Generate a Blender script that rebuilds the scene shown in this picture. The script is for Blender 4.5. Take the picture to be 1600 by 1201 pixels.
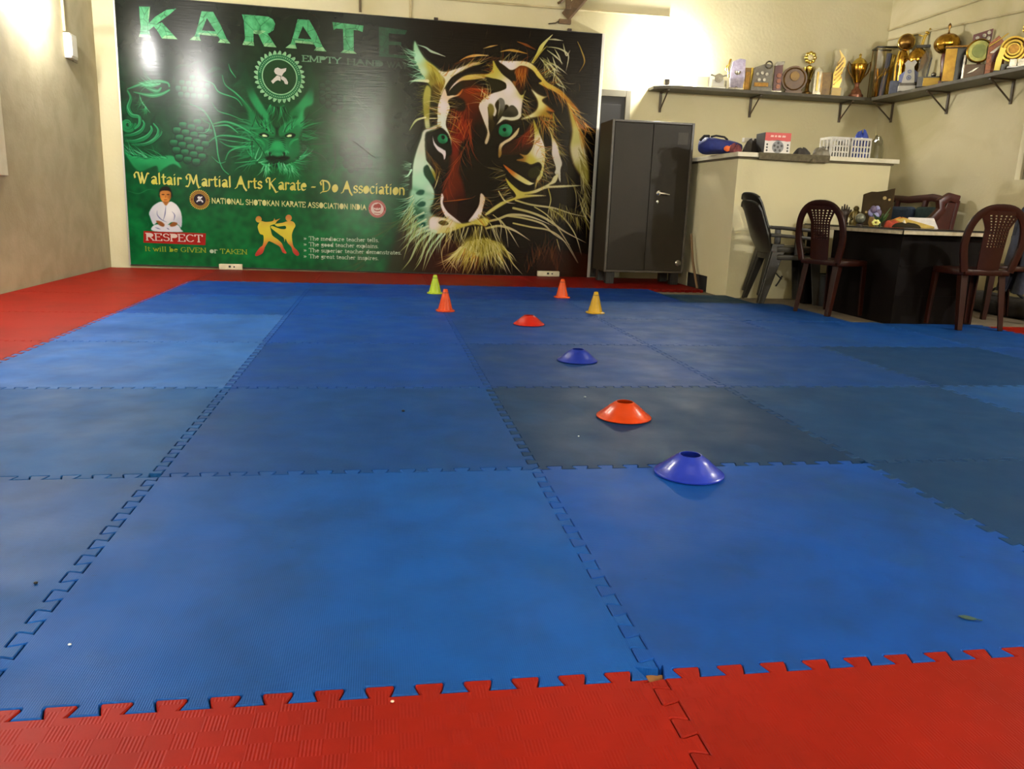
import bpy, bmesh, math, random
import numpy as np
from mathutils import Vector, Matrix
from mathutils.geometry import delaunay_2d_cdt
random.seed(11)
scene = bpy.context.scene
for o_ in list(bpy.data.objects): bpy.data.objects.remove(o_)
COL = scene.collection

# ------------------------------------------------------------------ camera
EYE = Vector((0.5765, -1.0653, 0.7112))
YAW, PITCH, ROLL, FPX = 0.1676, 0.2217, 0.0356, 1239.86
fw = Vector((math.sin(YAW) * math.cos(PITCH), math.cos(YAW) * math.cos(PITCH), -math.sin(PITCH)))
rt = fw.cross(Vector((0, 0, 1))).normalized()
up = rt.cross(fw)
rt2 = math.cos(ROLL) * rt + math.sin(ROLL) * up
up2 = -math.sin(ROLL) * rt + math.cos(ROLL) * up
cd = bpy.data.cameras.new('camera')
cam = bpy.data.objects.new('camera', cd)
COL.objects.link(cam)
m3 = Matrix((rt2, up2, -fw)).transposed()
cam.matrix_world = Matrix.Translation(EYE) @ m3.to_4x4()
cd.sensor_width = 36; cd.lens = FPX / 1600 * 36; cd.clip_start = .02
scene.camera = cam
def ray(px, py): return (px - 800) / FPX * rt2 - (py - 600.5) / FPX * up2 + fw
def PY(px, py, Y): d = ray(px, py); return EYE + d * ((Y - EYE.y) / d.y)
def PX(px, py, X): d = ray(px, py); return EYE + d * ((X - EYE.x) / d.x)
def PZ(px, py, Z): d = ray(px, py); return EYE + d * ((Z - EYE.z) / d.z)

# ------------------------------------------------------------------ world, exposure, lamp settings
w = bpy.data.worlds.new('night'); scene.world = w; w.use_nodes = True
w.node_tree.nodes['Background'].inputs[0].default_value = (.02, .022, .03, 1)
w.node_tree.nodes['Background'].inputs[1].default_value = .3
vs = scene.view_settings
vs.view_transform = 'Standard'; vs.look = 'None'; vs.gamma = 1; vs.use_curve_mapping = False
vs.exposure = 2.83
scene.cycles.max_bounces = 10; scene.cycles.diffuse_bounces = 6; scene.cycles.transparent_max_bounces = 24
scene.cycles.sample_clamp_indirect = 6; scene.cycles.use_denoising = True
scene.cycles.caustics_reflective = False; scene.cycles.caustics_refractive = False
LAMP_COLOR = (1.0, .98, .94)
# LED bulbs on the walls, the last two unseen and added for brightness: (place, direction off the wall, strength)
BULBS = [((-2.0, 5.80, 2.16), (1, 0), 200), ((-2.0, 3.40, 2.20), (1, 0), 590), ((.20, -3.9, 2.17), (0, 1), 1400), ((3.44, 7.2, 2.17), (0, -1), 260), ((5.88, 1.4, 2.3), (-1, 0), 600), ((5.88, -2.4, 2.3), (-1, 0), 560)]
# ------------------------------------------------------------------ helpers
def lin(c):
    c = c / 255
    return c / 12.92 if c <= .04045 else ((c + .055) / 1.055) ** 2.4
def rgb(c): return (lin(c[0]), lin(c[1]), lin(c[2]), 1)
MATS = {}
def mat(name, c, rough=.6, metal=0, noise=None, c2=None, bump=None, spec=.5, emit=None, coat=0, alpha=None):
    if name in MATS: return MATS[name]
    m = bpy.data.materials.new(name); m.use_nodes = True; MATS[name] = m
    nt = m.node_tree; N = nt.nodes; b = N['Principled BSDF']
    b.inputs['Base Color'].default_value = rgb(c)
    b.inputs['Roughness'].default_value = rough; b.inputs['Metallic'].default_value = metal
    b.inputs['Specular IOR Level'].default_value = spec
    if coat: b.inputs['Coat Weight'].default_value = coat; b.inputs['Coat Roughness'].default_value = .12
    if emit: b.inputs['Emission Color'].default_value = (*LAMP_COLOR, 1); b.inputs['Emission Strength'].default_value = emit
    if noise or bump:
        tc = N.new('ShaderNodeTexCoord')
    if noise:
        n = N.new('ShaderNodeTexNoise'); n.inputs['Scale'].default_value = noise; n.inputs['Detail'].default_value = 6; n.inputs['Roughness'].default_value = .65
        nt.links.new(tc.outputs['Object'], n.inputs['Vector'])
        r = N.new('ShaderNodeValToRGB'); r.color_ramp.elements[0].position = .34; r.color_ramp.elements[1].position = .66
        r.color_ramp.elements[0].color = rgb(c2 or tuple(x * .8 for x in c)); r.color_ramp.elements[1].color = rgb(c)
        nt.links.new(n.outputs['Fac'], r.inputs['Fac']); nt.links.new(r.outputs['Color'], b.inputs['Base Color'])
    if bump:
        n2 = N.new('ShaderNodeTexNoise'); n2.inputs['Scale'].default_value = bump[0]; n2.inputs['Detail'].default_value = 4
        nt.links.new(tc.outputs['Object'], n2.inputs['Vector'])
        bp = N.new('ShaderNodeBump'); bp.inputs['Strength'].default_value = bump[1]; bp.inputs['Distance'].default_value = .01
        nt.links.new(n2.outputs['Fac'], bp.inputs['Height']); nt.links.new(bp.outputs['Normal'], b.inputs['Normal'])
    if alpha is not None: b.inputs['Alpha'].default_value = alpha
    return m
def clear_mat(name, tint=(235, 238, 235), gloss=.16, rough=.12):
    m = bpy.data.materials.new(name); m.use_nodes = True; MATS[name] = m
    nt = m.node_tree; N = nt.nodes; N.remove(N['Principled BSDF'])
    t = N.new('ShaderNodeBsdfTransparent'); t.inputs[0].default_value = rgb(tint)
    g = N.new('ShaderNodeBsdfGlossy'); g.inputs['Roughness'].default_value = rough
    mx = N.new('ShaderNodeMixShader'); mx.inputs[0].default_value = gloss
    nt.links.new(t.outputs[0], mx.inputs[1]); nt.links.new(g.outputs[0], mx.inputs[2]); nt.links.new(mx.outputs[0], N['Material Output'].inputs[0])
    return m
def hull2(pts):
    pts = sorted(set((round(x, 6), round(y, 6)) for x, y in pts))
    def half(ps):
        h = []
        for p in ps:
            while len(h) > 1 and (h[-1][0] - h[-2][0]) * (p[1] - h[-2][1]) - (h[-1][1] - h[-2][1]) * (p[0] - h[-2][0]) <= 0: h.pop()
            h.append(p)
        return h
    a, b = half(pts), half(pts[::-1])
    return a[:-1] + b[:-1]
def union2d(polys, holes_ok=False):
    """one clean triangulation of overlapping outlines"""
    vs_, fs = [], []
    for p in polys:
        k = len(vs_); a = sum(p[i - 1][0] * p[i][1] - p[i][0] * p[i - 1][1] for i in range(len(p)))
        q = list(p) if a > 0 else list(reversed(p))
        vs_ += [Vector((u, v)) for u, v in q]; fs.append(list(range(k, k + len(q))))
    r = delaunay_2d_cdt(vs_, [], fs, 1, 1e-6)
    return [(v.x, v.y) for v in r[0]], [tuple(f) for f in r[2]]
class MB:
    """collects faces of one part"""
    def __init__(s): s.v = []; s.f = []; s.c = None
    def add(s, vs_, fs):
        k = len(s.v); s.v += [tuple(v) for v in vs_]; s.f += [tuple(i + k for i in f) for f in fs]; return s
    def box(s, x0, x1, y0, y1, z0, z1):
        return s.add([(x0, y0, z0), (x1, y0, z0), (x1, y1, z0), (x0, y1, z0), (x0, y0, z1), (x1, y0, z1), (x1, y1, z1), (x0, y1, z1)],
                     [(3, 2, 1, 0), (4, 5, 6, 7), (0, 1, 5, 4), (1, 2, 6, 5), (2, 3, 7, 6), (3, 0, 4, 7)])
    def loft(s, rings, caps=True, closed=True):
        n = len(rings[0]); k = len(s.v)
        for r in rings: s.v += [tuple(p) for p in r]
        for i in range(len(rings) - 1):
            for j in range(n if closed else n - 1):
                a, b = k + i * n + j, k + i * n + (j + 1) % n
                s.f.append((a, b, b + n, a + n))
        if caps: s.f.append(tuple(range(k + n - 1, k - 1, -1))); s.f.append(tuple(range(k + (len(rings) - 1) * n, k + len(rings) * n)))
        return s
    def tube(s, pts, r, n=8, flat=None):
        """sweep; r number or list; flat=(a,b) half sizes of a rounded flat section, b along the second normal"""
        P = [Vector(p) for p in pts]; rings = []
        ref = None
        for i, p in enumerate(P):
            t = (P[min(i + 1, len(P) - 1)] - P[max(i - 1, 0)]).normalized()
            if ref is None: ref = t.orthogonal().normalized() if flat is None else Vector(flat[2]).normalized()
            n1 = (ref - t * ref.dot(t)).normalized(); n2 = t.cross(n1)
            if flat is None: ref = n1
            rr = r[i] if isinstance(r, (list, tuple)) else r
            ring = []
            for j in range(n):
                a = 2 * math.pi * (j + .5) / n
                if flat: ca, sa = math.cos(a), math.sin(a); ring.append(p + n1 * flat[0] * rr * math.copysign(abs(ca) ** .5, ca) + n2 * flat[1] * rr * math.copysign(abs(sa) ** .5, sa))
                else: ring.append(p + (n1 * math.cos(a) + n2 * math.sin(a)) * rr)
            rings.append(ring)
        return s.loft(rings)
    def lathe(s, prof, c=(0, 0, 0), n=20, sq=1, turn=0):
        rings = []
        for r, z in prof: rings.append([(c[0] + r * math.cos(2 * math.pi * j / n + turn), c[1] + r * sq * math.sin(2 * math.pi * j / n + turn), c[2] + z) for j in range(n)])
        return s.loft(rings)
    def ball(s, c, r, n=14, sz=(1, 1, 1)):
        m = max(6, n // 2 + 1)
        rings = [[(c[0] + r * sz[0] * math.sin(math.pi * i / m) * math.cos(2 * math.pi * j / n), c[1] + r * sz[1] * math.sin(math.pi * i / m) * math.sin(2 * math.pi * j / n), c[2] - r * sz[2] * math.cos(math.pi * i / m)) for j in range(n)] for i in [.15] + list(range(1, m)) + [m - .15]]
        return s.loft(rings)
    def prism(s, poly2, a0, a1, axis='y'):
        """2D outline (may be concave) pushed along an axis; (u,v) are the other two axes in order"""
        n = len(poly2); k = len(s.v)
        def P(u, v, a): return {'x': (a, u, v), 'y': (u, a, v), 'z': (u, v, a)}[axis]
        for a in (a0, a1): s.v += [P(u, v, a) for u, v in poly2]
        s.f.append(tuple(range(k, k + n))); s.f.append(tuple(range(k + 2 * n - 1, k + n - 1, -1)))
        for i in range(n): s.f.append((k + i, k + n + i, k + n + (i + 1) % n, k + (i + 1) % n))
        return s
    def grid(s, fn, nu, nv, skip=None):
        k = len(s.v)
        for i in range(nu + 1):
            for j in range(nv + 1): s.v.append(tuple(fn(i / nu, j / nv)))
        for i in range(nu):
            for j in range(nv):
                if skip and skip(i, j): continue
                a = k + i * (nv + 1) + j; s.f.append((a, a + nv + 1, a + nv + 2, a + 1))
        return s
    def xf(s, M): s.v = [tuple(M @ Vector(v)) for v in s.v]; return s
    def build(s, name, material, parent=None, smooth=False, bevel=0, solid=0, seg=2, loc=None):
        me = bpy.data.meshes.new(name); me.from_pydata(s.v, [], s.f)
        bm = bmesh.new(); bm.from_mesh(me); bmesh.ops.recalc_face_normals(bm, faces=bm.faces); bm.to_mesh(me); bm.free()
        if s.c is not None:
            at = me.color_attributes.new('Col', 'FLOAT_COLOR', 'POINT')
            at.data.foreach_set('color', np.array([(*rgb(q)[:3], 1) for q in s.c], np.float32).ravel())
        me.materials.append(material)
        if parent and (parent.name == 'banner' or (parent.parent and parent.parent.name == 'banner')):
            ul = me.uv_layers.new(name='uv'); co = np.array(s.v, np.float32); li = np.empty(len(me.loops), np.int32); me.loops.foreach_get('vertex_index', li)
            ul.data.foreach_set('uv', co[li][:, (0, 2)].ravel())
        if smooth: me.polygons.foreach_set('use_smooth', [True] * len(me.polygons))
        o = bpy.data.objects.new(name, me); COL.objects.link(o)
        if parent: o.parent = parent
        if loc: o.location = loc
        if solid: md = o.modifiers.new('thickness', 'SOLIDIFY'); md.thickness = solid; md.offset = 0
        if bevel: md = o.modifiers.new('bevel', 'BEVEL'); md.width = bevel; md.segments = seg; md.limit_method = 'ANGLE'; md.angle_limit = .7
        if smooth and not bevel and len(me.polygons) < 4000:
            md = o.modifiers.new('edges', 'EDGE_SPLIT'); md.split_angle = .75
        return o
def tag(o, label, cat, group=None, kind=None):
    o['label'] = label; o['category'] = cat
    if group: o['group'] = group
    if kind: o['kind'] = kind
    return o
def thing(name, label, cat, loc=(0, 0, 0), rotz=0, group=None):
    o = bpy.data.objects.new(name, None); COL.objects.link(o); o.empty_display_size = .05
    o.location = loc; o.rotation_euler = (0, 0, rotz)
    return tag(o, label, cat, group)
def struct(o): o['kind'] = 'structure'; return o
def copy_tree(o, parent=None):
    c = o.copy(); COL.objects.link(c); c.parent = parent
    for ch in list(o.children): copy_tree(ch, c)
    return c
def relabel(o, label): o['label'] = label; return o
# ------------------------------------------------------------------ the room
XL, XR, YB, YF, ZC = -2.0, 5.88, 7.2, -4.0, 3.3
def plaster(name, c, c2, stain, patch=(1.2, .5)):
    """painted plaster: broad faint stains, rising damp towards the floor line of the wall and fine grain"""
    m = bpy.data.materials.new(name); m.use_nodes = True; nt = m.node_tree; N = nt.nodes; L = nt.links; b = N['Principled BSDF']
    b.inputs['Roughness'].default_value = .75; b.inputs['Specular IOR Level'].default_value = .3
    tc = N.new('ShaderNodeTexCoord')
    def noise(sc, det, dist=0):
        n = N.new('ShaderNodeTexNoise'); n.inputs['Scale'].default_value = sc; n.inputs['Detail'].default_value = det; n.inputs['Distortion'].default_value = dist
        L.new(tc.outputs['Object'], n.inputs['Vector']); return n
    def ramp(src, a, b_, ca, cb):
        r = N.new('ShaderNodeValToRGB'); r.color_ramp.elements[0].position = a; r.color_ramp.elements[1].position = b_
        r.color_ramp.elements[0].color = ca; r.color_ramp.elements[1].color = cb; L.new(src, r.inputs[0]); return r
    base = ramp(noise(patch[0], 5, .4).outputs['Fac'], .38, .62, rgb(c2), rgb(c))
    st = ramp(noise(.75, 8, .8).outputs['Fac'], .52, .66, (0, 0, 0, 1), (1, 1, 1, 1))
    mx = N.new('ShaderNodeMix'); mx.data_type = 'RGBA'; mx.inputs[7].default_value = rgb(stain)
    ml = N.new('ShaderNodeMath'); ml.operation = 'MULTIPLY'; ml.inputs[1].default_value = patch[1]
    L.new(st.outputs[0], ml.inputs[0]); L.new(ml.outputs[0], mx.inputs[0]); L.new(base.outputs[0], mx.inputs[6]); L.new(mx.outputs[2], b.inputs['Base Color'])
    g = noise(34, 6); bp = N.new('ShaderNodeBump'); bp.inputs['Strength'].default_value = .25; bp.inputs['Distance'].default_value = .006
    L.new(g.outputs['Fac'], bp.inputs['Height']); L.new(bp.outputs[0], b.inputs['Normal'])
    return m
W_CREAM = plaster('cream_plaster', (200, 193, 160), (192, 184, 148), (166, 156, 112))
W_RIGHT = plaster('cream_plaster_damp', (200, 192, 160), (192, 183, 148), (166, 156, 112), (.9, .7))
W_ROUGH = plaster('rough_plaster', (182, 172, 142), (170, 160, 130), (158, 146, 112), (4.5, .4))
CEMENT = mat('cement_floor', (118, 104, 84), .85, noise=3, c2=(92, 80, 62), bump=(30, .3))
CEIL = mat('ceiling_paint', (190, 182, 158), .85, noise=1.5, c2=(172, 162, 136))
T = .15
FZ = -.025
struct(MB().box(XL - T, XR + T, YF - T, YB + T, FZ - .12, FZ).build('floor', CEMENT))
struct(MB().box(XL - T, XR + T, YF - T, YB + T, ZC, ZC + .1).build('ceiling', CEIL))
struct(MB().box(XL - T, XR + T, YB, YB + T, FZ, ZC).build('wall_back', W_CREAM))
struct(MB().box(XL - T, XR + T, YF - T, YF, FZ, ZC).build('wall_front', W_CREAM))
# left wall with a window opening, right wall with a window opening
def wall_with_hole(name, x0, x1, ya, yb, za, zb, m):
    b_ = MB()
    b_.box(x0, x1, YF, ya, FZ, ZC); b_.box(x0, x1, yb, YB, FZ, ZC); b_.box(x0, x1, ya, yb, FZ, za); b_.box(x0, x1, ya, yb, zb, ZC)
    return struct(b_.build(name, m))
wall_with_hole('wall_left', XL - T, XL, 4.05, 5.06, .86, 1.95, W_ROUGH)
wall_with_hole('wall_right', XR, XR + T, 3.9, 5.12, 1.07, 1.68, W_RIGHT)
WHITE_P = mat('white_paint', (214, 208, 184), .5, noise=8, c2=(200, 190, 160))
GREY_P = mat('grey_frame_paint', (128, 124, 106), .5, noise=10, c2=(126, 120, 100))
DARKGL = mat('dark_glass', (10, 11, 13), .08)
def window(name, xw, sgn, ya, yb, za, zb, bars, frame_m, proud):
    """window in a side wall: frame (the thing itself), panes, grille bars"""
    f = MB(); t = .05
    xa, xb = (xw - proud * sgn, xw + .05 * sgn) if proud else (xw + .07 * sgn, xw + .12 * sgn)
    x0, x1 = min(xa, xb), max(xa, xb); e = .07 if proud else 0
    f.box(x0, x1, ya - e, ya + t, za - e, zb + e); f.box(x0, x1, yb - t, yb + e, za - e, zb + e); f.box(x0, x1, ya + t, yb - t, za - e, za + t); f.box(x0, x1, ya + t, yb - t, zb - t, zb + e)
    ym = (ya + yb) / 2; f.box(x0, x1, ym - .02, ym + .02, za + t, zb - t)
    o = struct(f.build(name, frame_m, bevel=.004))
    for a, b in ((ya + t, ym - .02), (ym + .02, yb - t)):
        MB().box(xw + (.09 if sgn > 0 else -.1), xw + (.1 if sgn > 0 else -.09), a, b, za + t, zb - t).build('pane', DARKGL, o)
    for k in range(bars):
        y = ya + t + (yb - ya - 2 * t) * (k + .5) / bars
        MB().tube([(xw + .05 * sgn, y, za), (xw + .05 * sgn, y, zb)], .006, 6).build('grille_bar', WHITE_P, o)
    return o
window('window_1', XR, 1, 3.9, 5.12, 1.07, 1.68, 8, GREY_P, 0)
window('window_2', XL, -1, 4.05, 5.06, .86, 1.95, 0, WHITE_P, .02)
# door behind the cabinet and the banner
DARKDOOR = mat('dark_door_paint', (30, 27, 22), .55, noise=4, c2=(22, 19, 16))
f = MB(); f.box(2.36, 2.41, YB - .03, YB - .002, 0, 1.89); f.box(3.04, 3.095, YB - .03, YB - .002, 0, 1.89); f.box(2.41, 3.04, YB - .03, YB - .002, 1.825, 1.89)
door = struct(f.build('door_1', GREY_P, bevel=.004))
MB().box(2.41, 3.04, YB - .012, YB - .002, 0, 1.825).build('door_leaf', DARKDOOR, door)
MB().box(2.45, 3.0, YB - .018, YB - .012, .95, 1.75).build('door_panel', DARKDOOR, door, bevel=.004)
MB().box(2.45, 3.0, YB - .018, YB - .012, .12, .85).build('door_panel', DARKDOOR, door, bevel=.004)
# surface pipes
PIPE = mat('painted_pipe', (186, 174, 134), .5, noise=6, c2=(166, 152, 112))
def pipe(name, a, b, r=.011):
    struct(MB().tube([a, b], r, 8).build(name, PIPE, smooth=True))
pipe('trim_1', (.80, YB - .012, 2.62), (3.45, YB - .012, 2.615))
pipe('trim_2', (.86, YB - .014, 2.42), (.86, YB - .014, 3.29), .014)
pipe('trim_3', (XR - .012, 7.19, 2.648), (XR - .012, 3.0, 2.66))
pipe('trim_4', (XR - .012, 7.19, 2.553), (XR - .012, 3.0, 2.30), .009)
pipe('trim_5', (XL + .012, 6.44, 1.98), (XL + .012, 6.44, 3.29), .012)
# rough cement upstand along the foot of the right wall
struct(MB().box(XR - .02, XR, YF, YB, FZ, .07).build('baseboard_right', mat('grimy_base', (150, 136, 104), .8, noise=9, c2=(120, 106, 78)), bevel=.006))

# ------------------------------------------------------------------ LED bulbs, the light of the room, two of them added
HOLDER = mat('white_holder', (226, 224, 214), .4)
GLOW = {}
def bulb(i, pos, out, strength, label):
    t = thing('wall_bulb', label, 'lamp', pos)
    ox, oy = out
    r = Matrix.Rotation(math.atan2(oy, ox), 4, 'Z') @ Matrix.Rotation(math.pi / 2, 4, 'Y')   # local z -> off the wall
    MB().lathe([(.045, .001), (.045, .012), (.04, .016), (.02, .016)], n=20).xf(r).build('rose', HOLDER, t, smooth=True)
    tilt = r @ Matrix.Translation((0, 0, .014)) @ Matrix.Rotation(0, 4, 'X')
    MB().lathe([(.019, 0), (.019, .045), (.024, .05), (.024, .06)], n=16).xf(tilt).build('socket', HOLDER, t, smooth=True)
    g = mat('bulb_glow_%d' % i, (255, 250, 235), .4, emit=strength)
    MB().lathe([(.016, .06), (.026, .075), (.034, .1), (.034, .12), (.028, .138), (.016, .15), (.004, .153)], n=16).xf(tilt).build('bulb_globe', g, t, smooth=True, )
    return t
BULB_LABELS = ['LED bulb on the left wall above the switch box, near the banner corner', 'LED bulb on the left wall, the one farther from the banner', 'LED bulb on the wall behind the camera', 'glaring LED bulb on the back wall above the left end of the trophy shelf', 'unseen LED bulb added on the right wall for brightness, nearer to the camera than the window', 'unseen LED bulb added on the right wall for brightness, behind the camera']
for i, (p_, d_, s_) in enumerate(BULBS): bulb(i, p_, d_, s_, BULB_LABELS[i])
# ------------------------------------------------------------------ foam mats
def foam_blue():
    m = bpy.data.materials.new('blue_foam'); m.use_nodes = True; nt = m.node_tree; N = nt.nodes; L = nt.links; b = N['Principled BSDF']
    b.inputs['Roughness'].default_value = .5; b.inputs['Specular IOR Level'].default_value = .07
    tc = N.new('ShaderNodeTexCoord'); oi = N.new('ShaderNodeObjectInfo')
    def noise(sc, det, dist=0):
        n = N.new('ShaderNodeTexNoise'); n.inputs['Scale'].default_value = sc; n.inputs['Detail'].default_value = det; n.inputs['Distortion'].default_value = dist; n.noise_dimensions = '4D'
        L.new(tc.outputs['Object'], n.inputs['Vector']); L.new(rnd.outputs[0], n.inputs['W']); return n
    rnd = N.new('ShaderNodeMath'); rnd.operation = 'MULTIPLY'; rnd.inputs[1].default_value = 40; L.new(oi.outputs['Random'], rnd.inputs[0])
    def mixc(fac, a, colb, bl='MIX'):
        x = N.new('ShaderNodeMix'); x.data_type = 'RGBA'; x.blend_type = bl; L.new(fac, x.inputs[0]); L.new(a, x.inputs[6]); x.inputs[7].default_value = colb; return x.outputs[2]
    def rng_(src, a, b_, lo, hi):
        r = N.new('ShaderNodeMapRange'); r.inputs[1].default_value = a; r.inputs[2].default_value = b_; r.inputs[3].default_value = lo; r.inputs[4].default_value = hi; L.new(src, r.inputs[0]); return r.outputs[0]
    c = oi.outputs['Color']
    c = mixc(rng_(noise(2.4, 7, .6).outputs['Fac'], .42, .72, 0, .5), c, rgb((22, 50, 84)))
    c = mixc(rng_(noise(9, 6, .3).outputs['Fac'], .45, .75, 0, .35), c, rgb((20, 46, 84)))
    c = mixc(rng_(noise(3.1, 5, 1.2).outputs['Fac'], .56, .75, 0, .35), c, rgb((34, 76, 124)))
    c = mixc(rng_(noise(60, 3).outputs['Fac'], .68, .78, 0, .3), c, rgb((12, 26, 46)))
    L.new(c, b.inputs['Base Color'])
    L.new(rng_(noise(5, 5).outputs['Fac'], .3, .7, .42, .62), b.inputs['Roughness'])
    wv = N.new('ShaderNodeTexWave'); wv.wave_type = 'BANDS'; wv.bands_direction = 'X'; wv.inputs['Scale'].default_value = 88; wv.inputs['Distortion'].default_value = .6; wv.inputs['Detail Scale'].default_value = 4
    w2 = N.new('ShaderNodeTexWave'); w2.bands_direction = 'Y'; w2.inputs['Scale'].default_value = 70; w2.inputs['Distortion'].default_value = .6
    for x in (wv, w2): L.new(tc.outputs['Object'], x.inputs['Vector'])
    ad = N.new('ShaderNodeMath'); ad.operation = 'MULTIPLY_ADD'; ad.inputs[1].default_value = .5; L.new(w2.outputs['Fac'], ad.inputs[0]); L.new(wv.outputs['Fac'], ad.inputs[2])
    bp = N.new('ShaderNodeBump'); bp.inputs['Strength'].default_value = .35; bp.inputs['Distance'].default_value = .0006
    L.new(ad.outputs[0], bp.inputs['Height']); L.new(bp.outputs[0], b.inputs['Normal'])
    return m
def foam_red():
    m = bpy.data.materials.new('red_foam'); m.use_nodes = True; nt = m.node_tree; N = nt.nodes; L = nt.links; b = N['Principled BSDF']
    b.inputs['Roughness'].default_value = .5; b.inputs['Specular IOR Level'].default_value = .07
    tc = N.new('ShaderNodeTexCoord'); oi = N.new('ShaderNodeObjectInfo')
    n = N.new('ShaderNodeTexNoise'); n.inputs['Scale'].default_value = 3; n.inputs['Detail'].default_value = 7; n.inputs['Distortion'].default_value = .5; L.new(tc.outputs['Object'], n.inputs['Vector'])
    mr = N.new('ShaderNodeMapRange'); mr.inputs[1].default_value = .42; mr.inputs[2].default_value = .75; mr.inputs[3].default_value = 0; mr.inputs[4].default_value = .55; L.new(n.outputs['Fac'], mr.inputs[0])
    x = N.new('ShaderNodeMix'); x.data_type = 'RGBA'; L.new(mr.outputs[0], x.inputs[0]); L.new(oi.outputs['Color'], x.inputs[6]); x.inputs[7].default_value = rgb((96, 19, 8)); L.new(x.outputs[2], b.inputs['Base Color'])
    # pressed checker of short ridges, turned square by square
    ck = N.new('ShaderNodeTexChecker'); ck.inputs['Scale'].default_value = 30; L.new(tc.outputs['Object'], ck.inputs['Vector'])
    outs = []
    for d in ('X', 'Y'):
        wv = N.new('ShaderNodeTexWave'); wv.bands_direction = d; wv.inputs['Scale'].default_value = 62; L.new(tc.outputs['Object'], wv.inputs['Vector']); outs.append(wv.outputs['Fac'])
    mx = N.new('ShaderNodeMix'); L.new(ck.outputs['Fac'], mx.inputs[0]); L.new(outs[0], mx.inputs[2]); mx.inputs[3].default_value = .5
    bp = N.new('ShaderNodeBump'); bp.inputs['Strength'].default_value = .3; bp.inputs['Distance'].default_value = .0012
    L.new(mx.outputs[0], bp.inputs['Height']); L.new(bp.outputs[0], b.inputs['Normal'])
    return m
BLUE, RED = foam_blue(), foam_red()
MATTH = .023
TOOTH = [(.30, -1), (.285, -.82), (.21, .45), (.20, .8), (.225, 1), (.775, 1), (.80, .8), (.79, .45), (.715, -.82), (.70, -1)]
DEP = .0135
def seam(a, b, teeth=True):
    """points from a to b (excluded) along an interlocking edge; the tooth shape leans to the left of a->b in +x / +y order"""
    a, b = Vector((*a, 0)), Vector((*b, 0))
    if not teeth: return [(a.x, a.y)]
    flip = (b.x + b.y) < (a.x + a.y)
    p, q_ = (b, a) if flip else (a, b)
    d = (q_ - p); L_ = d.length; d.normalize(); nrm = Vector((-d.y, d.x, 0))
    n = max(1, round((L_ - .04) / .0745)); per = (L_ - .04) / n
    pts = [(0, 0)] + [(.012, -DEP)]
    for k in range(n): pts += [(.02 + (k + u) * per, s_ * DEP) for u, s_ in TOOTH]
    pts += [(L_ - .012, -DEP), (L_, 0)]
    out = [(p + d * u + nrm * v) for u, v in pts]
    if flip: out.reverse()
    return [(v.x, v.y) for v in out[:-1]]
def offset_in(poly_, g):
    n = len(poly_); out = []
    for i in range(n):
        p0, p1, p2 = poly_[i - 1], poly_[i], poly_[(i + 1) % n]
        def nn(a, b):
            dx, dy = b[0] - a[0], b[1] - a[1]; l = math.hypot(dx, dy) or 1
            return -dy / l, dx / l
        n1, n2 = nn(p0, p1), nn(p1, p2)
        mx, my = n1[0] + n2[0], n1[1] + n2[1]; l = mx * mx + my * my
        k = min(2 / l, 2.2) if l > 1e-6 else 1
        out.append((p1[0] + mx * k * g, p1[1] + my * k * g))
    return out
mat_floor = thing('puzzle_mat', 'interlocking foam mat covering the floor, blue field with a red border', 'mat', (0, 0, 0))
HOLES = {(1, 0): .022, (0, 1): .016, (0, 2): .013, (2, 1): .009}
def tile(x0, x1, y0, y1, col, red, edges, gap=.0008, dz=0, label=None):
    """edges: bottom, right, top, left -> toothed or plain"""
    cs = [(x0, y0), (x1, y0), (x1, y1), (x0, y1)]; P = []
    for i in range(4):
        s_ = seam(cs[i], cs[(i + 1) % 4], edges[i])
        h = HOLES.get(cs[i])
        if h: s_[0] = (cs[i][0] + (h if i in (0, 3) else -h), cs[i][1] + (h if i in (0, 1) else -h))
        P += s_
    o1 = offset_in(P, gap); o2 = offset_in(P, gap + .0016)
    b_ = MB(); n = len(P)
    b_.v = [(x, y, FZ + .001) for x, y in o1] + [(x, y, -.0018) for x, y in o1] + [(x, y, 0) for x, y in o2]
    for k in range(2):
        for i in range(n): a, c = k * n + i, k * n + (i + 1) % n; b_.f.append((a, c, c + n, a + n))
    tv, tf = union2d([o2]); b_.add([(x, y, 0) for x, y in tv], tf)
    cx, cy = (x0 + x1) / 2, (y0 + y1) / 2
    b_.v = [(x - cx, y - cy, z) for x, y, z in b_.v]
    o = b_.build('mat_tile', RED if red else BLUE, mat_floor, loc=(cx, cy, dz))
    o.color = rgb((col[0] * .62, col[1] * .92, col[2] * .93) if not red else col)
    if label: o['label'] = label
    return o
R_ = (130, 22, 9)
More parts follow.
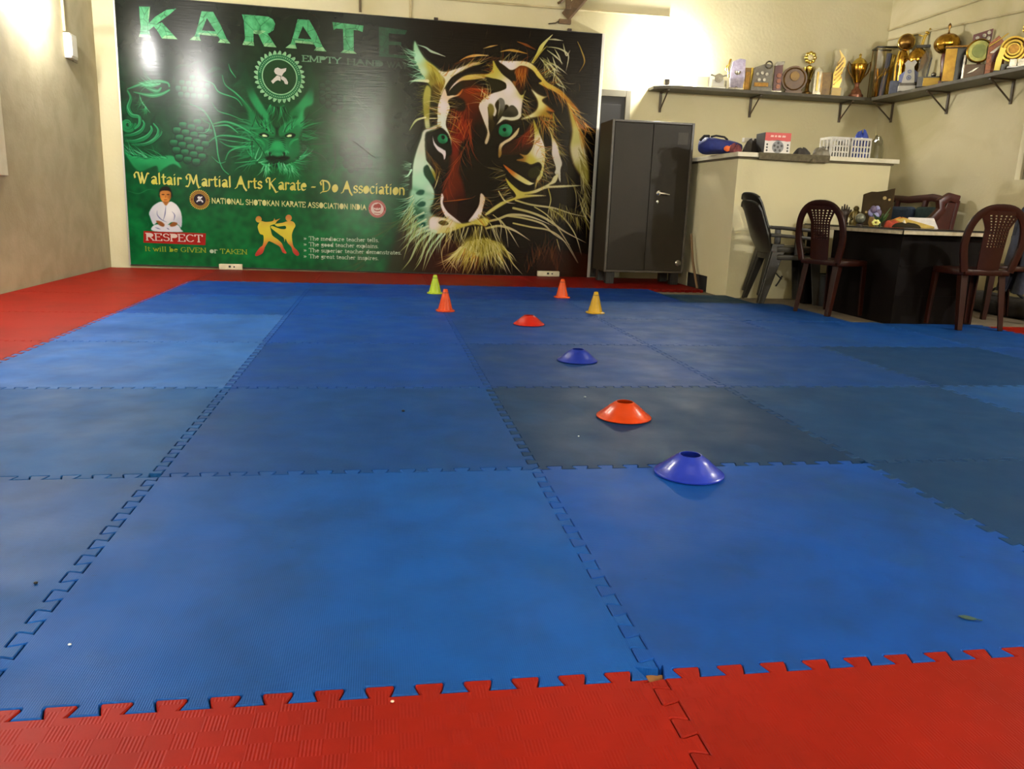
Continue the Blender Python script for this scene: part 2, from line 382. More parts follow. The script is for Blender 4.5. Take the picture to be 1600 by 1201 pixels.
BL = {(-1, 0): (31, 78, 151), (0, 0): (23, 79, 162), (1, 0): (19, 72, 160), (2, 0): (23, 56, 100), (3, 0): (23, 56, 101),
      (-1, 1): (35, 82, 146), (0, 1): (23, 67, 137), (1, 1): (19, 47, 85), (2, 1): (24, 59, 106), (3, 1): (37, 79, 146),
      (-1, 2): (72, 103, 179), (0, 2): (18, 67, 151), (1, 2): (24, 58, 124), (2, 2): (23, 63, 130), (3, 2): (22, 55, 100),  # leftmost blue tiles are paler, lamp glare put into their colour
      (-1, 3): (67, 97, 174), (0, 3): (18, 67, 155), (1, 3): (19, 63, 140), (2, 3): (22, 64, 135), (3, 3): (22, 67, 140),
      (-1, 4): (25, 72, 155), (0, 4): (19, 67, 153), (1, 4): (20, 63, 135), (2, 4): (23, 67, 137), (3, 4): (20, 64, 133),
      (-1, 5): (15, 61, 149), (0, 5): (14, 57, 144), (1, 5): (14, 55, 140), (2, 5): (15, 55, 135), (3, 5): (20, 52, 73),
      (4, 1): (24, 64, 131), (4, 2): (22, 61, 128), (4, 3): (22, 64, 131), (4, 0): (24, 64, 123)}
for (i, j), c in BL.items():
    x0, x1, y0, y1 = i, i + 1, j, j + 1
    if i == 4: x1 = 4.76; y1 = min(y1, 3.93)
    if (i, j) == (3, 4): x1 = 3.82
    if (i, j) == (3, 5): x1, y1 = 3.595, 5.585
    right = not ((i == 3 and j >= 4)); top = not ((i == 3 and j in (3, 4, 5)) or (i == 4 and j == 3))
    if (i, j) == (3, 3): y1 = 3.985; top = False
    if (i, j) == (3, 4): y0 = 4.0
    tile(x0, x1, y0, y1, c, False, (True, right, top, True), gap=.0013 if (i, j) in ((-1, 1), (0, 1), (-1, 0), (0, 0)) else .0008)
for j in range(-1, 7):       # red border: left column, front row, back row, right strip
    y1 = 7.12 if j == 6 else j + 1
    tile(-1.985, -1, j, y1, R_, True, (j > -1, True, j < 6, False), label='red border tile')
for i in range(-1, 5): tile(i, 4.76 if i == 4 else i + 1, -1, 0, R_, True, (False, True, True, True), gap=.0011, label='red border tile')
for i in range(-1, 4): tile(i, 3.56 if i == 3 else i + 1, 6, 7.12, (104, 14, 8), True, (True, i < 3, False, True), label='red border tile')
for j in range(-1, 4): tile(4.76, 5.74, j, min(j + 1, 3.84), R_, True, (j > -1, False, j < 3, True), label='red border tile')
# torn scraps of foam showing at the corners where four tiles meet
def scrap(x, y, r, c, lab):
    b_ = MB(); rr = random.Random(int(x * 100 + y * 10)); n = 9
    ring = [(x + r * rr.uniform(.5, 1.1) * math.cos(2 * math.pi * k / n), y + r * .8 * rr.uniform(.5, 1.1) * math.sin(2 * math.pi * k / n)) for k in range(n)]
    b_.prism(ring, FZ + .0005, FZ + .012, 'z')
    tag(b_.build('foam_scrap', mat('scrap_%d_%d_%d' % c, c, .8, noise=60)), lab, 'scrap')
scrap(1.004, .004, .022, (172, 120, 66), 'tan torn foam scrap in the hole at the red and blue seam')
scrap(.0, 1.0, .012, (70, 64, 44), 'dark torn foam scrap where four tiles meet at the left')
# ------------------------------------------------------------------ lettering: strokes swept by a pen nib
# cap height 1, x-height .66, descender -.28; 'c' before a stroke means a smooth curve
O_ = lambda cx, cy, rx, ry, a0=0, a1=360, n=14: [(cx + rx * math.cos(math.radians(a0 + (a1 - a0) * k / n)), cy + ry * math.sin(math.radians(a0 + (a1 - a0) * k / n))) for k in range(n + 1)]
GL = {
 'A': (.9, [[(.03, 0), (.44, 1)], [(.44, 1), (.86, 0)], [(.2, .36), (.7, .36)]]),
 'C': (.86, ['c'] + [O_(.46, .5, .4, .5, 45, 318)]),
 'D': (.9, [[(.12, 0), (.12, 1)], O_(.36, .5, .44, .5, -90, 90), [(.0, 1), (.38, 1)], [(.0, 0), (.38, 0)]]),
 'E': (.78, [[(.12, 0), (.12, 1)], [(0, 1), (.68, 1), (.68, .8)], [(.12, .53), (.5, .53)], [(0, 0), (.72, 0), (.72, .2)]]),
 'G': (.9, [O_(.46, .5, .4, .5, 45, 320), [(.56, .44), (.86, .44)], [(.78, .44), (.78, .1)]]),
 'H': (.92, [[(.12, 0), (.12, 1)], [(.78, 0), (.78, 1)], [(.12, .52), (.78, .52)]]),
 'I': (.36, [[(.18, 0), (.18, 1)]]),
 'K': (.88, [[(.12, 0), (.12, 1)], [(.78, 1), (.14, .42)], [(.32, .58), (.82, 0)]]),
 'L': (.7, [[(.12, 0), (.12, 1)], [(0, 0), (.66, 0), (.66, .2)]]),
 'M': (1.1, [[(.12, 0), (.12, 1)], [(.12, 1), (.54, .12), (.96, 1)], [(.96, 1), (.96, 0)]]),
 'N': (.94, [[(.12, 0), (.12, 1)], [(.12, 1), (.8, .02)], [(.8, 0), (.8, 1)]]),
 'O': (.96, [O_(.48, .5, .42, .5, 90, 450)]),
 'P': (.76, [[(.12, 0), (.12, 1)], [(0, 1), (.4, 1)], O_(.4, .74, .3, .26, 90, -90), [(.12, .48), (.4, .48)]]),
 'R': (.86, [[(.12, 0), (.12, 1)], [(0, 1), (.4, 1)], O_(.4, .75, .3, .25, 90, -90), [(.12, .5), (.4, .5)], [(.42, .5), (.8, 0)]]),
 'S': (.72, [[(.62, .82)] + O_(.36, .75, .26, .25, 40, 250, 9) + O_(.36, .27, .29, .26, 80, -150, 10)]),
 'T': (.84, [[(.42, 0), (.42, 1)], [(.04, .8), (.04, 1), (.8, 1), (.8, .8)]]),
 'V': (.88, [[(.04, 1), (.44, 0)], [(.44, 0), (.84, 1)]]),
 'W': (1.2, [[(.04, 1), (.34, 0), (.6, .9), (.86, 0), (1.16, 1)]]),
 'Y': (.84, [[(.04, 1), (.42, .48)], [(.8, 1), (.42, .48)], [(.42, .48), (.42, 0)]]),
 'a': (.62, [[(.1, .56)] + O_(.3, .46, .2, .2, 120, 0, 7) + [(.5, .06), (.58, 0)], O_(.28, .19, .21, .19, 70, 340, 10)]),
 'b': (.66, [[(.1, 0), (.1, 1)], O_(.33, .33, .24, .33, 150, -160)]),
 'c': (.56, [O_(.32, .33, .25, .33, 50, 315)]),
 'd': (.68, [[(.56, 0), (.56, 1)], O_(.32, .33, .24, .33, 30, 340)]),
 'e': (.6, [[(.08, .36), (.54, .36)] + O_(.31, .34, .24, .32, 5, 312, 12)]),
 'g': (.64, [O_(.3, .4, .21, .26, 90, 450), [(.5, .66), (.5, -.02)] + O_(.3, -.06, .21, .2, 0, -170, 8), [(.5, .62), (.62, .66)]]),
 'h': (.68, [[(.1, 0), (.1, 1)], O_(.33, .4, .22, .26, 170, 0, 7) + [(.55, 0)]]),
 'i': (.34, [[(.16, 0), (.16, .66)], [(.15, .9), (.18, .93)]]),
 'l': (.34, [[(.16, 0), (.16, 1)]]),
 'm': (1.0, [[(.1, 0), (.1, .66)], O_(.3, .4, .2, .26, 170, 0, 7) + [(.5, 0)], O_(.7, .4, .2, .26, 170, 0, 7) + [(.9, 0)]]),
 'n': (.68, [[(.1, 0), (.1, .66)], O_(.33, .4, .22, .26, 170, 0, 7) + [(.55, 0)]]),
 'o': (.64, [O_(.32, .33, .26, .33, 90, 450)]),
 'p': (.68, [[(.1, -.28), (.1, .66)], O_(.35, .33, .24, .33, 150, -160)]),
 'r': (.5, [[(.12, 0), (.12, .66)], [(.12, .42)] + O_(.32, .44, .18, .2, 150, 40, 5)]),
 's': (.5, [[(.44, .54)] + O_(.26, .5, .17, .16, 40, 250, 7) + O_(.25, .17, .2, .17, 80, -150, 8)]),
 't': (.44, [[(.2, .9), (.2, .14), (.28, .01), (.42, .06)], [(.04, .66), (.4, .66)]]),
 'u': (.68, [[(.1, .66), (.1, .2)] + O_(.31, .24, .21, .24, 190, 350, 7), [(.54, .66), (.54, 0)]]),
 'w': (.9, [[(.04, .66), (.26, 0), (.45, .6), (.64, 0), (.86, .66)]]),
 'x': (.62, [[(.05, .66), (.56, 0)], [(.56, .66), (.05, 0)]]),
 '.': (.28, [[(.12, .02), (.15, .05)]]), '-': (.6, [[(.12, .36), (.48, .36)]]), ' ': (.36, []),
 '>': (.7, [[(.06, .58), (.26, .36), (.06, .14)], [(.34, .58), (.54, .36), (.34, .14)]]),
}
FANCY = {   # broad-pen capitals with swashes
 'W': (1.5, [[(-.05, .5), (-.12, .78), (.05, 1.0), (.28, .96)], [(.28, .96), (.5, .0)], [(.62, .98), (.82, .0)], [(.5, 0), (.66, .8)], [(.82, 0), (1.2, .95)], [(1.2, .95), (1.34, .9)]]),
 'M': (1.5, [[(.1, .55), (.0, .8), (.2, 1.02), (.42, .96)], [(.42, .96), (.36, .3), (.16, -.12), (-.05, -.08)], [(.42, .96), (.74, .16)], [(.74, .2), (1.04, .98)], [(1.04, .98), (1.1, .2), (1.26, -.2), (1.4, -.12)]]),
 'A': (1.15, [[(-.08, -.08), (.08, 0), (.5, 1.05)], [(.5, 1.05), (.86, .02), (1.08, -.26)], [(.22, .32), (.74, .36)]]),
 'K': (1.2, [[(.06, .6), (-.04, .85), (.12, 1.04), (.34, .98)], [(.34, 1.), (.34, 0)], [(.92, .98), (.36, .48)], [(.42, .54), (.74, .1), (1.0, -.3), (1.14, -.24)]]),
 'D': (1.2, [[(.1, .6), (-.02, .84), (.16, 1.03), (.5, 1.0)] + O_(.5, .5, .5, .5, 85, -90, 9) + [(.2, -.04), (.02, -.16)], [(.3, .98), (.32, .1)]]),
}
def text_mesh(mb, s_, nib=(.075, .075, 0), serif=0, glyphs=GL, spacing=.06, extra=None):
    """lays text along +x into mb (x, z plane); returns its width"""
    na, nb_, th = nib
    npts = [(na * math.cos(a) * math.cos(th) - nb_ * math.sin(a) * math.sin(th), na * math.cos(a) * math.sin(th) + nb_ * math.sin(a) * math.cos(th)) for a in [math.pi / 4 * k + .39 for k in range(8)]]
    x = 0
    for ch in s_:
        polys = []
        g = (extra or {}).get(ch) or glyphs[ch]
        for st in g[1]:
            if st == 'c': continue
            pts = list(st)
            for k in range(len(pts) - 1):
                (ax, ay), (bx_, by) = pts[k], pts[k + 1]
                h = hull2([(x + ax + u, ay + v) for u, v in npts] + [(x + bx_ + u, by + v) for u, v in npts])
                polys.append(h)
            if serif:
                for e, i_ in ((pts[0], pts[1]), (pts[-1], pts[-2])):
                    if len(pts) > 4 and e == pts[0] and abs(e[1] - .66) > .02: continue
                    if abs(e[1] - i_[1]) > .5 * abs(e[0] - i_[0]) and min(abs(e[1] - q) for q in (0, .66, 1, -.28)) < .012 and ch not in 'SCGaces.':
                        h = [(x + e[0] - serif, e[1] - .045), (x + e[0] + serif, e[1] - .045), (x + e[0] + serif, e[1] + .045), (x + e[0] - serif, e[1] + .045)]
                        polys.append(h)
        if polys: tv, tf = union2d(polys); mb.add([(u, 0, v) for u, v in tv], tf)
        x += g[0] + spacing
    return x - spacing
# ---------------------------------------------------------------- printed picture of the banner
# The print is drawn stroke by stroke into a canvas in the banner's own plane (400 dots per metre).
CW, CH, DPM = 1820, 964, 400.0
canvas = np.zeros((CH, CW, 3), np.float32)
CROPS = {'P': (0, 0, 1), 'A': (640, 40, 6.0), 'B': (740, 40, 6.0), 'C': (620, 220, 5.717), 'D': (760, 220, 5.717),
         'E': (180, 200, 3.333), 'F': (160, 0, 4.0), 'G': (180, 100, 6.154), 'H': (380, 100, 6.154),
         'I': (200, 270, 7.273), 'J': (380, 300, 5.714), 'K': (320, 60, 8.0)}
def cv(key, pts):
    ox, oy, s = CROPS[key]
    out = []
    for x, y in pts:
        u, v = B(ox + x / s, oy + y / s)
        out.append((u * DPM, CH - v * DPM))
    return np.array(out, np.float32)
def smooth(p, closed, n=6):
    m = len(p)
    if m < 3: 
        return np.array([p[0] + (p[1] - p[0]) * t for t in np.linspace(0, 1, 12)], np.float32)
    out = []
    t = np.linspace(0, 1, n, endpoint=False)[:, None]
    for i in range(m if closed else m - 1):
        if closed: a, b, c, d = p[(i - 1) % m], p[i], p[(i + 1) % m], p[(i + 2) % m]
        else: a, b, c, d = p[max(i - 1, 0)], p[i], p[i + 1], p[min(i + 2, m - 1)]
        out.append(.5 * (2 * b + (c - a) * t + (2 * a - 5 * b + 4 * c - d) * t * t + (3 * b - a - 3 * c + d) * t ** 3))
    r = np.concatenate(out)
    return r if closed else np.concatenate([r, p[-1:]])
def blur(a, r):
    r = int(r)
    if r < 1: return a
    for ax in (0, 1):
        for _ in range(2):
            pad = [(0, 0)] * a.ndim; pad[ax] = (r + 1, r)
            c = np.cumsum(np.pad(a, pad, mode='edge'), axis=ax, dtype=np.float64)
            n = a.shape[ax]
            a = ((np.take(c, range(2 * r + 1, 2 * r + 1 + n), axis=ax) - np.take(c, range(0, n), axis=ax)) / (2 * r + 1)).astype(np.float32)
    return a
def comp(x0, y0, a, col):
    h, w = a.shape
    X0, Y0, X1, Y1 = max(x0, 0), max(y0, 0), min(x0 + w, CW), min(y0 + h, CH)
    if X1 <= X0 or Y1 <= Y0: return
    a = a[Y0 - y0:Y1 - y0, X0 - x0:X1 - x0, None]
    if getattr(col, 'ndim', 1) == 3: col = col[Y0 - y0:Y1 - y0, X0 - x0:X1 - x0]
    canvas[Y0:Y1, X0:X1] = canvas[Y0:Y1, X0:X1] * (1 - a) + np.asarray(col, np.float32) * a
def C3(c): return np.array(c, np.float32) / 255
def fillmask(p, pad):
    x0, y0 = int(p[:, 0].min()) - pad, int(p[:, 1].min()) - pad
    w, h = int(p[:, 0].max()) + pad - x0 + 1, int(p[:, 1].max()) + pad - y0 + 1
    ys = np.arange(h) + y0 + .5; xs = np.arange(w) + x0 + .5
    m = np.zeros((h, w), bool)
    q = np.roll(p, -1, axis=0)
    for (ax, ay), (bx_, by) in zip(p, q):
        if ay == by: continue
        lo, hi = min(ay, by), max(ay, by)
        rows = np.nonzero((ys >= lo) & (ys < hi))[0]
        if len(rows) == 0: continue
        xi = ax + (ys[rows] - ay) * (bx_ - ax) / (by - ay)
        m[rows] ^= xs[None, :] > xi[:, None]
    return x0, y0, m.astype(np.float32)
def poly(key, pts, cols, soft=1.5, alpha=1., closed_smooth=True, halo=None):
    p = cv(key, pts)
    if closed_smooth: p = smooth(p, True, 5)
    pad = int(soft * 2 + (halo[1] * 2 if halo else 0)) + 3
    x0, y0, m = fillmask(p, pad)
    if isinstance(cols[0], (int, float)): col = C3(cols)
    else:
        yy, xx = np.mgrid[0:m.shape[0], 0:m.shape[1]]
        W = 0; S = 0
        for q, c in cols:
            g = cv(key, [q])[0]
            w_ = 1 / ((xx + x0 - g[0]) ** 2 + (yy + y0 - g[1]) ** 2 + 60) ** 1.3
            S = S + w_[..., None] * C3(c); W = W + w_
        col = (S / W[..., None]).astype(np.float32)
    if halo: comp(x0, y0, np.clip(blur(m, halo[1]) * 1.2, 0, 1) * halo[2], C3(halo[0]))
    comp(x0, y0, blur(m, soft) * alpha, col)
def stroke_c(p, wid, c0, c1, alpha=1.):
    """p: canvas points, wid: (start, middle, end) half widths in canvas dots"""
    seg = np.sqrt(((p[1:] - p[:-1]) ** 2).sum(1)); L = seg.sum()
    if L < 1: return
    n = int(max(L / 1.1, 4)); cum = np.concatenate([[0], np.cumsum(seg)])
    t = np.linspace(0, 1, n); X = np.interp(t * L, cum, p[:, 0]); Y = np.interp(t * L, cum, p[:, 1])
    wd = np.interp(t, (0, .5, 1), wid)
    R = int(max(wid)) + 3
    x0, y0 = int(X.min()) - R, int(Y.min()) - R
    w, h = int(X.max()) + R - x0 + 2, int(Y.max()) + R - y0 + 2
    if w * h > 900000: return
    cov = np.zeros((h, w), np.float32); tt = np.zeros((h, w), np.float32)
    g = np.arange(-R, R + 1)
    for i in range(n):
        cx, cy = X[i] - x0, Y[i] - y0
        ix, iy = int(cx), int(cy)
        xs = (g + ix + .5 - cx)[None, :]; ys = (g + iy + .5 - cy)[:, None]
        d = np.sqrt(xs * xs + ys * ys)
        a = np.clip((wd[i] + .9 - d) / 1.8, 0, 1) * min(1, wd[i] / .8 + .15)
        y1, x1 = iy - R, ix - R
        sy0, sx0 = max(0, -y1), max(0, -x1)
        sub = cov[max(y1, 0):iy + R + 1, max(x1, 0):ix + R + 1]
        a = a[sy0:sy0 + sub.shape[0], sx0:sx0 + sub.shape[1]]
        k = a > sub
        sub[k] = a[k]
        tt[max(y1, 0):iy + R + 1, max(x1, 0):ix + R + 1][k] = t[i]
    col = C3(c0) * (1 - tt[..., None]) + C3(c1) * tt[..., None]
    comp(x0, y0, cov * alpha, col)
def stroke(key, pts, wid, c0, c1=None, alpha=1.):
    stroke_c(smooth(cv(key, pts), False, 8), wid, c0, c1 or c0, alpha)
rng = random.Random(5)
def fur(key, guide, ang, spread, ln, n, cols, wid=(1.3, 1.0, .2), alpha=.8, bend=.25, jit=3):
    """n curved hairs that start along a guide line; ang in degrees on the print (0 right, 90 down)"""
    g = smooth(cv(key, guide), False, 8)
    for _ in range(n):
        k = rng.random(); i = k * (len(g) - 1); b = g[int(i)]
        a0 = ang[0] + (ang[1] - ang[0]) * k if isinstance(ang, tuple) else ang
        a = math.radians(a0 + rng.uniform(-spread, spread)); l = rng.uniform(*ln); bd = rng.uniform(-bend, bend)
        x, y = b[0] + rng.uniform(-jit, jit), b[1] + rng.uniform(-jit, jit)
        P_ = []
        for s in range(5):
            P_.append((x, y)); x += math.cos(a) * l / 4; y += math.sin(a) * l / 4; a += bd
        c = rng.choice(cols)
        stroke_c(smooth(np.array(P_, np.float32), False, 4), wid, c, c, alpha * rng.uniform(.5, 1))

WH, PALE, YG, OL, OR, RD, MINT = (214, 206, 208), (212, 208, 170), (186, 178, 84), (128, 122, 44), (176, 104, 36), (128, 38, 16), (176, 214, 190)
DK = (30, 24, 17)
def paint_background():
    yy, xx = np.mgrid[0:CH, 0:CW].astype(np.float32)
    u, v = xx / CW, yy / CH
    top, bot, right = C3((30, 37, 28)), C3((4, 112, 62)), C3((28, 20, 14))
    g = np.clip((v - .12) / .75, 0, 1) ** 1.15
    gx = np.clip((u - .5) / .16, 0, 1); gx = gx * gx * (3 - 2 * gx)
    canvas[:] = top * (1 - g[..., None]) + bot * g[..., None]
    # green cloud behind the dragon
    gl = np.exp(-(((u - .3) / .17) ** 2 + ((v - .5) / .34) ** 2))
    canvas[:] = canvas * (1 - .55 * gl[..., None]) + C3((14, 92, 52)) * .55 * gl[..., None]
    tr = canvas * (1 - gx[..., None]) + right * gx[..., None]
    canvas[:] = tr
    r = np.random.RandomState(3)
    n = np.zeros((CH, CW), np.float32)
    for s in (12, 40, 110):
        small = r.rand(CH // s + 3, CW // s + 3).astype(np.float32)
        n += blur(np.kron(small, np.ones((s, s), np.float32))[:CH, :CW], s * .6) - .5
    canvas[:] = canvas * (1 + .35 * n[..., None])

def scale_patch(key, ctr, cols_, rows_, sx, sy, tilt, c_hi, c_lo, alpha=.9):
    for r in range(rows_):
        for c in range(cols_):
            dx = (c - cols_ / 2 + (r % 2) * .5) * sx; dy = (r - rows_ / 2) * sy
            if (dx / (cols_ * sx * .55)) ** 2 + (dy / (rows_ * sy * .56)) ** 2 > 1: continue
            ca, sa = math.cos(tilt), math.sin(tilt)
            x, y = ctr[0] + dx * ca - dy * sa, ctr[1] + dx * sa + dy * ca
            pts = [(x - sx * .5, y - sy * .45), (x, y - sy * .62), (x + sx * .5, y - sy * .45), (x + sx * .45, y + sy * .35), (x, y + sy * .72), (x - sx * .45, y + sy * .35)]
            poly(key, pts, (12, 46, 32), 1, alpha)
            pts2 = [(x + (a - x) * .84, y + (b - y) * .8) for a, b in pts]
            poly(key, pts2, [((x, y - sy * .6), c_hi), ((x, y + sy * .6), c_lo)], 1, alpha)

def paint_dragon():
    G1, G2, G3, GD = (52, 160, 106), (28, 120, 74), (112, 186, 144), (8, 44, 28)
    # smoke and strands drifting behind the dragon
    r = random.Random(21)
    for _ in range(150):
        x, y = r.uniform(-20, 1350), r.uniform(-40, 900); a = r.uniform(0, 6.3); P_ = []
        for s_ in range(7): P_.append((x, y)); x += 34 * math.cos(a); y += 26 * math.sin(a); a += r.uniform(-.1, .55)
        stroke('G', P_, (.5, r.uniform(2, 9), .5), r.choice([(30, 86, 58), (14, 40, 28), (24, 100, 62), (20, 72, 46)]), alpha=r.uniform(.15, .4))
    for sgn in (-1, 1):
        for k in range(46):
            a = r.uniform(-1.0, .9); x, y = 325 + sgn * r.uniform(140, 215), r.uniform(560, 960); P_ = []
            for s_ in range(7): P_.append((x, y)); x += sgn * r.uniform(26, 52) * math.cos(a); y += 30 * math.sin(a); a += r.uniform(-.3, .35)
            c_ = r.choice([(34, 128, 84), (22, 100, 62), (60, 140, 100)] if sgn < 0 else [(44, 84, 60), (34, 72, 50), (70, 100, 80)])
            stroke('H', P_, (3, r.uniform(1.5, 4), .3), c_, alpha=r.uniform(.35, .8))
    # swirls and coils on the left
    for k, (cx, cy, r0) in enumerate([(120, 580, 40), (120, 580, 75)]):
        pts = [(cx + r0 * (1 - .07 * i) * math.cos(i * .7), cy + r0 * (1 - .07 * i) * math.sin(i * .7)) for i in range(11)]
        stroke('G', pts, (5, 5, 1), G2, G1, .8)
    for pts, w in [([(120, 260), (150, 330), (125, 420), (160, 490), (230, 510), (230, 580), (190, 620)], 9),
                   ([(90, 690), (170, 680), (250, 640), (280, 580), (265, 545)], 7), ([(100, 740), (200, 740), (300, 700), (350, 640), (345, 600)], 9),
                   ([(160, 775), (280, 775), (380, 720), (415, 640), (370, 575)], 7), ([(240, 780), (340, 760), (430, 690), (450, 650)], 4)]:
        stroke('G', pts, (w * .5, w * 1.2, w * .6), GD, GD, .7)
        stroke('G', pts, (w * .4, w * .9, w * .4), G2, G1, .75)
        stroke('G', [(x - 6, y - 12) for x, y in pts], (.5, 1.6, .5), G3, G3, .55)
    # claws
    for pts in [[(120, 240), (260, 190), (400, 165), (500, 180), (520, 215)], [(180, 270), (330, 300), (440, 290), (520, 250)], [(300, 230), (400, 260), (440, 230)], [(250, 205), (340, 210), (430, 190)]]:
        stroke('G', pts, (2, 8, 3), G2, G1, .75); stroke('G', pts, (.4, 1.8, .4), G3, G3, .6)
    fur('G', [(300, 200), (440, 190)], 190, 30, (25, 60), 26, [G1, G2, G3], (1.6, 1.2, .3), .6)
    poly('G', [(100, 860), (180, 880), (300, 910), (420, 890), (540, 880), (590, 920), (635, 1000), (560, 960), (470, 1000), (420, 1040), (400, 980), (330, 1000), (250, 1030), (180, 990)], [((300, 890), G1), ((300, 1030), G2), ((600, 950), G1)], 2, .85)
    fur('G', [(110, 860), (330, 900), (560, 900)], (215, 200), 25, (30, 80), 60, [G1, G2, GD, G3], (1.8, 1.3, .3), .7)
    fur('G', [(240, 300), (320, 470)], 130, 45, (20, 45), 26, [G2, G1], (1.6, 1.2, .3), .6)
    stroke('G', [(235, 300), (260, 370), (335, 465)], (1, 2.2, 1), G3, G3, .6)
    # scaled body pieces
    scale_patch('G', (735, 770), 4, 7, 85, 62, .25, (44, 138, 90), (12, 66, 42))
    scale_patch('G', (760, 250), 5, 4, 62, 56, .1, (58, 130, 98), (24, 84, 56), .7)
    scale_patch('H', (860, 330), 3, 5, 62, 60, -.5, (52, 84, 66), (34, 58, 44), .75)
    scale_patch('H', (1090, 870), 4, 6, 62, 58, -.3, (46, 82, 60), (30, 60, 42), .75)
    # long whiskers and mane
    for pts, w in [([(720, 385), (840, 440), (930, 570), (970, 720), (990, 880), (1030, 1000), (1090, 1060)], 3.4), ([(815, 505), (860, 550), (910, 580), (880, 650), (800, 660)], 1.8),
                   ([(1030, 110), (1060, 200), (1160, 280), (1240, 360), (1310, 450)], 3.4), ([(840, 150), (940, 190), (1000, 270), (1160, 330), (1220, 400)], 3), ([(930, 370), (990, 450), (1110, 490), (1230, 540)], 2),
                   ([(1090, 0), (1110, 60), (1160, 130)], 2.4), ([(930, 580), (1060, 555), (1200, 600), (1330, 680)], 5), ([(950, 600), (1080, 590), (1180, 660)], 4), ([(900, 750), (1000, 690), (1180, 700), (1330, 740)], 4),
                   ([(1000, 720), (1180, 750), (1340, 760)], 3), ([(1010, 745), (1100, 790), (1250, 795), (1350, 785)], 4), ([(1060, 920), (1100, 840), (1200, 800), (1340, 790)], 4), ([(930, 890), (1000, 950), (1060, 940)], 2), ([(1150, 950), (1260, 940), (1360, 925)], 2.5)]:
        stroke('G', pts, (w * .5, w, w * .4), G2, G1, .9); stroke('G', pts, (.3, w * .3, .3), G3, G3, .7)
    G4, G5 = (74, 96, 78), (44, 66, 50)
    for pts, w in [([(720, 330), (800, 280), (900, 260)], 2.4), ([(600, 530), (680, 470), (760, 410)], 2.2), ([(680, 540), (760, 520)], 3), ([(560, 720), (700, 660), (880, 690)], 3), ([(550, 770), (700, 770), (880, 760)], 3), ([(570, 830), (700, 850), (780, 900), (820, 960)], 3),
                   ([(1060, 250), (1070, 180), (1120, 150), (1220, 160)], 2), ([(930, 640), (1000, 580), (1120, 570), (1190, 640)], 3), ([(960, 560), (1060, 510), (1180, 520)], 3), ([(930, 210), (1060, 310), (1150, 430), (1230, 500)], 2.5), ([(1000, 200), (1100, 330), (1240, 450)], 2), ([(870, 760), (885, 880), (880, 980), (820, 1080)], 4), ([(920, 720), (960, 750), (1010, 740)], 2.5), ([(920, 790), (970, 810), (1000, 850)], 3)]:
        stroke('H', pts, (w * .4, w, w * .3), G5, G4, .8)
    # horns and head
    poly('H', [(20, 0), (60, 120), (110, 260), (190, 400), (250, 500), (210, 530), (120, 430), (60, 330), (20, 240), (-40, 120), (-60, 0)], [((20, 100), (16, 70, 44)), ((160, 400), G1), ((-20, 60), (14, 58, 38))], 3, .8)
    poly('H', [(690, 120), (680, 260), (670, 380), (600, 420), (560, 500), (480, 500), (440, 540), (450, 470), (540, 370), (620, 260), (660, 180)], [((680, 150), (34, 74, 54)), ((600, 400), G1), ((480, 500), G2)], 3, .8)
    poly('H', [(120, 640), (60, 560), (40, 450), (-30, 330), (40, 380), (110, 470), (150, 560), (230, 520), (290, 590), (330, 610), (370, 590), (440, 540), (520, 520), (570, 440), (585, 560), (560, 640), (540, 720), (545, 830), (510, 900), (420, 960), (330, 990), (220, 960), (140, 900), (110, 800), (105, 720)],
         [((330, 830), G1), ((330, 620), GD), ((160, 700), G2), ((520, 700), G2), ((330, 970), GD), ((200, 520), G1), ((60, 440), G2), ((560, 520), G1)], 4, .92)
    for sgn in (-1, 1):
        m = lambda L: [(325 + sgn * x, y) for x, y in L]
        poly('H', m([(20, 620), (90, 560), (180, 540), (140, 600), (210, 590), (150, 640), (60, 690), (20, 690)]), [((0, 0), G1), ((325 + sgn * 60, 660), G2)], 2, .95)
        fur('H', m([(40, 660), (170, 600)]), -90 + sgn * 25, 30, (26, 60), 26, [G1, G2, GD, (60, 150, 104)], (2.2, 1.5, .3), .85)
        poly('H', m([(80, 680), (130, 660), (180, 680), (150, 710), (90, 705)]), GD, 1.5)
        poly('H', m([(92, 692), (120, 676), (142, 680), (136, 698), (104, 700)]), (196, 214, 170), 1)
        stroke('H', m([(200, 720), (150, 740), (120, 790), (150, 820)]), (2, 5, 1), G1, G2, .9)
        stroke('H', m([(110, 850), (90, 840), (70, 870), (40, 900)]), (3, 5, 1), G1, G3, .9)
        stroke('H', m([(30, 830), (70, 860), (60, 900)]), (2, 5, 1), GD, GD, .9)
        fur('H', m([(240, 880), (160, 950), (100, 970)]), (-90 + sgn * 40, 90 - sgn * 10), 20, (30, 64), 34, [G1, G2, G3], (2.2, 1.6, .3), .85)
        for k in range(5): stroke('H', m([(20 + 4 * k, 720 + 20 * k), (60, 715 + 20 * k), (84, 725 + 22 * k)]), (.5, 2, .5), GD, GD, .7)
        stroke('H', m([(75, 1010), (80, 1040), (70, 1060)]), (3, 2, .5), G3, G1, .8)
        fur('H', m([(220, 560), (250, 650), (230, 760)]), (-90 + sgn * 70, 90 - sgn * 80), 25, (40, 110), 22, [G2, G1, GD], (2, 1.6, .3), .6)
    poly('H', [(280, 760), (330, 740), (380, 760), (400, 830), (370, 860), (330, 850), (280, 860), (250, 830)], [((330, 800), (50, 160, 104)), ((330, 860), G2)], 3, .9)
    poly('H', [(210, 900), (280, 880), (330, 890), (390, 880), (450, 900), (400, 930), (330, 920), (260, 935)], GD, 2)
    fur('H', [(190, 980), (330, 950), (480, 985)], (120, 60), 20, (24, 50), 40, [G1, G2, G3], (2.4, 1.6, .3), .9)
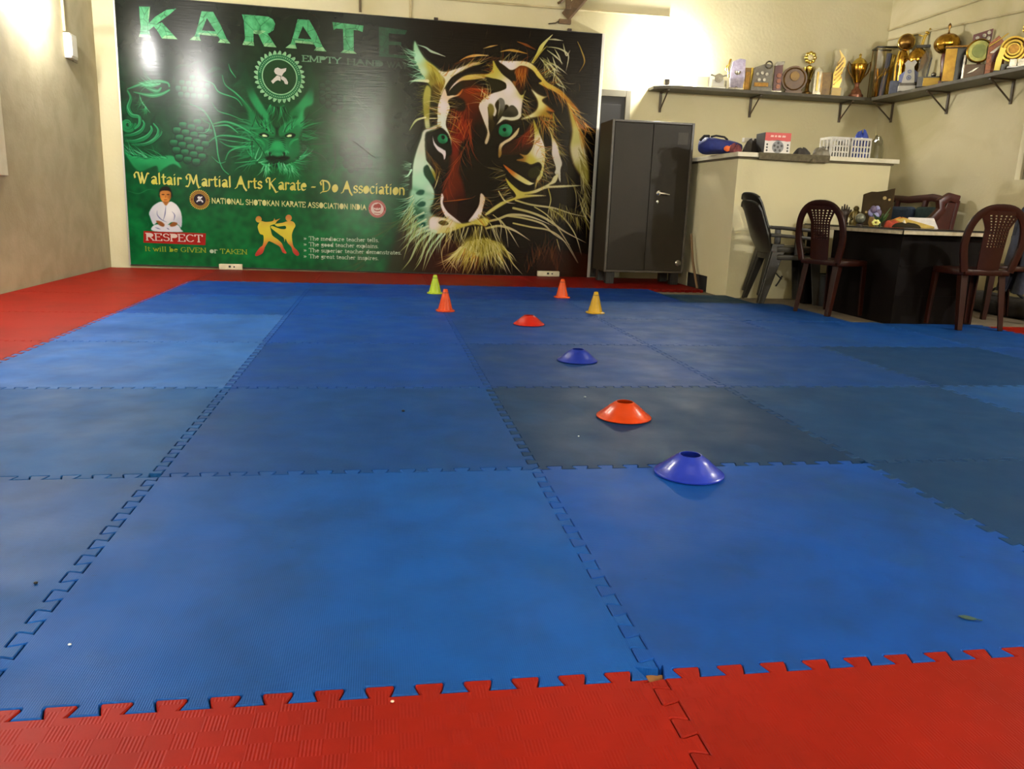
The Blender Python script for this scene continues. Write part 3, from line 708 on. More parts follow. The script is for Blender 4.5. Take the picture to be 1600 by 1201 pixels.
    fur('H', [(260, 400), (330, 420), (400, 400)], (110, 70), 20, (26, 60), 30, [G1, G2, GD], (2, 1.4, .3), .8)
    # faint coils in the lower green field
    r = random.Random(9)
    for _ in range(26):
        x, y, rr = r.uniform(30, 500), r.uniform(480, 720), r.uniform(14, 60); a0 = r.uniform(0, 6)
        stroke('E', [(x + rr * (1 - .09 * i) * math.cos(a0 + i * .5), y + rr * .7 * (1 - .09 * i) * math.sin(a0 + i * .5)) for i in range(7)], (1, 3.5, .5), (24, 122, 72), (18, 112, 64), .35)
    stroke('I', [(0, 205), (120, 235), (230, 190), (330, 200)], (1, 2, .5), (60, 130, 90), alpha=.5)

def paint_tiger():
    # warm base
    poly('P', [(652, 70), (700, 78), (760, 66), (830, 76), (900, 130), (918, 230), (920, 330), (905, 428), (650, 425), (640, 330), (655, 200)], (34, 25, 17), 14, .9)
    poly('P', [(600, 428), (625, 350), (650, 330), (720, 380), (915, 395), (910, 440), (600, 430)], [((620, 420), (60, 50, 20)), ((700, 420), (70, 24, 12)), ((800, 410), (24, 16, 12)), ((870, 420), (66, 28, 12))], 12, .8)
    fur('J', [(1480, 230), (1300, 330), (1150, 560), (1050, 690)], (150, 140), 14, (90, 240), 46, [(92, 84, 34), (70, 72, 34), (60, 96, 52), (110, 100, 50)], (.6, 2.6, .5), .35)
    poly('A', [(480, 600), (620, 560), (740, 620), (700, 700), (660, 800), (700, 920), (640, 1000), (560, 1200), (420, 1200), (400, 1050), (345, 960), (350, 850), (400, 780)], [((560, 600), (122, 50, 14)), ((500, 950), (118, 32, 14)), ((640, 980), (40, 22, 14)), ((400, 900), (70, 28, 14)), ((480, 1180), (124, 30, 14))], 8, .95)
    poly('C', [(470, -40), (620, -40), (590, 120), (560, 260), (600, 380), (620, 500), (560, 600), (460, 560), (410, 470), (440, 380), (480, 200)], [((540, 0), (120, 30, 14)), ((520, 250), (110, 42, 18)), ((440, 450), (112, 44, 20)), ((560, 560), (70, 18, 14))], 8, .95)
    poly('C', [(590, 0), (900, 0), (900, 200), (860, 420), (760, 480), (640, 500), (600, 380), (570, 240)], (28, 19, 14), 6, .95)
    poly('B', [(440, 1060), (560, 900), (560, 1100), (450, 1200), (250, 1200), (330, 1100)], [((500, 1000), (112, 44, 18)), ((400, 1180), (60, 28, 14))], 6, .9)
    poly('B', [(400, 380), (510, 380), (490, 500), (440, 640), (380, 560)], [((440, 420), (140, 74, 24)), ((450, 600), (70, 36, 16))], 5, .9)
    for g_, n_ in [([(470, 800), (560, 1000), (480, 1190)], 40), ([(430, 880), (600, 880)], 30), ([(400, 800), (560, 720)], 26)]:
        fur('A', g_, 90, 25, (40, 120), n_, [(150, 56, 22), (190, 110, 44), (124, 36, 16), (166, 80, 30)], (.8, 1.5, .2), .6)
    fur('C', [(560, 130), (470, 300), (430, 460)], 100, 22, (50, 130), 40, [(150, 62, 26), (170, 84, 40), (110, 36, 20)], (.6, 1.3, .2), .6)
    fur('B', [(400, 400), (510, 400)], 95, 14, (40, 110), 34, [(190, 130, 50), (150, 80, 26), (206, 160, 80)], (.5, 1.4, .2), .7)
    fur('B', [(440, 1060), (560, 950)], 120, 25, (40, 90), 24, [(140, 50, 20), (110, 40, 18)], (.6, 1.8, .3), .6)
    fur('A', [(500, 600), (740, 600)], 10, 25, (30, 90), 20, [(180, 84, 26), (160, 60, 20)], (.6, 2, .3), .7)
    # left ear
    poly('A', [(45, 145), (70, 180), (95, 235), (150, 315), (230, 375), (290, 430), (345, 500), (330, 560), (300, 640), (240, 640), (190, 560), (140, 500), (85, 410), (50, 330), (36, 250)],
         [((50, 170), (150, 190, 160)), ((70, 300), MINT), ((120, 430), (190, 210, 180)), ((230, 480), (130, 118, 40)), ((300, 560), (140, 110, 36)), ((200, 380), YG), ((310, 450), PALE)], 2, halo=((70, 110, 70), 8, .7))
    fur('A', [(45, 240), (60, 350), (110, 450), (150, 520)], (200, 175), 22, (30, 76), 60, [MINT, (120, 170, 140), (80, 130, 104)], (1.8, 1.3, .2), .75)
    stroke('A', [(170, 520), (90, 515), (0, 520)], (6, 4, .5), PALE, MINT)
    stroke('A', [(75, 180), (150, 205), (200, 240), (260, 262), (335, 290)], (1, 4.5, .8), (150, 180, 160), (190, 196, 180), .95)
    fur('A', [(160, 340), (300, 480)], 60, 25, (30, 80), 40, [YG, (150, 140, 50), (196, 190, 110)], (1.5, 1.3, .2), .7)
    poly('A', [(205, 570), (260, 560), (285, 640), (265, 760), (262, 860), (190, 860), (185, 740), (200, 640)], [((230, 600), (96, 80, 26)), ((220, 800), (50, 46, 18))], 4, .95)
    # left side strips of cheek
    poly('A', [(160, 560), (200, 600), (190, 740), (185, 880), (190, 955), (150, 960), (135, 850), (125, 740), (130, 640)], [((160, 600), (170, 166, 90)), ((150, 800), (156, 150, 70)), ((170, 940), (190, 190, 150))], 2.5, halo=((90, 100, 40), 8, .6))
    fur('A', [(140, 560), (125, 700), (130, 840)], 175, 22, (20, 55), 36, [(150, 150, 80), (100, 110, 50)], (1.4, 1, .2), .6)
    stroke('A', [(150, 860), (60, 890), (0, 980)], (3, 4, 1), PALE, (150, 160, 110))
    stroke('A', [(190, 770), (265, 790)], (1.5, 1.5, .5), PALE); stroke('A', [(190, 870), (270, 868)], (2, 2, 1), PALE)
    # forehead, left half
    poly('A', [(300, 640), (340, 560), (390, 490), (450, 445), (540, 400), (620, 365), (670, 348), (600, 345), (520, 375), (440, 405), (345, 432), (300, 428), (270, 425), (330, 500), (325, 560), (290, 640)], [((320, 470), (206, 202, 180)), ((450, 420), WH), ((620, 360), (190, 160, 120)), ((310, 600), PALE)], 1.5, halo=((130, 110, 50), 6, .6))
    poly('A', [(355, 655), (380, 590), (440, 520), (520, 470), (620, 455), (740, 460), (700, 490), (560, 510), (480, 520), (410, 575), (370, 640), (440, 650), (500, 590), (470, 650), (400, 675), (362, 705), (378, 770), (352, 850), (340, 930), (375, 1020), (392, 1090), (385, 1140), (360, 1060), (320, 1000), (265, 960), (262, 860), (265, 760), (295, 660), (330, 590)],
         [((310, 750), WH), ((300, 900), (206, 212, 202)), ((420, 560), WH), ((560, 480), (196, 176, 100)), ((700, 475), (170, 150, 70)), ((390, 670), (214, 196, 170)), ((480, 610), (190, 110, 40))], 1.5, halo=((120, 96, 40), 6, .6))
    poly('A', [(350, 655), (400, 580), (470, 528), (560, 512), (620, 520), (590, 560), (500, 590), (430, 640)], [((420, 600), (44, 38, 18)), ((580, 540), (60, 36, 16))], 1.5)
    poly('A', [(365, 710), (400, 685), (460, 675), (510, 700), (530, 760), (500, 800), (430, 790), (390, 760)], (44, 30, 16), 3)
    stroke('A', [(470, 330), (540, 295), (640, 278), (740, 280)], (1, 5, 1), (190, 140, 70), (206, 180, 130)); stroke('A', [(690, 215), (760, 195), (830, 182)], (.6, 3, .5), (196, 170, 110), (190, 150, 90))
    stroke('A', [(850, 245), (930, 230), (1010, 240), (1100, 262)], (.6, 5, 1), (190, 160, 90), (170, 130, 60)); stroke('A', [(1010, 150), (1090, 180), (1180, 225)], (1, 5, 1), (150, 96, 40), (120, 70, 30), .9)
    fur('A', [(480, 330), (740, 290), (900, 310)], 150, 20, (30, 80), 22, [(120, 70, 26), (90, 52, 20)], (1, 2, .3), .6)
    # forehead, right half
    poly('B', [(100, 470), (150, 445), (180, 400), (182, 325), (215, 380), (270, 455), (345, 515), (400, 590), (440, 650), (470, 640), (490, 600), (472, 690), (460, 780), (435, 865), (360, 890), (290, 880), (240, 915), (215, 930), (260, 860), (330, 770), (300, 740), (265, 800), (230, 850), (240, 760), (235, 690), (200, 740), (215, 800), (190, 850), (135, 760), (140, 850), (140, 950), (150, 1030), (128, 1105), (105, 1095), (130, 1000), (105, 920), (75, 840), (50, 760), (80, 700), (165, 640), (260, 610), (305, 570), (290, 530), (200, 500)],
         [((150, 460), (186, 176, 96)), ((190, 380), YG), ((330, 600), WH), ((400, 720), WH), ((180, 680), WH), ((100, 800), (206, 196, 190)), ((125, 1080), (196, 180, 150)), ((470, 640), (190, 180, 110)), ((330, 885), (196, 196, 176))], 1.5, halo=((120, 110, 40), 6, .6))
    poly('B', [(110, 500), (190, 497), (260, 515), (305, 560), (295, 595), (220, 612), (140, 600), (115, 560)], (48, 44, 22), 1.5)
    poly('B', [(235, 690), (262, 678), (290, 710), (290, 780), (260, 840), (220, 880), (240, 800), (245, 740)], [((265, 720), (120, 118, 110)), ((240, 850), (70, 66, 40))], 1.5)
    poly('B', [(265, 845), (310, 780), (360, 745), (405, 780), (418, 830), (370, 858)], [((360, 770), (84, 80, 66)), ((330, 840), (56, 52, 36))], 1.5)
    poly('B', [(138, 750), (175, 738), (195, 790), (180, 860), (200, 920), (180, 980), (150, 990), (145, 900)], [((165, 760), (130, 120, 60)), ((170, 950), (56, 44, 18))], 2)
    poly('B', [(225, 340), (300, 375), (380, 440), (400, 520), (340, 500), (280, 450), (220, 380)], (44, 34, 18), 2)
    fur('B', [(60, 640), (110, 690), (160, 640)], -80, 14, (24, 60), 10, [PALE, (206, 180, 130)], (1.4, 1.2, .2), .8)
    fur('B', [(185, 340), (180, 460)], 180, 30, (24, 60), 14, [YG, OR], (1, 1.2, .2), .6)
    poly('B', [(235, 330), (330, 332), (480, 335), (560, 370), (620, 440), (680, 520), (760, 570), (830, 615), (890, 680), (960, 760), (1000, 820), (900, 740), (850, 680), (760, 620), (660, 570), (610, 540), (640, 520), (600, 480), (560, 425), (500, 385), (440, 375), (390, 405), (345, 415), (290, 375)],
         [((340, 360), WH), ((470, 360), (206, 196, 160)), ((600, 430), (196, 180, 96)), ((700, 560), (186, 166, 80)), ((850, 650), (170, 130, 50)), ((960, 770), (160, 110, 40))], 1.5, halo=((110, 80, 30), 7, .6))
    fur('B', [(640, 540), (760, 610), (880, 700), (1000, 860), (1060, 940)], (40, 60), 25, (30, 90), 50, [OR, (190, 140, 60), (206, 170, 90)], (1.2, 1.4, .2), .75)
    # right ear
    stroke('B', [(555, 345), (600, 270), (650, 180), (740, 85)], (4, 8, 1), YG, (200, 196, 150)); stroke('B', [(560, 340), (620, 260), (690, 190)], (3, 4, 1), (150, 130, 50), YG, .8)
    for pts in [[(690, 130), (760, 130), (840, 142)], [(690, 200), (780, 210), (850, 240), (890, 290), (865, 430)], [(840, 170), (870, 280), (905, 230)], [(690, 230), (770, 290), (840, 360)], [(760, 220), (800, 290), (830, 370)], [(660, 365), (740, 360), (820, 410), (880, 460)], [(690, 300), (740, 390), (820, 440)],
                [(700, 410), (770, 470), (840, 560), (870, 610)], [(620, 300), (700, 400), (740, 470)], [(740, 290), (770, 380), (800, 430)], [(640, 320), (720, 370), (760, 440), (740, 530)], [(770, 470), (780, 540), (870, 590)]]:
        stroke('B', pts, (1, 3.4, .5), (186, 184, 140), (200, 196, 176), .9)
    fur('B', [(640, 300), (740, 400), (840, 560)], 60, 40, (30, 90), 50, [(170, 170, 120), (120, 120, 60), (196, 190, 160)], (.6, 1.6, .2), .6)
    stroke('B', [(975, 150), (1010, 230), (1040, 340), (990, 435)], (1, 3, .6), (170, 150, 80), (140, 110, 50)); stroke('B', [(985, 530), (995, 580), (985, 630)], (.5, 2.5, .5), (100, 84, 44), alpha=.7); stroke('B', [(1080, 260), (1110, 380), (1120, 460)], (.5, 1.6, .5), (76, 66, 46), alpha=.6)
    # right cheek column
    poly('B', [(870, 690), (900, 700), (930, 820), (990, 960), (1030, 1100), (1060, 1260), (1080, 1400), (1060, 1500), (1000, 1400), (940, 1300), (905, 1150), (925, 1000), (905, 850)],
         [((880, 720), (170, 130, 50)), ((920, 860), (176, 160, 80)), ((960, 1050), (196, 192, 130)), ((980, 1180), (206, 200, 170)), ((1030, 1400), (150, 146, 70))], 4, halo=((96, 74, 28), 10, .6))
    fur('B', [(880, 720), (960, 900), (1020, 1100)], (35, 60), 22, (40, 120), 64, [(190, 160, 80), OR, (206, 196, 140), (170, 140, 60)], (1, 1.6, .2), .7)
    fur('D', [(820, 60), (850, 250), (880, 420), (890, 560)], (60, 90), 30, (40, 120), 90, [(150, 146, 76), (190, 184, 130), (120, 110, 50), PALE], (.8, 1.6, .2), .65)
    fur('D', [(700, 260), (790, 420), (850, 560), (870, 640)], 60, 16, (60, 130), 26, [(170, 164, 90), (206, 200, 160)], (.8, 2, .3), .7)
    # lobe and crescent at the right
    poly('B', [(470, 660), (500, 620), (550, 630), (590, 690), (600, 750), (570, 810), (510, 840), (450, 840)], (34, 24, 15), 2)
    poly('B', [(540, 595), (600, 640), (660, 665), (700, 660), (640, 700), (700, 760), (760, 810), (680, 800), (760, 870), (640, 850), (560, 860), (440, 880), (520, 840), (580, 800), (605, 750), (595, 690)], [((620, 740), (206, 200, 140)), ((560, 620), PALE), ((740, 800), OR), ((500, 855), PALE), ((680, 850), (150, 130, 44))], 2, halo=((130, 100, 34), 8, .6))
    fur('B', [(600, 850), (760, 820)], 75, 30, (40, 130), 44, [OR, YG, (190, 150, 70), (120, 90, 30)], (.9, 1.6, .2), .7)
    # fangs of white on the right cheek
    poly('B', [(560, 880), (590, 940), (630, 1040), (660, 1120), (672, 1210), (660, 1320), (640, 1420), (600, 1470), (575, 1540), (590, 1440), (640, 1330), (610, 1280), (540, 1300), (490, 1280), (400, 1260), (470, 1240), (430, 1200), (500, 1210), (560, 1120), (570, 1000)],
         [((575, 930), (170, 160, 70)), ((620, 1120), WH), ((600, 1200), (206, 202, 190)), ((640, 1380), (190, 186, 130)), ((440, 1240), (150, 110, 50)), ((540, 1260), YG)], 1.5, halo=((100, 90, 34), 6, .6))
    poly('D', [(370, 300), (390, 255), (440, 230), (480, 240), (480, 290), (440, 330), (390, 330)], (56, 54, 24), 2)
    poly('D', [(150, 210), (240, 270), (320, 320), (400, 370), (430, 375), (380, 395), (300, 360), (220, 300)], [((180, 230), OR), ((350, 350), (196, 190, 130)), ((420, 380), PALE)], 1.5)
    poly('B', [(620, 870), (700, 950), (745, 1040), (790, 1130), (805, 1210), (830, 1290), (815, 1350), (815, 1470), (790, 1420), (760, 1380), (770, 1330), (735, 1210), (735, 1110), (720, 1010), (680, 940)],
         [((650, 900), OR), ((730, 1020), (196, 184, 130)), ((770, 1150), WH), ((790, 1330), (206, 204, 190))], 1.5, halo=((100, 80, 30), 6, .6))
    poly('D', [(640, 300), (620, 370), (560, 400), (690, 395), (850, 398), (700, 415), (540, 425), (440, 465), (340, 480), (420, 480), (540, 490), (400, 500), (280, 520), (200, 545), (120, 590), (0, 665), (0, 640), (100, 565), (180, 530), (260, 500), (250, 460), (200, 400), (170, 330), (230, 390), (310, 450), (390, 450), (490, 415), (570, 370), (600, 320)],
         [((620, 340), PALE), ((500, 415), (200, 192, 150)), ((800, 398), (196, 192, 160)), ((300, 480), (186, 176, 96)), ((200, 380), YG), ((60, 610), (190, 184, 120))], 1.5, halo=((96, 84, 30), 6, .5))
    stroke('D', [(555, 430), (575, 520), (560, 600), (550, 650)], (2.5, 2.6, .5), (170, 160, 80), PALE)
    # whiskers on the right
    for pts, w in [([(260, 530), (400, 570), (600, 600), (760, 650), (905, 680)], 4), ([(240, 600), (400, 640), (540, 700), (700, 810), (890, 910)], 5), ([(180, 670), (330, 690), (500, 740), (600, 830), (750, 930)], 4), ([(430, 590), (560, 680), (700, 870), (820, 1090)], 2.6), ([(560, 600), (680, 680), (790, 830), (850, 1020)], 3), ([(240, 735), (400, 770), (560, 800), (690, 890), (815, 1090)], 3.6),
                   ([(0, 720), (100, 700), (220, 660), (400, 680), (600, 760)], 5), ([(0, 780), (120, 760), (250, 800), (390, 890)], 5), ([(120, 700), (200, 800), (290, 950)], 2.6), ([(100, 690), (170, 780), (195, 950)], 2), ([(60, 660), (130, 740), (120, 900)], 2), ([(20, 720), (60, 780), (120, 900)], 2), ([(95, 990), (150, 1060), (220, 1190)], 2.6), ([(60, 970), (120, 1050), (185, 1190)], 2.4), ([(190, 1010), (240, 1100), (320, 1190)], 2.4), ([(630, 880), (660, 990)], 2), ([(140, 960), (220, 1010), (265, 1070)], 2), ([(110, 450), (170, 540), (260, 560)], 3)]:
        stroke('D', pts, (w * .9, w, .5), (186, 178, 120), (206, 196, 180), .92)
    fur('D', [(560, 600), (680, 620), (820, 690)], 80, 22, (30, 80), 60, [(150, 140, 56), (120, 112, 44), PALE], (1, 1.5, .2), .7)
    fur('D', [(660, 560), (850, 640)], 75, 20, (40, 110), 30, [(140, 134, 60), (196, 190, 140)], (.8, 1.6, .2), .6)
    fur('D', [(350, 1190), (520, 1000), (640, 1180)], -90, 22, (40, 120), 40, [(110, 60, 22), (140, 84, 34), (84, 60, 40)], (1.4, 1.6, .2), .6)
    fur('D', [(380, 960), (660, 940)], 80, 30, (40, 110), 34, [(84, 50, 24), (110, 80, 50)], (.6, 1.4, .2), .5)
    # left eye, cheek
    poly('A', [(145, 985), (210, 960), (280, 950), (340, 990), (380, 1060), (395, 1200), (330, 1210), (230, 1150), (200, 1060)], (28, 26, 16), 2)
    poly('A', [(130, 985), (200, 955), (260, 930), (250, 965), (190, 985), (150, 1010), (143, 1100), (150, 1210), (165, 1330), (150, 1400), (190, 1470), (230, 1560), (215, 1660), (170, 1690), (100, 1720), (60, 1680), (40, 1560), (-10, 1700), (20, 1560), (30, 1330), (60, 1190), (105, 1060)],
         [((110, 1120), (200, 204, 188)), ((80, 1300), (196, 214, 196)), ((110, 1450), MINT), ((200, 1560), (190, 214, 196)), ((0, 1680), (130, 170, 140)), ((220, 945), (206, 206, 196)), ((70, 1620), (100, 160, 130))], 2, halo=((80, 120, 90), 9, .6))
    poly('C', [(125, 440), (220, 470), (325, 490), (305, 580), (300, 640), (350, 690), (345, 800), (260, 810), (200, 750), (160, 660), (120, 600)], [((200, 500), MINT), ((290, 560), (176, 206, 186)), ((180, 640), (70, 120, 90)), ((320, 740), WH), ((230, 730), (120, 170, 140))], 5, .85, halo=((60, 110, 80), 12, .6))
    for x, y in ((205, 455), (215, 560), (205, 665), (215, 745)): poly('C', [(x - 36, y + 14), (x, y - 18), (x + 40, y - 12), (x + 34, y + 20), (x, y + 30)], (30, 82, 64), 2.5, .85)
    fur('C', [(150, 480), (170, 640), (260, 800)], 135, 20, (40, 110), 60, [MINT, PALE, (120, 170, 140)], (1.4, 1.8, .2), .7)
    poly('C', [(240, 240), (275, 215), (310, 260), (345, 330), (320, 390), (280, 350), (245, 300)], (36, 74, 54), 2)
    poly('C', [(255, 170), (310, 230), (345, 290), (350, 360), (320, 300), (280, 220), (245, 200)], [((270, 190), (190, 210, 190)), ((345, 330), (150, 140, 60))], 1.5)
    stroke('C', [(385, 270), (360, 360), (335, 430)], (1, 2.6, .5), (150, 130, 70), PALE)
    poly('A', [(215, 1030), (232, 1090), (265, 1130), (320, 1165), (338, 1200), (325, 1260), (310, 1200), (260, 1160), (225, 1110)], WH, 1.2)
    poly('C', [(330, 0), (350, 40), (400, 80), (435, 90), (430, 160), (410, 120), (360, 80)], WH, 1.5)
    fur('C', [(260, 90), (330, 180), (370, 280)], 60, 30, (30, 80), 40, [(110, 76, 24), (150, 120, 50), (90, 60, 20)], (.8, 1.5, .2), .6)
    poly('A', [(248, 1040), (280, 1005), (330, 1010), (375, 1060), (370, 1110), (320, 1125), (270, 1105)], (14, 22, 14), 1.5)
    poly('A', [(262, 1052), (285, 1018), (330, 1020), (358, 1055), (350, 1090), (312, 1108), (275, 1092)], [((290, 1060), (30, 130, 90)), ((345, 1060), (70, 150, 110)), ((310, 1100), (24, 100, 66))], 1)
    poly('A', [(300, 1030), (322, 1030), (330, 1050), (315, 1066), (300, 1052)], (8, 20, 14), 1)
    # right eye
    poly('B', [(200, 960), (240, 915), (330, 900), (420, 930), (425, 970), (370, 1040), (290, 1060), (225, 1030)], (22, 20, 13), 2.5)
    poly('B', [(235, 985), (255, 935), (310, 922), (355, 945), (362, 990), (335, 1035), (280, 1042), (245, 1020)], [((270, 985), (30, 128, 88)), ((340, 980), (70, 150, 116)), ((290, 1035), (24, 100, 64))], 1)
    poly('B', [(275, 965), (295, 958), (306, 975), (295, 992), (277, 985)], (8, 20, 14), 1)
    poly('B', [(428, 955), (410, 1020), (350, 1075), (290, 1110), (262, 1150), (262, 1205), (238, 1240), (232, 1190), (242, 1120), (280, 1085), (345, 1045), (395, 990)], [((410, 980), (190, 176, 140)), ((300, 1100), (206, 190, 160)), ((245, 1220), (150, 120, 60))], 1.5, halo=((70, 50, 20), 5, .5))
    # nose and muzzle
    poly('C', [(415, 540), (520, 535), (640, 520), (740, 490), (745, 560), (700, 640), (640, 700), (580, 735), (520, 690), (450, 630)], [((480, 580), (60, 26, 16)), ((600, 600), (40, 16, 14)), ((700, 540), (28, 18, 14))], 2)
    poly('C', [(400, 470), (418, 500), (412, 560), (450, 630), (520, 690), (585, 745), (540, 740), (480, 725), (420, 650), (390, 560)], WH, 1.2, halo=((120, 80, 40), 5, .5))
    poly('C', [(750, 470), (788, 510), (772, 590), (745, 680), (700, 715), (640, 720), (690, 650), (735, 570)], [((760, 520), (206, 190, 170)), ((700, 690), WH)], 1.2, halo=((110, 80, 34), 5, .5))
    stroke('C', [(420, 542), (540, 530), (660, 512), (700, 490)], (1, 2.4, .5), (170, 110, 40), (120, 60, 26))
    poly('C', [(310, 680), (440, 690), (540, 735), (640, 730), (760, 690), (820, 700), (800, 760), (700, 745), (600, 770), (540, 790), (450, 820), (360, 830), (300, 800), (290, 740)],
         [((330, 740), WH), ((480, 740), (206, 200, 170)), ((560, 770), (190, 180, 90)), ((420, 820), (196, 190, 130)), ((760, 720), (190, 180, 90))], 2, halo=((110, 104, 34), 7, .6))
    poly('C', [(370, 730), (400, 710), (450, 720), (460, 745), (410, 755)], (90, 80, 40), 1.5)
    poly('C', [(600, 780), (660, 770), (720, 800), (690, 840), (640, 850), (590, 820)], (40, 30, 14), 3)
    poly('C', [(560, 960), (610, 880), (700, 850), (800, 870), (900, 900), (980, 960), (900, 960), (860, 1010), (760, 1040), (680, 1030), (640, 1000), (590, 1000)], [((630, 960), (196, 190, 130)), ((720, 920), (130, 122, 40)), ((780, 990), (150, 144, 66)), ((930, 940), (110, 100, 34))], 7, .7, halo=((90, 82, 24), 14, .7))
    fur('C', [(580, 960), (650, 900), (800, 880), (960, 940)], (140, 60), 16, (60, 150), 110, [(190, 184, 110), (150, 142, 60), PALE, (206, 200, 150)], (1.8, 1.7, .2), .75, .2, 8)
    fur('C', [(590, 980), (700, 1000), (860, 990), (960, 950)], (115, 55), 18, (40, 120), 70, [(190, 184, 110), (160, 150, 60), PALE], (1.6, 1.5, .2), .8)
    fur('C', [(640, 900), (800, 880), (900, 920)], 60, 50, (30, 80), 70, [(170, 162, 70), (130, 120, 40), (200, 194, 130)], (1, 1.3, .2), .6)
    fur('C', [(450, 780), (700, 770), (900, 760)], (105, 75), 18, (50, 120), 70, [(190, 182, 110), PALE, (140, 130, 50)], (1.4, 1.3, .2), .75)
    for pts in [[(480, 850), (410, 960), (405, 1060), (440, 1170)], [(460, 1060), (510, 1120), (550, 1170)], [(500, 830), (470, 900), (455, 1000)]]: stroke('C', pts, (1.4, 2.4, .5), (176, 160, 120), (150, 130, 90))
    # left whiskers and ruff
    for y in (520, 600, 660, 730): stroke('C', [(170, y + 40), (215, y), (270, y - 14)], (2, 3, 1), (60, 110, 86), MINT, .8)
    for pts, w in [([(300, 790), (180, 840), (90, 930), (20, 1000)], 3.4), ([(330, 800), (200, 900), (120, 1060), (40, 1160)], 4.6), ([(280, 760), (150, 830), (90, 960), (60, 1060)], 3), ([(350, 810), (260, 930), (210, 1070), (150, 1160)], 4.2), ([(400, 830), (320, 920), (270, 1010), (230, 1160)], 4), ([(430, 830), (350, 940), (290, 1050), (245, 1160)], 2.6), ([(260, 700), (150, 770), (120, 840)], 3), ([(240, 640), (140, 700), (130, 780)], 3), ([(310, 830), (240, 980), (170, 1110)], 2.4)]:
        stroke('C', pts, (w * 1.2, w, .5), (190, 206, 180), (160, 170, 120), .92)
    fur('C', [(140, 560), (160, 700), (260, 800), (420, 840)], (120, 105), 16, (50, 140), 90, [(150, 170, 120), (120, 140, 80), MINT, (176, 180, 120)], (1.2, 1.6, .2), .65)
    fur('C', [(130, 200), (110, 330), (100, 450)], 180, 20, (16, 46), 34, [MINT, (100, 150, 120)], (1.2, 1, .2), .6)
    stroke('C', [(130, 260), (100, 310), (60, 325)], (4, 3, .5), MINT)
    # long glowing hairs all over the head
    for key, g_, an, n_ in (('A', [(270, 440), (400, 470), (560, 380), (680, 340)], (-60, -20), 40), ('A', [(300, 620), (280, 800), (300, 960)], (200, 170), 40), ('A', [(360, 700), (350, 900), (380, 1080)], (-10, 30), 30), ('B', [(250, 340), (480, 350), (640, 460), (760, 580)], (-70, -20), 46), ('B', [(100, 480), (160, 640), (60, 740)], (180, 200), 30), ('B', [(450, 660), (470, 760), (440, 860)], (20, 50), 30),
                              ('B', [(560, 900), (600, 1020), (660, 1150)], (120, 160), 30), ('B', [(660, 880), (760, 1060), (800, 1200)], (20, 40), 40), ('C', [(400, 480), (400, 600), (500, 710)], (170, 130), 30), ('C', [(780, 500), (760, 640), (660, 720)], (10, 50), 36), ('D', [(480, 60), (510, 200), (440, 380)], (20, 60), 40), ('D', [(580, 60), (600, 240), (560, 390)], (160, 200), 30), ('D', [(150, 250), (200, 420), (260, 520)], (180, 150), 34), ('C', [(600, 960), (750, 1030), (930, 980)], (120, 60), 60)):
        fur(key, g_, an, 24, (26, 84), n_, [YG, PALE, OR, (150, 136, 60), (206, 196, 150)], (1.2, 1.2, .15), .62, .3, 5)
    # loose sparks on the dark ground
    for x, y in [(395, 90), (720, 70), (945, 180), (1130, 80)]: stroke('A', [(x - 8, y + 40), (x + 10, y - 40)], (.5, 2, .5), (70, 62, 40), alpha=.6)

def paint_small_pictures():
    # boy in a white uniform, kneeling
    poly('I', [(355, 230), (365, 180), (420, 150), (470, 165), (497, 220), (490, 280), (365, 280)], (40, 32, 22), 2)
    poly('I', [(365, 215), (420, 200), (480, 215), (488, 280), (465, 325), (430, 340), (390, 325), (366, 280)], [((420, 230), (186, 130, 70)), ((430, 310), (206, 150, 80)), ((480, 270), (150, 100, 50))], 1.5)
    for x in (398, 455): stroke('I', [(x - 14, 246), (x + 14, 246)], (1, 2, 1), (70, 44, 26))
    stroke('I', [(410, 306), (445, 306)], (1, 1.6, 1), (130, 60, 40)); stroke('I', [(430, 255), (426, 284)], (.6, 1.4, .6), (150, 96, 54))
    poly('I', [(395, 325), (465, 325), (470, 350), (430, 378), (390, 350)], (160, 110, 60), 1)
    poly('I', [(380, 325), (430, 372), (480, 325), (550, 360), (600, 440), (615, 540), (605, 620), (570, 590), (500, 560), (430, 600), (340, 560), (290, 590), (250, 500), (240, 450), (290, 370)], [((330, 420), (196, 196, 200)), ((480, 450), (210, 208, 208)), ((590, 560), (180, 180, 190)), ((270, 480), (184, 184, 194))], 1.5)
    poly('I', [(300, 590), (420, 590), (560, 590), (600, 640), (605, 672), (285, 660)], (196, 196, 204), 1.5)
    for pts in [[(330, 430), (335, 480), (380, 530), (440, 560)], [(500, 440), (530, 480), (520, 540)], [(430, 375), (420, 470), (400, 540)], [(310, 620), (370, 640)], [(440, 625), (470, 645)]]: stroke('I', pts, (.6, 2.2, .6), (110, 112, 146), alpha=.8)
    poly('I', [(320, 545), (370, 550), (415, 585), (400, 612), (350, 590)], (140, 92, 54), 1); poly('I', [(560, 570), (510, 560), (475, 590), (490, 610), (540, 602)], (140, 92, 54), 1)

def paint_banner():
    paint_background(); paint_dragon(); paint_tiger(); paint_small_pictures()
    return np.clip(canvas, 0, 1)
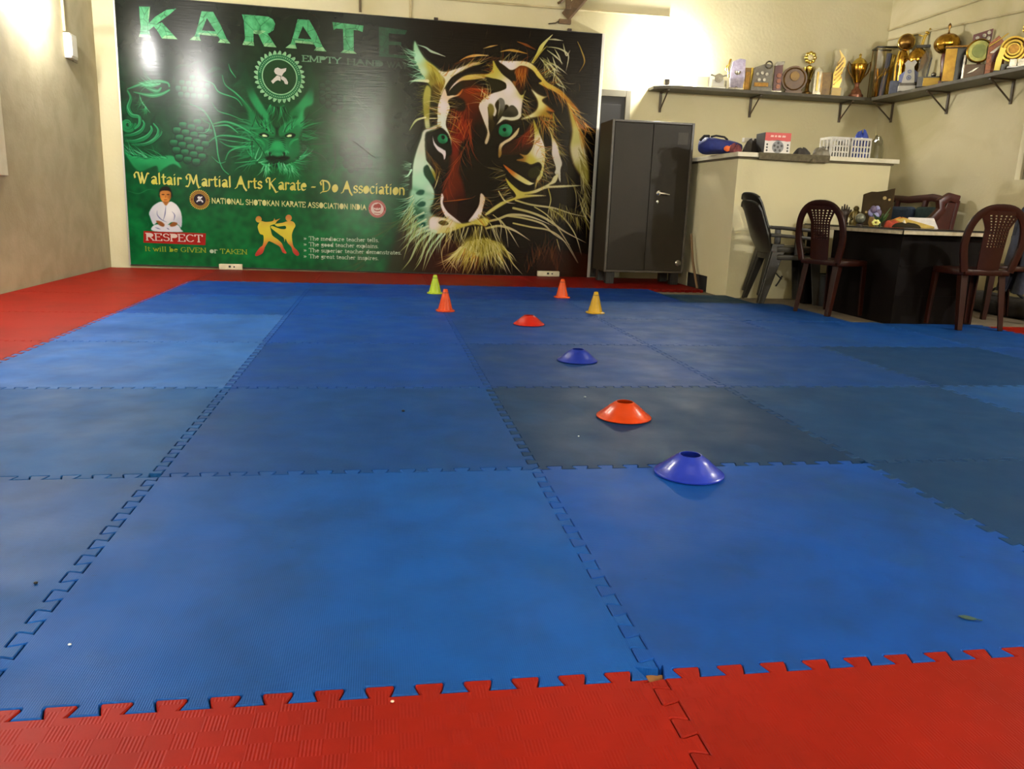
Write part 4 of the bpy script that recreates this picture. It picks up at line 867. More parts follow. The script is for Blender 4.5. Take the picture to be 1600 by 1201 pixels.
# ------------------------------------------------------------------ the banner
BA, BX, BZ, BYF = -.0080, -1.812, .028, 7.158      # tilt, lower left corner, front face
BW, BH = CW / DPM, CH / DPM
def B(px, py):
    P_ = PY(px, py, BYF); dx, dz = P_.x - BX, P_.z - BZ
    return dx * math.cos(BA) + dz * math.sin(BA), -dx * math.sin(BA) + dz * math.cos(BA)
pix = paint_banner()
img = bpy.data.images.new('banner_print', CW, CH, alpha=False)
buf = np.ones((CH, CW, 4), np.float32); buf[..., :3] = (pix[::-1] ** 1.3)
img.pixels.foreach_set(buf.ravel()); img.update(); img.pack()
VINYL_R = .21
ANISO = .65
pm = bpy.data.materials.new('printed_vinyl'); pm.use_nodes = True; nt_ = pm.node_tree; pb = nt_.nodes['Principled BSDF']
ti = nt_.nodes.new('ShaderNodeTexImage'); ti.image = img; ti.extension = 'EXTEND'
nt_.links.new(ti.outputs[0], pb.inputs['Base Color']); pb.inputs['Roughness'].default_value = VINYL_R; pb.inputs['Specular IOR Level'].default_value = .21
def vinyl_wave(m):
    """slow ripples of the stretched vinyl"""
    nt = m.node_tree; N = nt.nodes
    tg = N.new('ShaderNodeTangent'); tg.direction_type = 'UV_MAP'; tg.uv_map = 'uv'; nt.links.new(tg.outputs[0], N['Principled BSDF'].inputs['Tangent']); N['Principled BSDF'].inputs['Anisotropic'].default_value = ANISO; N['Principled BSDF'].inputs['Anisotropic Rotation'].default_value = .25
    tc = N.new('ShaderNodeNewGeometry'); mp = N.new('ShaderNodeMapping'); mp.inputs['Scale'].default_value = (1.3, 1, .8)
    n = N.new('ShaderNodeTexNoise'); n.inputs['Scale'].default_value = 1.1; n.inputs['Detail'].default_value = 2
    nt.links.new(tc.outputs['Position'], mp.inputs[0]); nt.links.new(mp.outputs[0], n.inputs['Vector'])
    bp = N.new('ShaderNodeBump'); bp.inputs['Strength'].default_value = .18; bp.inputs['Distance'].default_value = .03
    # fine weave of the vinyl, threads running across, so that lamps smear up and down
    m2 = N.new('ShaderNodeMapping'); m2.inputs['Scale'].default_value = (5, 1, 75); n2 = N.new('ShaderNodeTexNoise'); n2.inputs['Scale'].default_value = 1; n2.inputs['Detail'].default_value = 1
    nt.links.new(tc.outputs['Position'], m2.inputs[0]); nt.links.new(m2.outputs[0], n2.inputs['Vector'])
    b2 = N.new('ShaderNodeBump'); b2.inputs['Strength'].default_value = .2; b2.inputs['Distance'].default_value = .0022; nt.links.new(n2.outputs['Fac'], b2.inputs['Height'])
    nt.links.new(n.outputs['Fac'], bp.inputs['Height']); nt.links.new(b2.outputs[0], bp.inputs['Normal']); nt.links.new(bp.outputs[0], N['Principled BSDF'].inputs['Normal'])
vinyl_wave(pm)
ban = thing('banner', 'huge glossy green and black karate banner with a tiger face, fixed to the back wall', 'banner', (BX, BYF, BZ))
ban.rotation_euler = (0, -BA, 0)
ALU = mat('aluminium', (186, 184, 176), .35, metal=.7)
BLACKB = mat('banner_back', (24, 22, 20), .6)
MB().box(0, BW, .004, .034, 0, BH).build('backing_board', BLACKB, ban)
me = bpy.data.meshes.new('print'); me.from_pydata([(0, 0, 0), (BW, 0, 0), (BW, 0, BH), (0, 0, BH), (0, .004, 0), (BW, .004, 0), (BW, .004, BH), (0, .004, BH)], [], [(0, 1, 2, 3), (5, 4, 7, 6), (1, 5, 6, 2), (4, 0, 3, 7), (3, 2, 6, 7), (4, 5, 1, 0)])
uv = me.uv_layers.new(name='uv')
for l_ in me.loops: c_ = me.vertices[l_.vertex_index].co; uv.data[l_.index].uv = (c_.x / BW, c_.z / BH)
me.materials.append(pm); o = bpy.data.objects.new('print', me); COL.objects.link(o); o.parent = ban; o['label'] = 'glossy print of a glowing tiger face and a green dragon'
for nm, bx_ in (('left', (-.012, .004, -.006, .036, -.006, BH + .006)), ('right', (BW - .006, BW + .024, -.008, .036, -.006, BH + .006)), ('top', (.004, BW - .006, -.003, .036, BH - .002, BH + .006)), ('bottom', (.004, BW - .006, -.003, .036, -.006, .002))):
    MB().box(*bx_).build('frame_rail', ALU if nm in ('left', 'right') else BLACKB, ban, bevel=.002)
def vmat(name, c, c2=None, sc=30):
    c = tuple(x * .8 for x in c); m = mat('print_' + name, c, VINYL_R, noise=sc if c2 else None, c2=tuple(x * .8 for x in c2) if c2 else None, spec=.21); vinyl_wave(m); return m
def col_mat():
    m = bpy.data.materials.new('print_colours'); m.use_nodes = True; nt = m.node_tree
    a = nt.nodes.new('ShaderNodeVertexColor'); a.layer_name = 'Col'; nt.links.new(a.outputs[0], nt.nodes['Principled BSDF'].inputs[0]); nt.nodes['Principled BSDF'].inputs['Roughness'].default_value = VINYL_R
    vinyl_wave(m); return m
PCOL = col_mat()
LIFT = -.0012
def crop(key, x, y): ox, oy, s = CROPS[key]; return B(ox + x / s, oy + y / s)
def line(name, s_, key, p0, p1, cap, m, slant=0, **kw):
    """one line of lettering from p0 to p1 (baseline ends, crop coordinates)"""
    sp = kw.get('spacing', .06); words, wd = [], 0
    for w_ in s_.split(' '):
        b_ = MB(); l_ = text_mesh(b_, w_, **kw); words.append((w_, b_, wd)); wd += l_ + 2 * sp + GL[' '][0]
    wd -= 2 * sp + GL[' '][0]
    u0, v0 = crop(key, *p0); u1, v1 = crop(key, *p1)
    hh = crop(key, p0[0], p0[1] - cap)[1] - v0
    L_ = math.hypot(u1 - u0, v1 - v0); a = math.atan2(v1 - v0, u1 - u0)
    kx = L_ / wd
    for w_, b_, x0 in words:
        b_.v = [(u0 + (x + x0) * kx * math.cos(a) - z * hh * math.sin(a), LIFT, v0 + (x + x0) * kx * math.sin(a) + z * hh * math.cos(a)) for x, y, z in b_.v]
        o = b_.build(name, m, ban); o['label'] = 'printed ' + ('double chevron' if w_ == '>' else 'dash' if w_ == '-' else 'word ' + w_)
YT, YG2, CRM, PALEG = vmat('yellow', (206, 196, 60), (222, 214, 120), 9), vmat('olive_yellow', (150, 172, 44)), vmat('cream', (214, 214, 140)), vmat('pale', (186, 206, 178))
line('printed_word', 'Waltair Martial Arts Karate - Do Association', 'E', (108, 286), (1509, 348), 57, YT, nib=(.095, .036, .6), extra=FANCY, spacing=.05)
line('printed_word', 'NATIONAL SHOTOKAN KARATE ASSOCIATION INDIA', 'E', (503, 391), (1307, 426), 27, CRM, nib=(.085, .075, 0), spacing=.1)
line('printed_word', '> The mediocre teacher tells.', 'J', (541, 428), (1214, 446), 34, PALEG, nib=(.075, .05, 0), serif=.13)
line('printed_word', '> The good teacher explains.', 'J', (541, 480), (1210, 500), 34, PALEG, nib=(.075, .05, 0), serif=.13)
line('printed_word', '> The superior teacher demonstrates.', 'J', (541, 533), (1414, 558), 34, PALEG, nib=(.075, .05, 0), serif=.13)
line('printed_word', '> The great teacher inspires.', 'J', (541, 587), (1210, 607), 34, PALEG, nib=(.075, .05, 0), serif=.13)
line('printed_word', 'It will be GIVEN', 'I', (192, 886), (890, 905), 52, YG2, nib=(.07, .045, 0), serif=.13)
line('printed_word', 'or', 'I', (930, 909), (1018, 911), 56, PALEG, nib=(.08, .05, 0), serif=.13)
line('printed_word', 'TAKEN', 'I', (1048, 915), (1356, 925), 52, YG2, nib=(.07, .045, 0), serif=.13)
b_ = MB(); b_.add([(*crop('I', x, y), 0) for x, y in ((176, 792), (880, 822), (885, 687), (178, 660))], [(0, 1, 2, 3)]); b_.v = [(u, LIFT * .5, v) for u, v, _ in b_.v]
b_.build('respect_box', vmat('box_red', (176, 36, 28), (160, 28, 24), 4), ban)['label'] = 'red printed box behind the word RESPECT'
line('printed_word', 'RESPECT', 'I', (206, 764), (850, 786), 80, vmat('soft_white', (226, 206, 196)), nib=(.075, .045, 0), serif=.15)
WAYG, WAYF, WAYD = vmat('way_green', (104, 152, 116)), vmat('way_fade', (66, 92, 70)), vmat('way_dark', (48, 62, 48))
line('printed_word', 'EMPTY', 'F', (1250, 383), (1490, 398), 37, WAYG, nib=(.09, .06, 0), serif=.15)
line('printed_word', 'HAND', 'F', (1528, 402), (1756, 418), 37, WAYF, nib=(.09, .06, 0), serif=.13)
line('printed_word', 'WAY', 'F', (1778, 420), (1908, 430), 37, WAYD, nib=(.09, .06, 0), serif=.13)
# the big broken-stone title, letter by letter
def stone(name, c, c2, c3):
    c, c2 = tuple(x * .82 for x in c), tuple(x * .8 for x in c2); m = mat(name, c, VINYL_R, noise=14, c2=c2, spec=.21); nt = m.node_tree; N = nt.nodes; tc = N.new('ShaderNodeTexCoord')
    vo = N.new('ShaderNodeTexVoronoi'); vo.feature = 'DISTANCE_TO_EDGE'; vo.inputs['Scale'].default_value = 9; nt.links.new(tc.outputs['Object'], vo.inputs['Vector'])
    r = N.new('ShaderNodeMapRange'); r.inputs[1].default_value = .008; r.inputs[2].default_value = .03; r.inputs[3].default_value = .7; r.inputs[4].default_value = 0; nt.links.new(vo.outputs['Distance'], r.inputs[0])
    b = N['Principled BSDF']; src = b.inputs['Base Color'].links[0].from_socket
    x = N.new('ShaderNodeMix'); x.data_type = 'RGBA'; nt.links.new(r.outputs[0], x.inputs[0]); nt.links.new(src, x.inputs[6]); x.inputs[7].default_value = rgb(c3); nt.links.new(x.outputs[2], b.inputs['Base Color'])
    vinyl_wave(m); return m
STONE = stone('print_stone', (92, 190, 128), (44, 138, 84), (20, 60, 38)); FOOT = stone('print_stone_foot', (150, 206, 150), (104, 170, 112), (40, 80, 52)); FADE = stone('print_stone_fade', (34, 84, 54), (28, 62, 42), (24, 40, 30))
def letter(ch, key, pieces, m, feet=()):
    b_ = MB()
    tv, tf = union2d([[crop(key, x, y) for x, y in p_] for p_ in pieces]); b_.add([(u, LIFT, v) for u, v in tv], tf)
    o = b_.build('title_letter', m, ban); o['label'] = 'broken stone letter ' + ch + ' of the title'
    if feet:
        b2 = MB()
        for p_ in feet: k = len(b2.v); b2.v += [(*crop(key, x, y),) for x, y in p_]; b2.f.append(tuple(range(k, len(b2.v))))
        b2.v = [(u, LIFT * 1.6, v) for u, v in b2.v]; b2.build('letter_edge', FOOT, o)
letter('K', 'F', [[(230, 40), (298, 42), (290, 110), (292, 180), (300, 235), (232, 230), (240, 170), (233, 100)], [(286, 150), (330, 105), (400, 62), (462, 54), (420, 90), (352, 140), (290, 190)], [(318, 160), (372, 140), (448, 222), (470, 246), (372, 240), (345, 195)]], STONE,
       [[(290, 42), (298, 42), (292, 118), (285, 120)], [(232, 214), (298, 216), (304, 236), (228, 230)], [(392, 222), (448, 224), (470, 246), (372, 240)]])
def a_shape(dx, dy): return ([[(620 + dx, 70 + dy), (655 + dx, 72 + dy), (652 + dx, 116 + dy), (616 + dx, 205 + dy), (606 + dx, 226 + dy), (616 + dx, 255 + dy), (544 + dx, 249 + dy), (578 + dx, 222 + dy), (600 + dx, 150 + dy)], [(652 + dx, 72 + dy), (692 + dx, 74 + dy), (740 + dx, 160 + dy), (776 + dx, 240 + dy), (800 + dx, 272 + dy), (722 + dx, 266 + dy), (736 + dx, 250 + dy), (704 + dx, 190 + dy), (650 + dx, 108 + dy)], [(612 + dx, 190 + dy), (706 + dx, 196 + dy), (724 + dx, 228 + dy), (598 + dx, 216 + dy)]],
                             [[(572 + dx, 228 + dy), (604 + dx, 230 + dy), (616 + dx, 255 + dy), (544 + dx, 249 + dy)], [(738 + dx, 246 + dy), (776 + dx, 244 + dy), (800 + dx, 272 + dy), (722 + dx, 266 + dy)], [(606 + dx, 204 + dy), (714 + dx, 212 + dy), (722 + dx, 228 + dy), (598 + dx, 216 + dy)]])
p_, f_ = a_shape(0, 0); letter('A', 'F', p_, STONE, f_)
letter('R', 'F', [[(872, 90), (946, 95), (944, 286), (878, 280), (892, 240), (884, 130)], [(944, 95), (1036, 104), (1068, 122), (1080, 150), (1070, 188), (1040, 208), (985, 216), (944, 210), (944, 190), (1002, 190), (1022, 166), (1010, 142), (944, 134)], [(974, 212), (1032, 210), (1066, 262), (1088, 296), (1010, 290)]], STONE,
       [[(884, 258), (944, 262), (950, 286), (876, 280)], [(1010, 270), (1068, 268), (1088, 296), (1008, 290)], [(944, 190), (1002, 190), (1022, 196), (985, 216), (944, 210)]])
p_, f_ = a_shape(600, 50); letter('A', 'F', p_, STONE, f_)
letter('T', 'P', [[(519.5, 34.5), (568, 40), (566.5, 50), (560, 47.5), (525, 44.5), (521.5, 47)], [(536, 45), (552.5, 46.5), (552.8, 80), (557.5, 84), (531.5, 82.5), (537, 78)]], STONE, [[(537, 78), (552.8, 80), (557.5, 84), (531.5, 82.5)]])
letter('E', 'P', [[(592, 41.5), (607.5, 43.5), (607.5, 87), (592.5, 85.5)], [(607.5, 43.5), (636, 47.5), (633, 54), (607.5, 52)], [(607.5, 64), (627, 66), (627, 71), (607.5, 70)], [(592.5, 84), (607.5, 85), (634, 86.5), (640, 92), (592, 88)]], FADE)
# emblems
def emblem(name, label, key, ctr, rt_, ro, ri, rd, nteeth, cols, fig, figcol, lean=.35):
    """toothed seal: teeth, ring, thin line, disc and a white figure; radii in crop dots"""
    u0, v0 = crop(key, *ctr); k = crop(key, ctr[0] + 100, ctr[1])[0] - u0; k /= 100
    def ring(ra, rb, y, c):
        b_ = MB(); n = 48
        b_.v = [(u0 + k * r * math.cos(2 * math.pi * i / n), y, v0 + k * r * math.sin(2 * math.pi * i / n)) for r in (ra, rb) for i in range(n)]
        b_.f = [(i, (i + 1) % n, n + (i + 1) % n, n + i) for i in range(n)] if ra > 0 else [tuple(range(n, 2 * n))]; return b_
    L0 = LIFT
    root = ring(ro * .96, ro, L0, 0).build(name, cols[1], ban); root['label'] = label
    b_ = MB()
    for i in range(nteeth):
        a = 2 * math.pi * i / nteeth; st = 2 * math.pi / nteeth
        pts = [(ro, a), (ro + (rt_ - ro) * .75, a + st * .1), (rt_, a + st * lean), (ro + (rt_ - ro) * .6, a + st * .62), (ro, a + st * .92)]
        kk = len(b_.v); b_.v += [(u0 + k * r * math.cos(t), L0, v0 + k * r * math.sin(t)) for r, t in pts]; b_.f.append(tuple(range(kk, kk + 5)))
    b_.build('seal_teeth', cols[0], root)
    ring(ri, ro * .96, L0, 0).build('seal_ring', cols[1], root)
    b_ = MB()   # the unreadable tiny ring of letters: short worn ticks
    for i in range(int(nteeth * 2.2)):
        a = 2 * math.pi * i / int(nteeth * 2.2)
        if abs(math.sin(a)) < .15: continue
        w_ = .018; r0, r1 = ri + (ro - ri) * .34, ri + (ro - ri) * .68
        kk = len(b_.v); b_.v += [(u0 + k * r * math.cos(t), L0 * 1.3, v0 + k * r * math.sin(t)) for r, t in ((r0, a - w_), (r1, a - w_), (r1, a + w_), (r0, a + w_))]; b_.f.append((kk, kk + 1, kk + 2, kk + 3))
    b_.build('seal_marks', cols[0], root)['kind'] = 'stuff'
    ring(rd, ri, L0 * 1.1, 0).build('seal_line', cols[0], root)
    ring(0, rd, L0, 0).build('seal_disc', cols[2], root)
    b_ = MB()
    for p_ in fig: kk = len(b_.v); b_.v += [(u0 + k * (x - ctr[0]), L0 * 1.5, v0 - k * (y - ctr[1])) for x, y in p_]; b_.f.append(tuple(range(kk, len(b_.v))))
    b_.build('seal_figure', figcol, root)
    return root
FIG = [[(868, 418), (880, 384), (915, 368), (955, 384), (1022, 368), (1014, 404), (984, 432), (962, 470), (918, 462), (884, 446)], [(888, 480), (904, 464), (948, 478), (946, 532), (914, 522), (888, 534), (850, 570), (828, 540), (860, 508)], [(954, 472), (984, 474), (1020, 500), (1040, 540), (1034, 566), (1000, 562), (986, 526), (954, 508)]]
SEALG = vmat('seal_pale', (150, 206, 158), (120, 180, 130), 20)
emblem('round_emblem', 'large toothed green round emblem with a white karate fighter', 'K', (935, 482), 322, 272, 222, 208, 30, [SEALG, vmat('seal_green', (30, 110, 66), (22, 92, 54), 14), vmat('seal_dark', (22, 62, 32))], FIG, vmat('seal_white', (206, 202, 194)))
k2 = 115 / 322
FIG2 = [[(815 + (x - 935) * k2 * 1.05, 303 + (y - 475) * k2 * 1.0) for x, y in p_] for p_ in FIG]
emblem('round_emblem', 'small gold and brown toothed emblem with a white karate fighter', 'I', (815, 305), 118, 102, 74, 70, 34, [vmat('gold', (204, 176, 66)), vmat('bronze', (130, 74, 34)), vmat('purple', (38, 24, 38))], FIG2, vmat('seal_white2', (220, 216, 224)))
tig = [[(1160, 130), (1172, 112), (1190, 108), (1206, 100), (1222, 108), (1232, 126), (1226, 146), (1214, 138), (1204, 150), (1196, 136), (1186, 150), (1176, 138), (1168, 148)], [(1164, 152), (1190, 162), (1216, 158), (1230, 148), (1222, 166), (1196, 172), (1172, 166)], [(1168, 186), (1226, 188), (1224, 194), (1168, 192)]]
emblem('round_emblem', 'small red and white round emblem at the end of the association line', 'J', (1197, 150), 79, 76, 58, 55, 40, [vmat('rosy', (214, 170, 160)), vmat('seal_red', (168, 40, 32)), vmat('rosy_white', (224, 196, 186))], tig, vmat('tiger_red', (160, 44, 34)))
# two sparring fighters, yellow bodies that turn red at the feet
def fighter(label, body, head, hr):
    b_ = MB(); pts = [crop('J', x, y) for x, y in body]; pts = [tuple(p) for p in smooth(np.array(pts, np.float32), True, 3)]
    hx, hy = head; pts2 = [crop('J', hx + hr * math.cos(.4 * i), hy + hr * 1.05 * math.sin(.4 * i)) for i in range(16)]
    tv, tf = union2d([pts, pts2]); b_.add([(u, LIFT, v) for u, v in tv], tf)
    z0, z1 = crop('J', 300, 570)[1], crop('J', 300, 210)[1]
    def col(z):
        t = (z - z0) / (z1 - z0)
        for (ta, ca), (tb, cb) in zip([(-.1, (150, 30, 26)), (.12, (190, 52, 30)), (.3, (206, 130, 40)), (.42, (214, 196, 40)), (.8, (214, 200, 50)), (.93, (196, 120, 50))], [(.12, (190, 52, 30)), (.3, (206, 130, 40)), (.42, (214, 196, 40)), (.8, (214, 200, 50)), (.93, (196, 120, 50)), (1.3, (180, 90, 44))]):
            if ta <= t <= tb: f_ = (t - ta) / (tb - ta); return tuple(a + (b - a) * f_ for a, b in zip(ca, cb))
        return (200, 180, 50)
    b_.c = [tuple(x * .84 for x in col(v[2])) for v in b_.v]
    b_.build('fighter_silhouette', PCOL, ban)['label'] = label
fighter('yellow fighter silhouette on the left, punching', [(160, 258), (195, 266), (240, 264), (268, 256), (280, 232), (288, 250), (330, 236), (300, 262), (285, 284), (258, 292), (240, 304), (248, 345), (262, 388), (310, 424), (345, 458), (362, 500), (388, 546), (352, 538), (330, 490), (285, 462), (232, 438), (212, 462), (192, 494), (172, 546), (116, 572), (110, 548), (150, 494), (172, 478), (182, 440), (180, 386), (152, 374), (136, 340), (130, 306), (142, 278)], (138, 243), 27)
fighter('yellow fighter silhouette on the right, kicking', [(388, 262), (350, 274), (300, 282), (282, 290), (304, 306), (340, 304), (378, 302), (380, 328), (340, 330), (300, 318), (256, 302), (246, 316), (280, 346), (330, 384), (362, 408), (370, 446), (378, 414), (396, 452), (430, 490), (446, 540), (482, 570), (500, 552), (482, 520), (452, 490), (440, 450), (434, 384), (448, 336), (466, 300), (450, 268), (420, 258)], (406, 231), 28)
# nail clips along the top edge and the scratch on the vinyl
for px in (682, 893): u_, v_ = B(px, 0)[0], BH; MB().box(u_ - .02, u_ + .02, .0, .03, BH + .006, BH + .03).build('clip', mat('rusty_clip', (58, 46, 34), .7), ban, bevel=.003)
b_ = MB(); a_, c_ = crop('H', 1050, 738), crop('H', 1265, 905); b_.v = [(a_[0], LIFT, a_[1]), (c_[0], LIFT, c_[1]), (c_[0] + .004, LIFT, c_[1] + .005), (a_[0] + .004, LIFT, a_[1] + .005)]; b_.f = [(0, 1, 2, 3)]
b_.build('scratch', mat('scratch', (20, 22, 18), .6), ban)
# ------------------------------------------------------------------ steel cabinet
CAB = mat('grey_steel_paint', (41, 35, 26), .48, noise=2.2, c2=(34, 29, 21), spec=.25)
CABD = mat('cabinet_dark', (26, 24, 20), .5)
CHROME = mat('chrome', (206, 204, 198), .18, metal=1)
cab = thing('steel_cabinet', 'grey two-door steel cabinet on short ribbed feet beside the banner', 'cabinet', (2.715, 6.45, 0))
cw, cdp, cz0, cz1 = .80, .44, .115, 1.53
b_ = MB(); b_.box(0, cw, .012, cdp, cz0, cz1); b_.build('body', CAB, cab, bevel=.006)
b_ = MB(); b_.box(-.004, .02, -.006, .012, cz0, cz1); b_.box(cw - .02, cw + .004, -.006, .012, cz0, cz1); b_.box(.02, cw - .02, -.006, .012, cz1 - .02, cz1); b_.box(.02, cw - .02, -.006, .012, cz0, cz0 + .02); b_.build('front_frame', mat('grey_steel_edge', (74, 68, 58), .38, noise=6, c2=(60, 54, 45)), cab, bevel=.003)
for x0, x1 in ((.023, cw / 2 - .002), (cw / 2 + .002, cw - .023)):
    d_ = MB().box(x0, x1, -.002, .012, cz0 + .023, cz1 - .023).build('door', CAB, cab, bevel=.003)
    if x0 > .1:
        MB().lathe([(.022, 0), (.022, .006), (.012, .008), (.01, .035), (.004, .037)], n=16).xf(Matrix.Translation((x0 + .09, -.002, .875)) @ Matrix.Rotation(math.pi / 2, 4, 'X')).build('handle_rose', CHROME, d_, smooth=True)
        MB().tube([(x0 + .09, -.034, .875), (x0 + .13, -.036, .872), (x0 + .19, -.034, .864)], [.009, .008, .006], 8, (1, 1, (0, 0, 1))).build('handle', CHROME, d_, smooth=True)
        b_ = MB(); b_.lathe([(.013, 0), (.013, .003), (.008, .004)], n=14).xf(Matrix.Translation((x0 + .085, -.002, .795)) @ Matrix.Rotation(math.pi / 2, 4, 'X')); b_.build('keyhole_plate', CHROME, d_, smooth=True)
        MB().box(x0 + .083, x0 + .087, -.008, -.005, .772, .795).build('key_slot', CHROME, d_)
        MB().lathe([(.03, 0), (.03, .006), (.024, .009), (.004, .01)], n=18).xf(Matrix.Translation((x1 - .035, -.002, cz0 + .1)) @ Matrix.Rotation(math.pi / 2, 4, 'X')).build('round_badge', mat('badge_metal', (150, 146, 136), .25, metal=.8), d_, smooth=True)
        MB().box(x1 - .13, x1 - .03, -.0026, -.0018, cz1 - .2, cz1 - .09).build('sticker_residue', mat('residue', (66, 61, 52), .6, noise=14, c2=(52, 47, 39)), d_)
for x in (.03, cw - .11):
    for y in (.03, cdp - .1):
        b_ = MB(); b_.box(x, x + .08, y, y + .07, .001, cz0)
        for k in range(4): b_.box(x + .006 + .02 * k, x + .014 + .02 * k, y - .005, y, .001, cz0)
        b_.build('foot', CABD, cab)

# ------------------------------------------------------------------ plastered counter box with a stone top
CTR = plaster('counter_plaster', (204, 197, 162), (198, 190, 152), (156, 146, 108), (1.0, .4))
ctr = thing('counter_box', 'cream plastered masonry counter with a white topped slab, in the right back corner', 'counter', (3.6, 5.6, 0))
L_ = 1.44
b_ = MB(); b_.prism([(0, FZ), (.44, FZ), (.44, .125), (.95, .125), (.95, FZ), (1.59, FZ), (1.59, 1.17), (0, 1.17)], 0, L_, 'x'); b_.build('body', CTR, ctr, bevel=.004)
MB().box(.012, .03, .43, .96, -.02, .13).build('recess_shade', mat('painted_recess_shade', (20, 15, 12), .9), ctr)  # dark box put in so the notch reads as deep shade
STONE_TOP = mat('white_stone', (214, 208, 186), .4, noise=5, c2=(196, 188, 160))
MB().box(-.02, L_ + .06, -.03, 1.59, 1.187, 1.225).build('top_slab', STONE_TOP, ctr, bevel=.004)
MB().box(.0, L_ + .02, -.008, 1.59, 1.17, 1.187).build('slab_bed', mat('dark_bed_mortar', (92, 82, 60), .9), ctr)  # dark mortar strip between counter body and slab
tag(MB().prism([(3.77, 1.17), (4.42, 1.165), (4.425, 1.228), (3.765, 1.228)], 5.553, 5.568, 'y').build('grey_drape', mat('grimy_cloth', (104, 96, 74), .9, noise=30, c2=(80, 72, 54)), bevel=.004), 'grimy grey cloth strip hanging over the front edge of the counter slab', 'cloth')

# ------------------------------------------------------------------ L-shaped stone shelf on steel brackets
SHELF = mat('grey_stone_shelf', (84, 79, 64), .55, noise=5, c2=(64, 59, 47))
BRK = mat('bracket_steel', (74, 62, 44), .5)
def bracket(parent, x, y, dx, dy):
    """wall leg, top arm and brace; (dx,dy) points off the wall"""
    b_ = MB()
    b_.tube([(x + dx * .008, y + dy * .008, 1.70), (x + dx * .008, y + dy * .008, 1.898)], 1, 8, (.013, .009, (dy, dx, 0)))
    b_.tube([(x, y, 1.892), (x + dx * .24, y + dy * .24, 1.892)], 1, 8, (.012, .007, (dy, dx, 0)))
    b_.tube([(x + dx * .01, y + dy * .01, 1.72), (x + dx * .22, y + dy * .22, 1.888)], .0075, 8)
    b_.build('bracket', BRK, parent, smooth=True)
SZ = 1.932
sh1 = thing('wall_shelf', 'long grey stone shelf full of trophies on the back wall, above the counter', 'shelf', (0, 0, 0))
MB().prism([(3.28, 7.199), (3.28, 7.04), (3.42, 6.93), (5.6, 6.93), (5.879, 7.199)], 1.9, SZ, 'z').build('slab', SHELF, sh1, bevel=.003)
for px in (1031, 1172, 1313): bracket(sh1, PY(px, 165, 7.2).x, 7.2, 0, -1)
sh2 = thing('wall_shelf', 'grey stone shelf full of trophies along the right wall, running out of view', 'shelf', (0, 0, 0))
MB().prism([(5.602, 6.928), (5.879, 7.196), (5.879, 3.6), (5.602, 3.6)], 1.9, SZ, 'z').build('slab', SHELF, sh2, bevel=.003)
for py in (6.951, 6.10, 5.30, 4.45): bracket(sh2, XR, py, -1, 0)

# ------------------------------------------------------------------ plastic chairs
REDP = mat('red_brown_plastic', (40, 12, 4), .38, noise=5, c2=(31, 9, 3), spec=.2)
REDP2 = mat('dark_maroon_plastic', (74, 30, 24), .32, noise=5, c2=(60, 24, 20), coat=.15)
GREYP = mat('grey_plastic', (40, 36, 29), .4, noise=5, c2=(33, 30, 24), spec=.3)
def sup(a, e): c = math.cos(a), math.sin(a); return math.copysign(abs(c[0]) ** e, c[0]), math.copysign(abs(c[1]) ** e, c[1])
def seat_mesh(w_, d_, z, t=.018, dish=.012):
    rings = []
    for sc, dz in ((.93, -t - .022), (1.0, -t - .02), (1.0, -.006), (.97, 0), (.85, -.002), (.6, -dish * .7), (.3, -dish), (.02, -dish)):
        ring = []
        for k in range(28):
            u, v = sup(2 * math.pi * k / 28, .55); ring.append((u * w_ / 2 * sc, v * d_ / 2 * sc, z + dz))
        rings.append(ring)
    return MB().loft(rings)
def leg_mesh(x, y, fx, fy, z, wa=.046, wb=.034, turn=0):
    """tapered angle-profile leg from the seat corner (x,y,z) to the foot (fx,fy,0)"""
    sx, sy = (1 if x > 0 else -1), (1 if y > 0 else -1)
    rings = []
    for k in range(5):
        t = k / 4; w_ = wa + (wb - wa) * t; cx, cy, cz = x + (fx - x) * t, y + (fy - y) * t, z + (.001 - z) * t
        th = .012
        rings.append([(cx, cy, cz), (cx - sx * w_, cy, cz), (cx - sx * w_, cy - sy * th, cz), (cx - sx * th, cy - sy * th, cz), (cx - sx * th, cy - sy * w_, cz), (cx, cy - sy * w_, cz)])
    return MB().loft(rings)
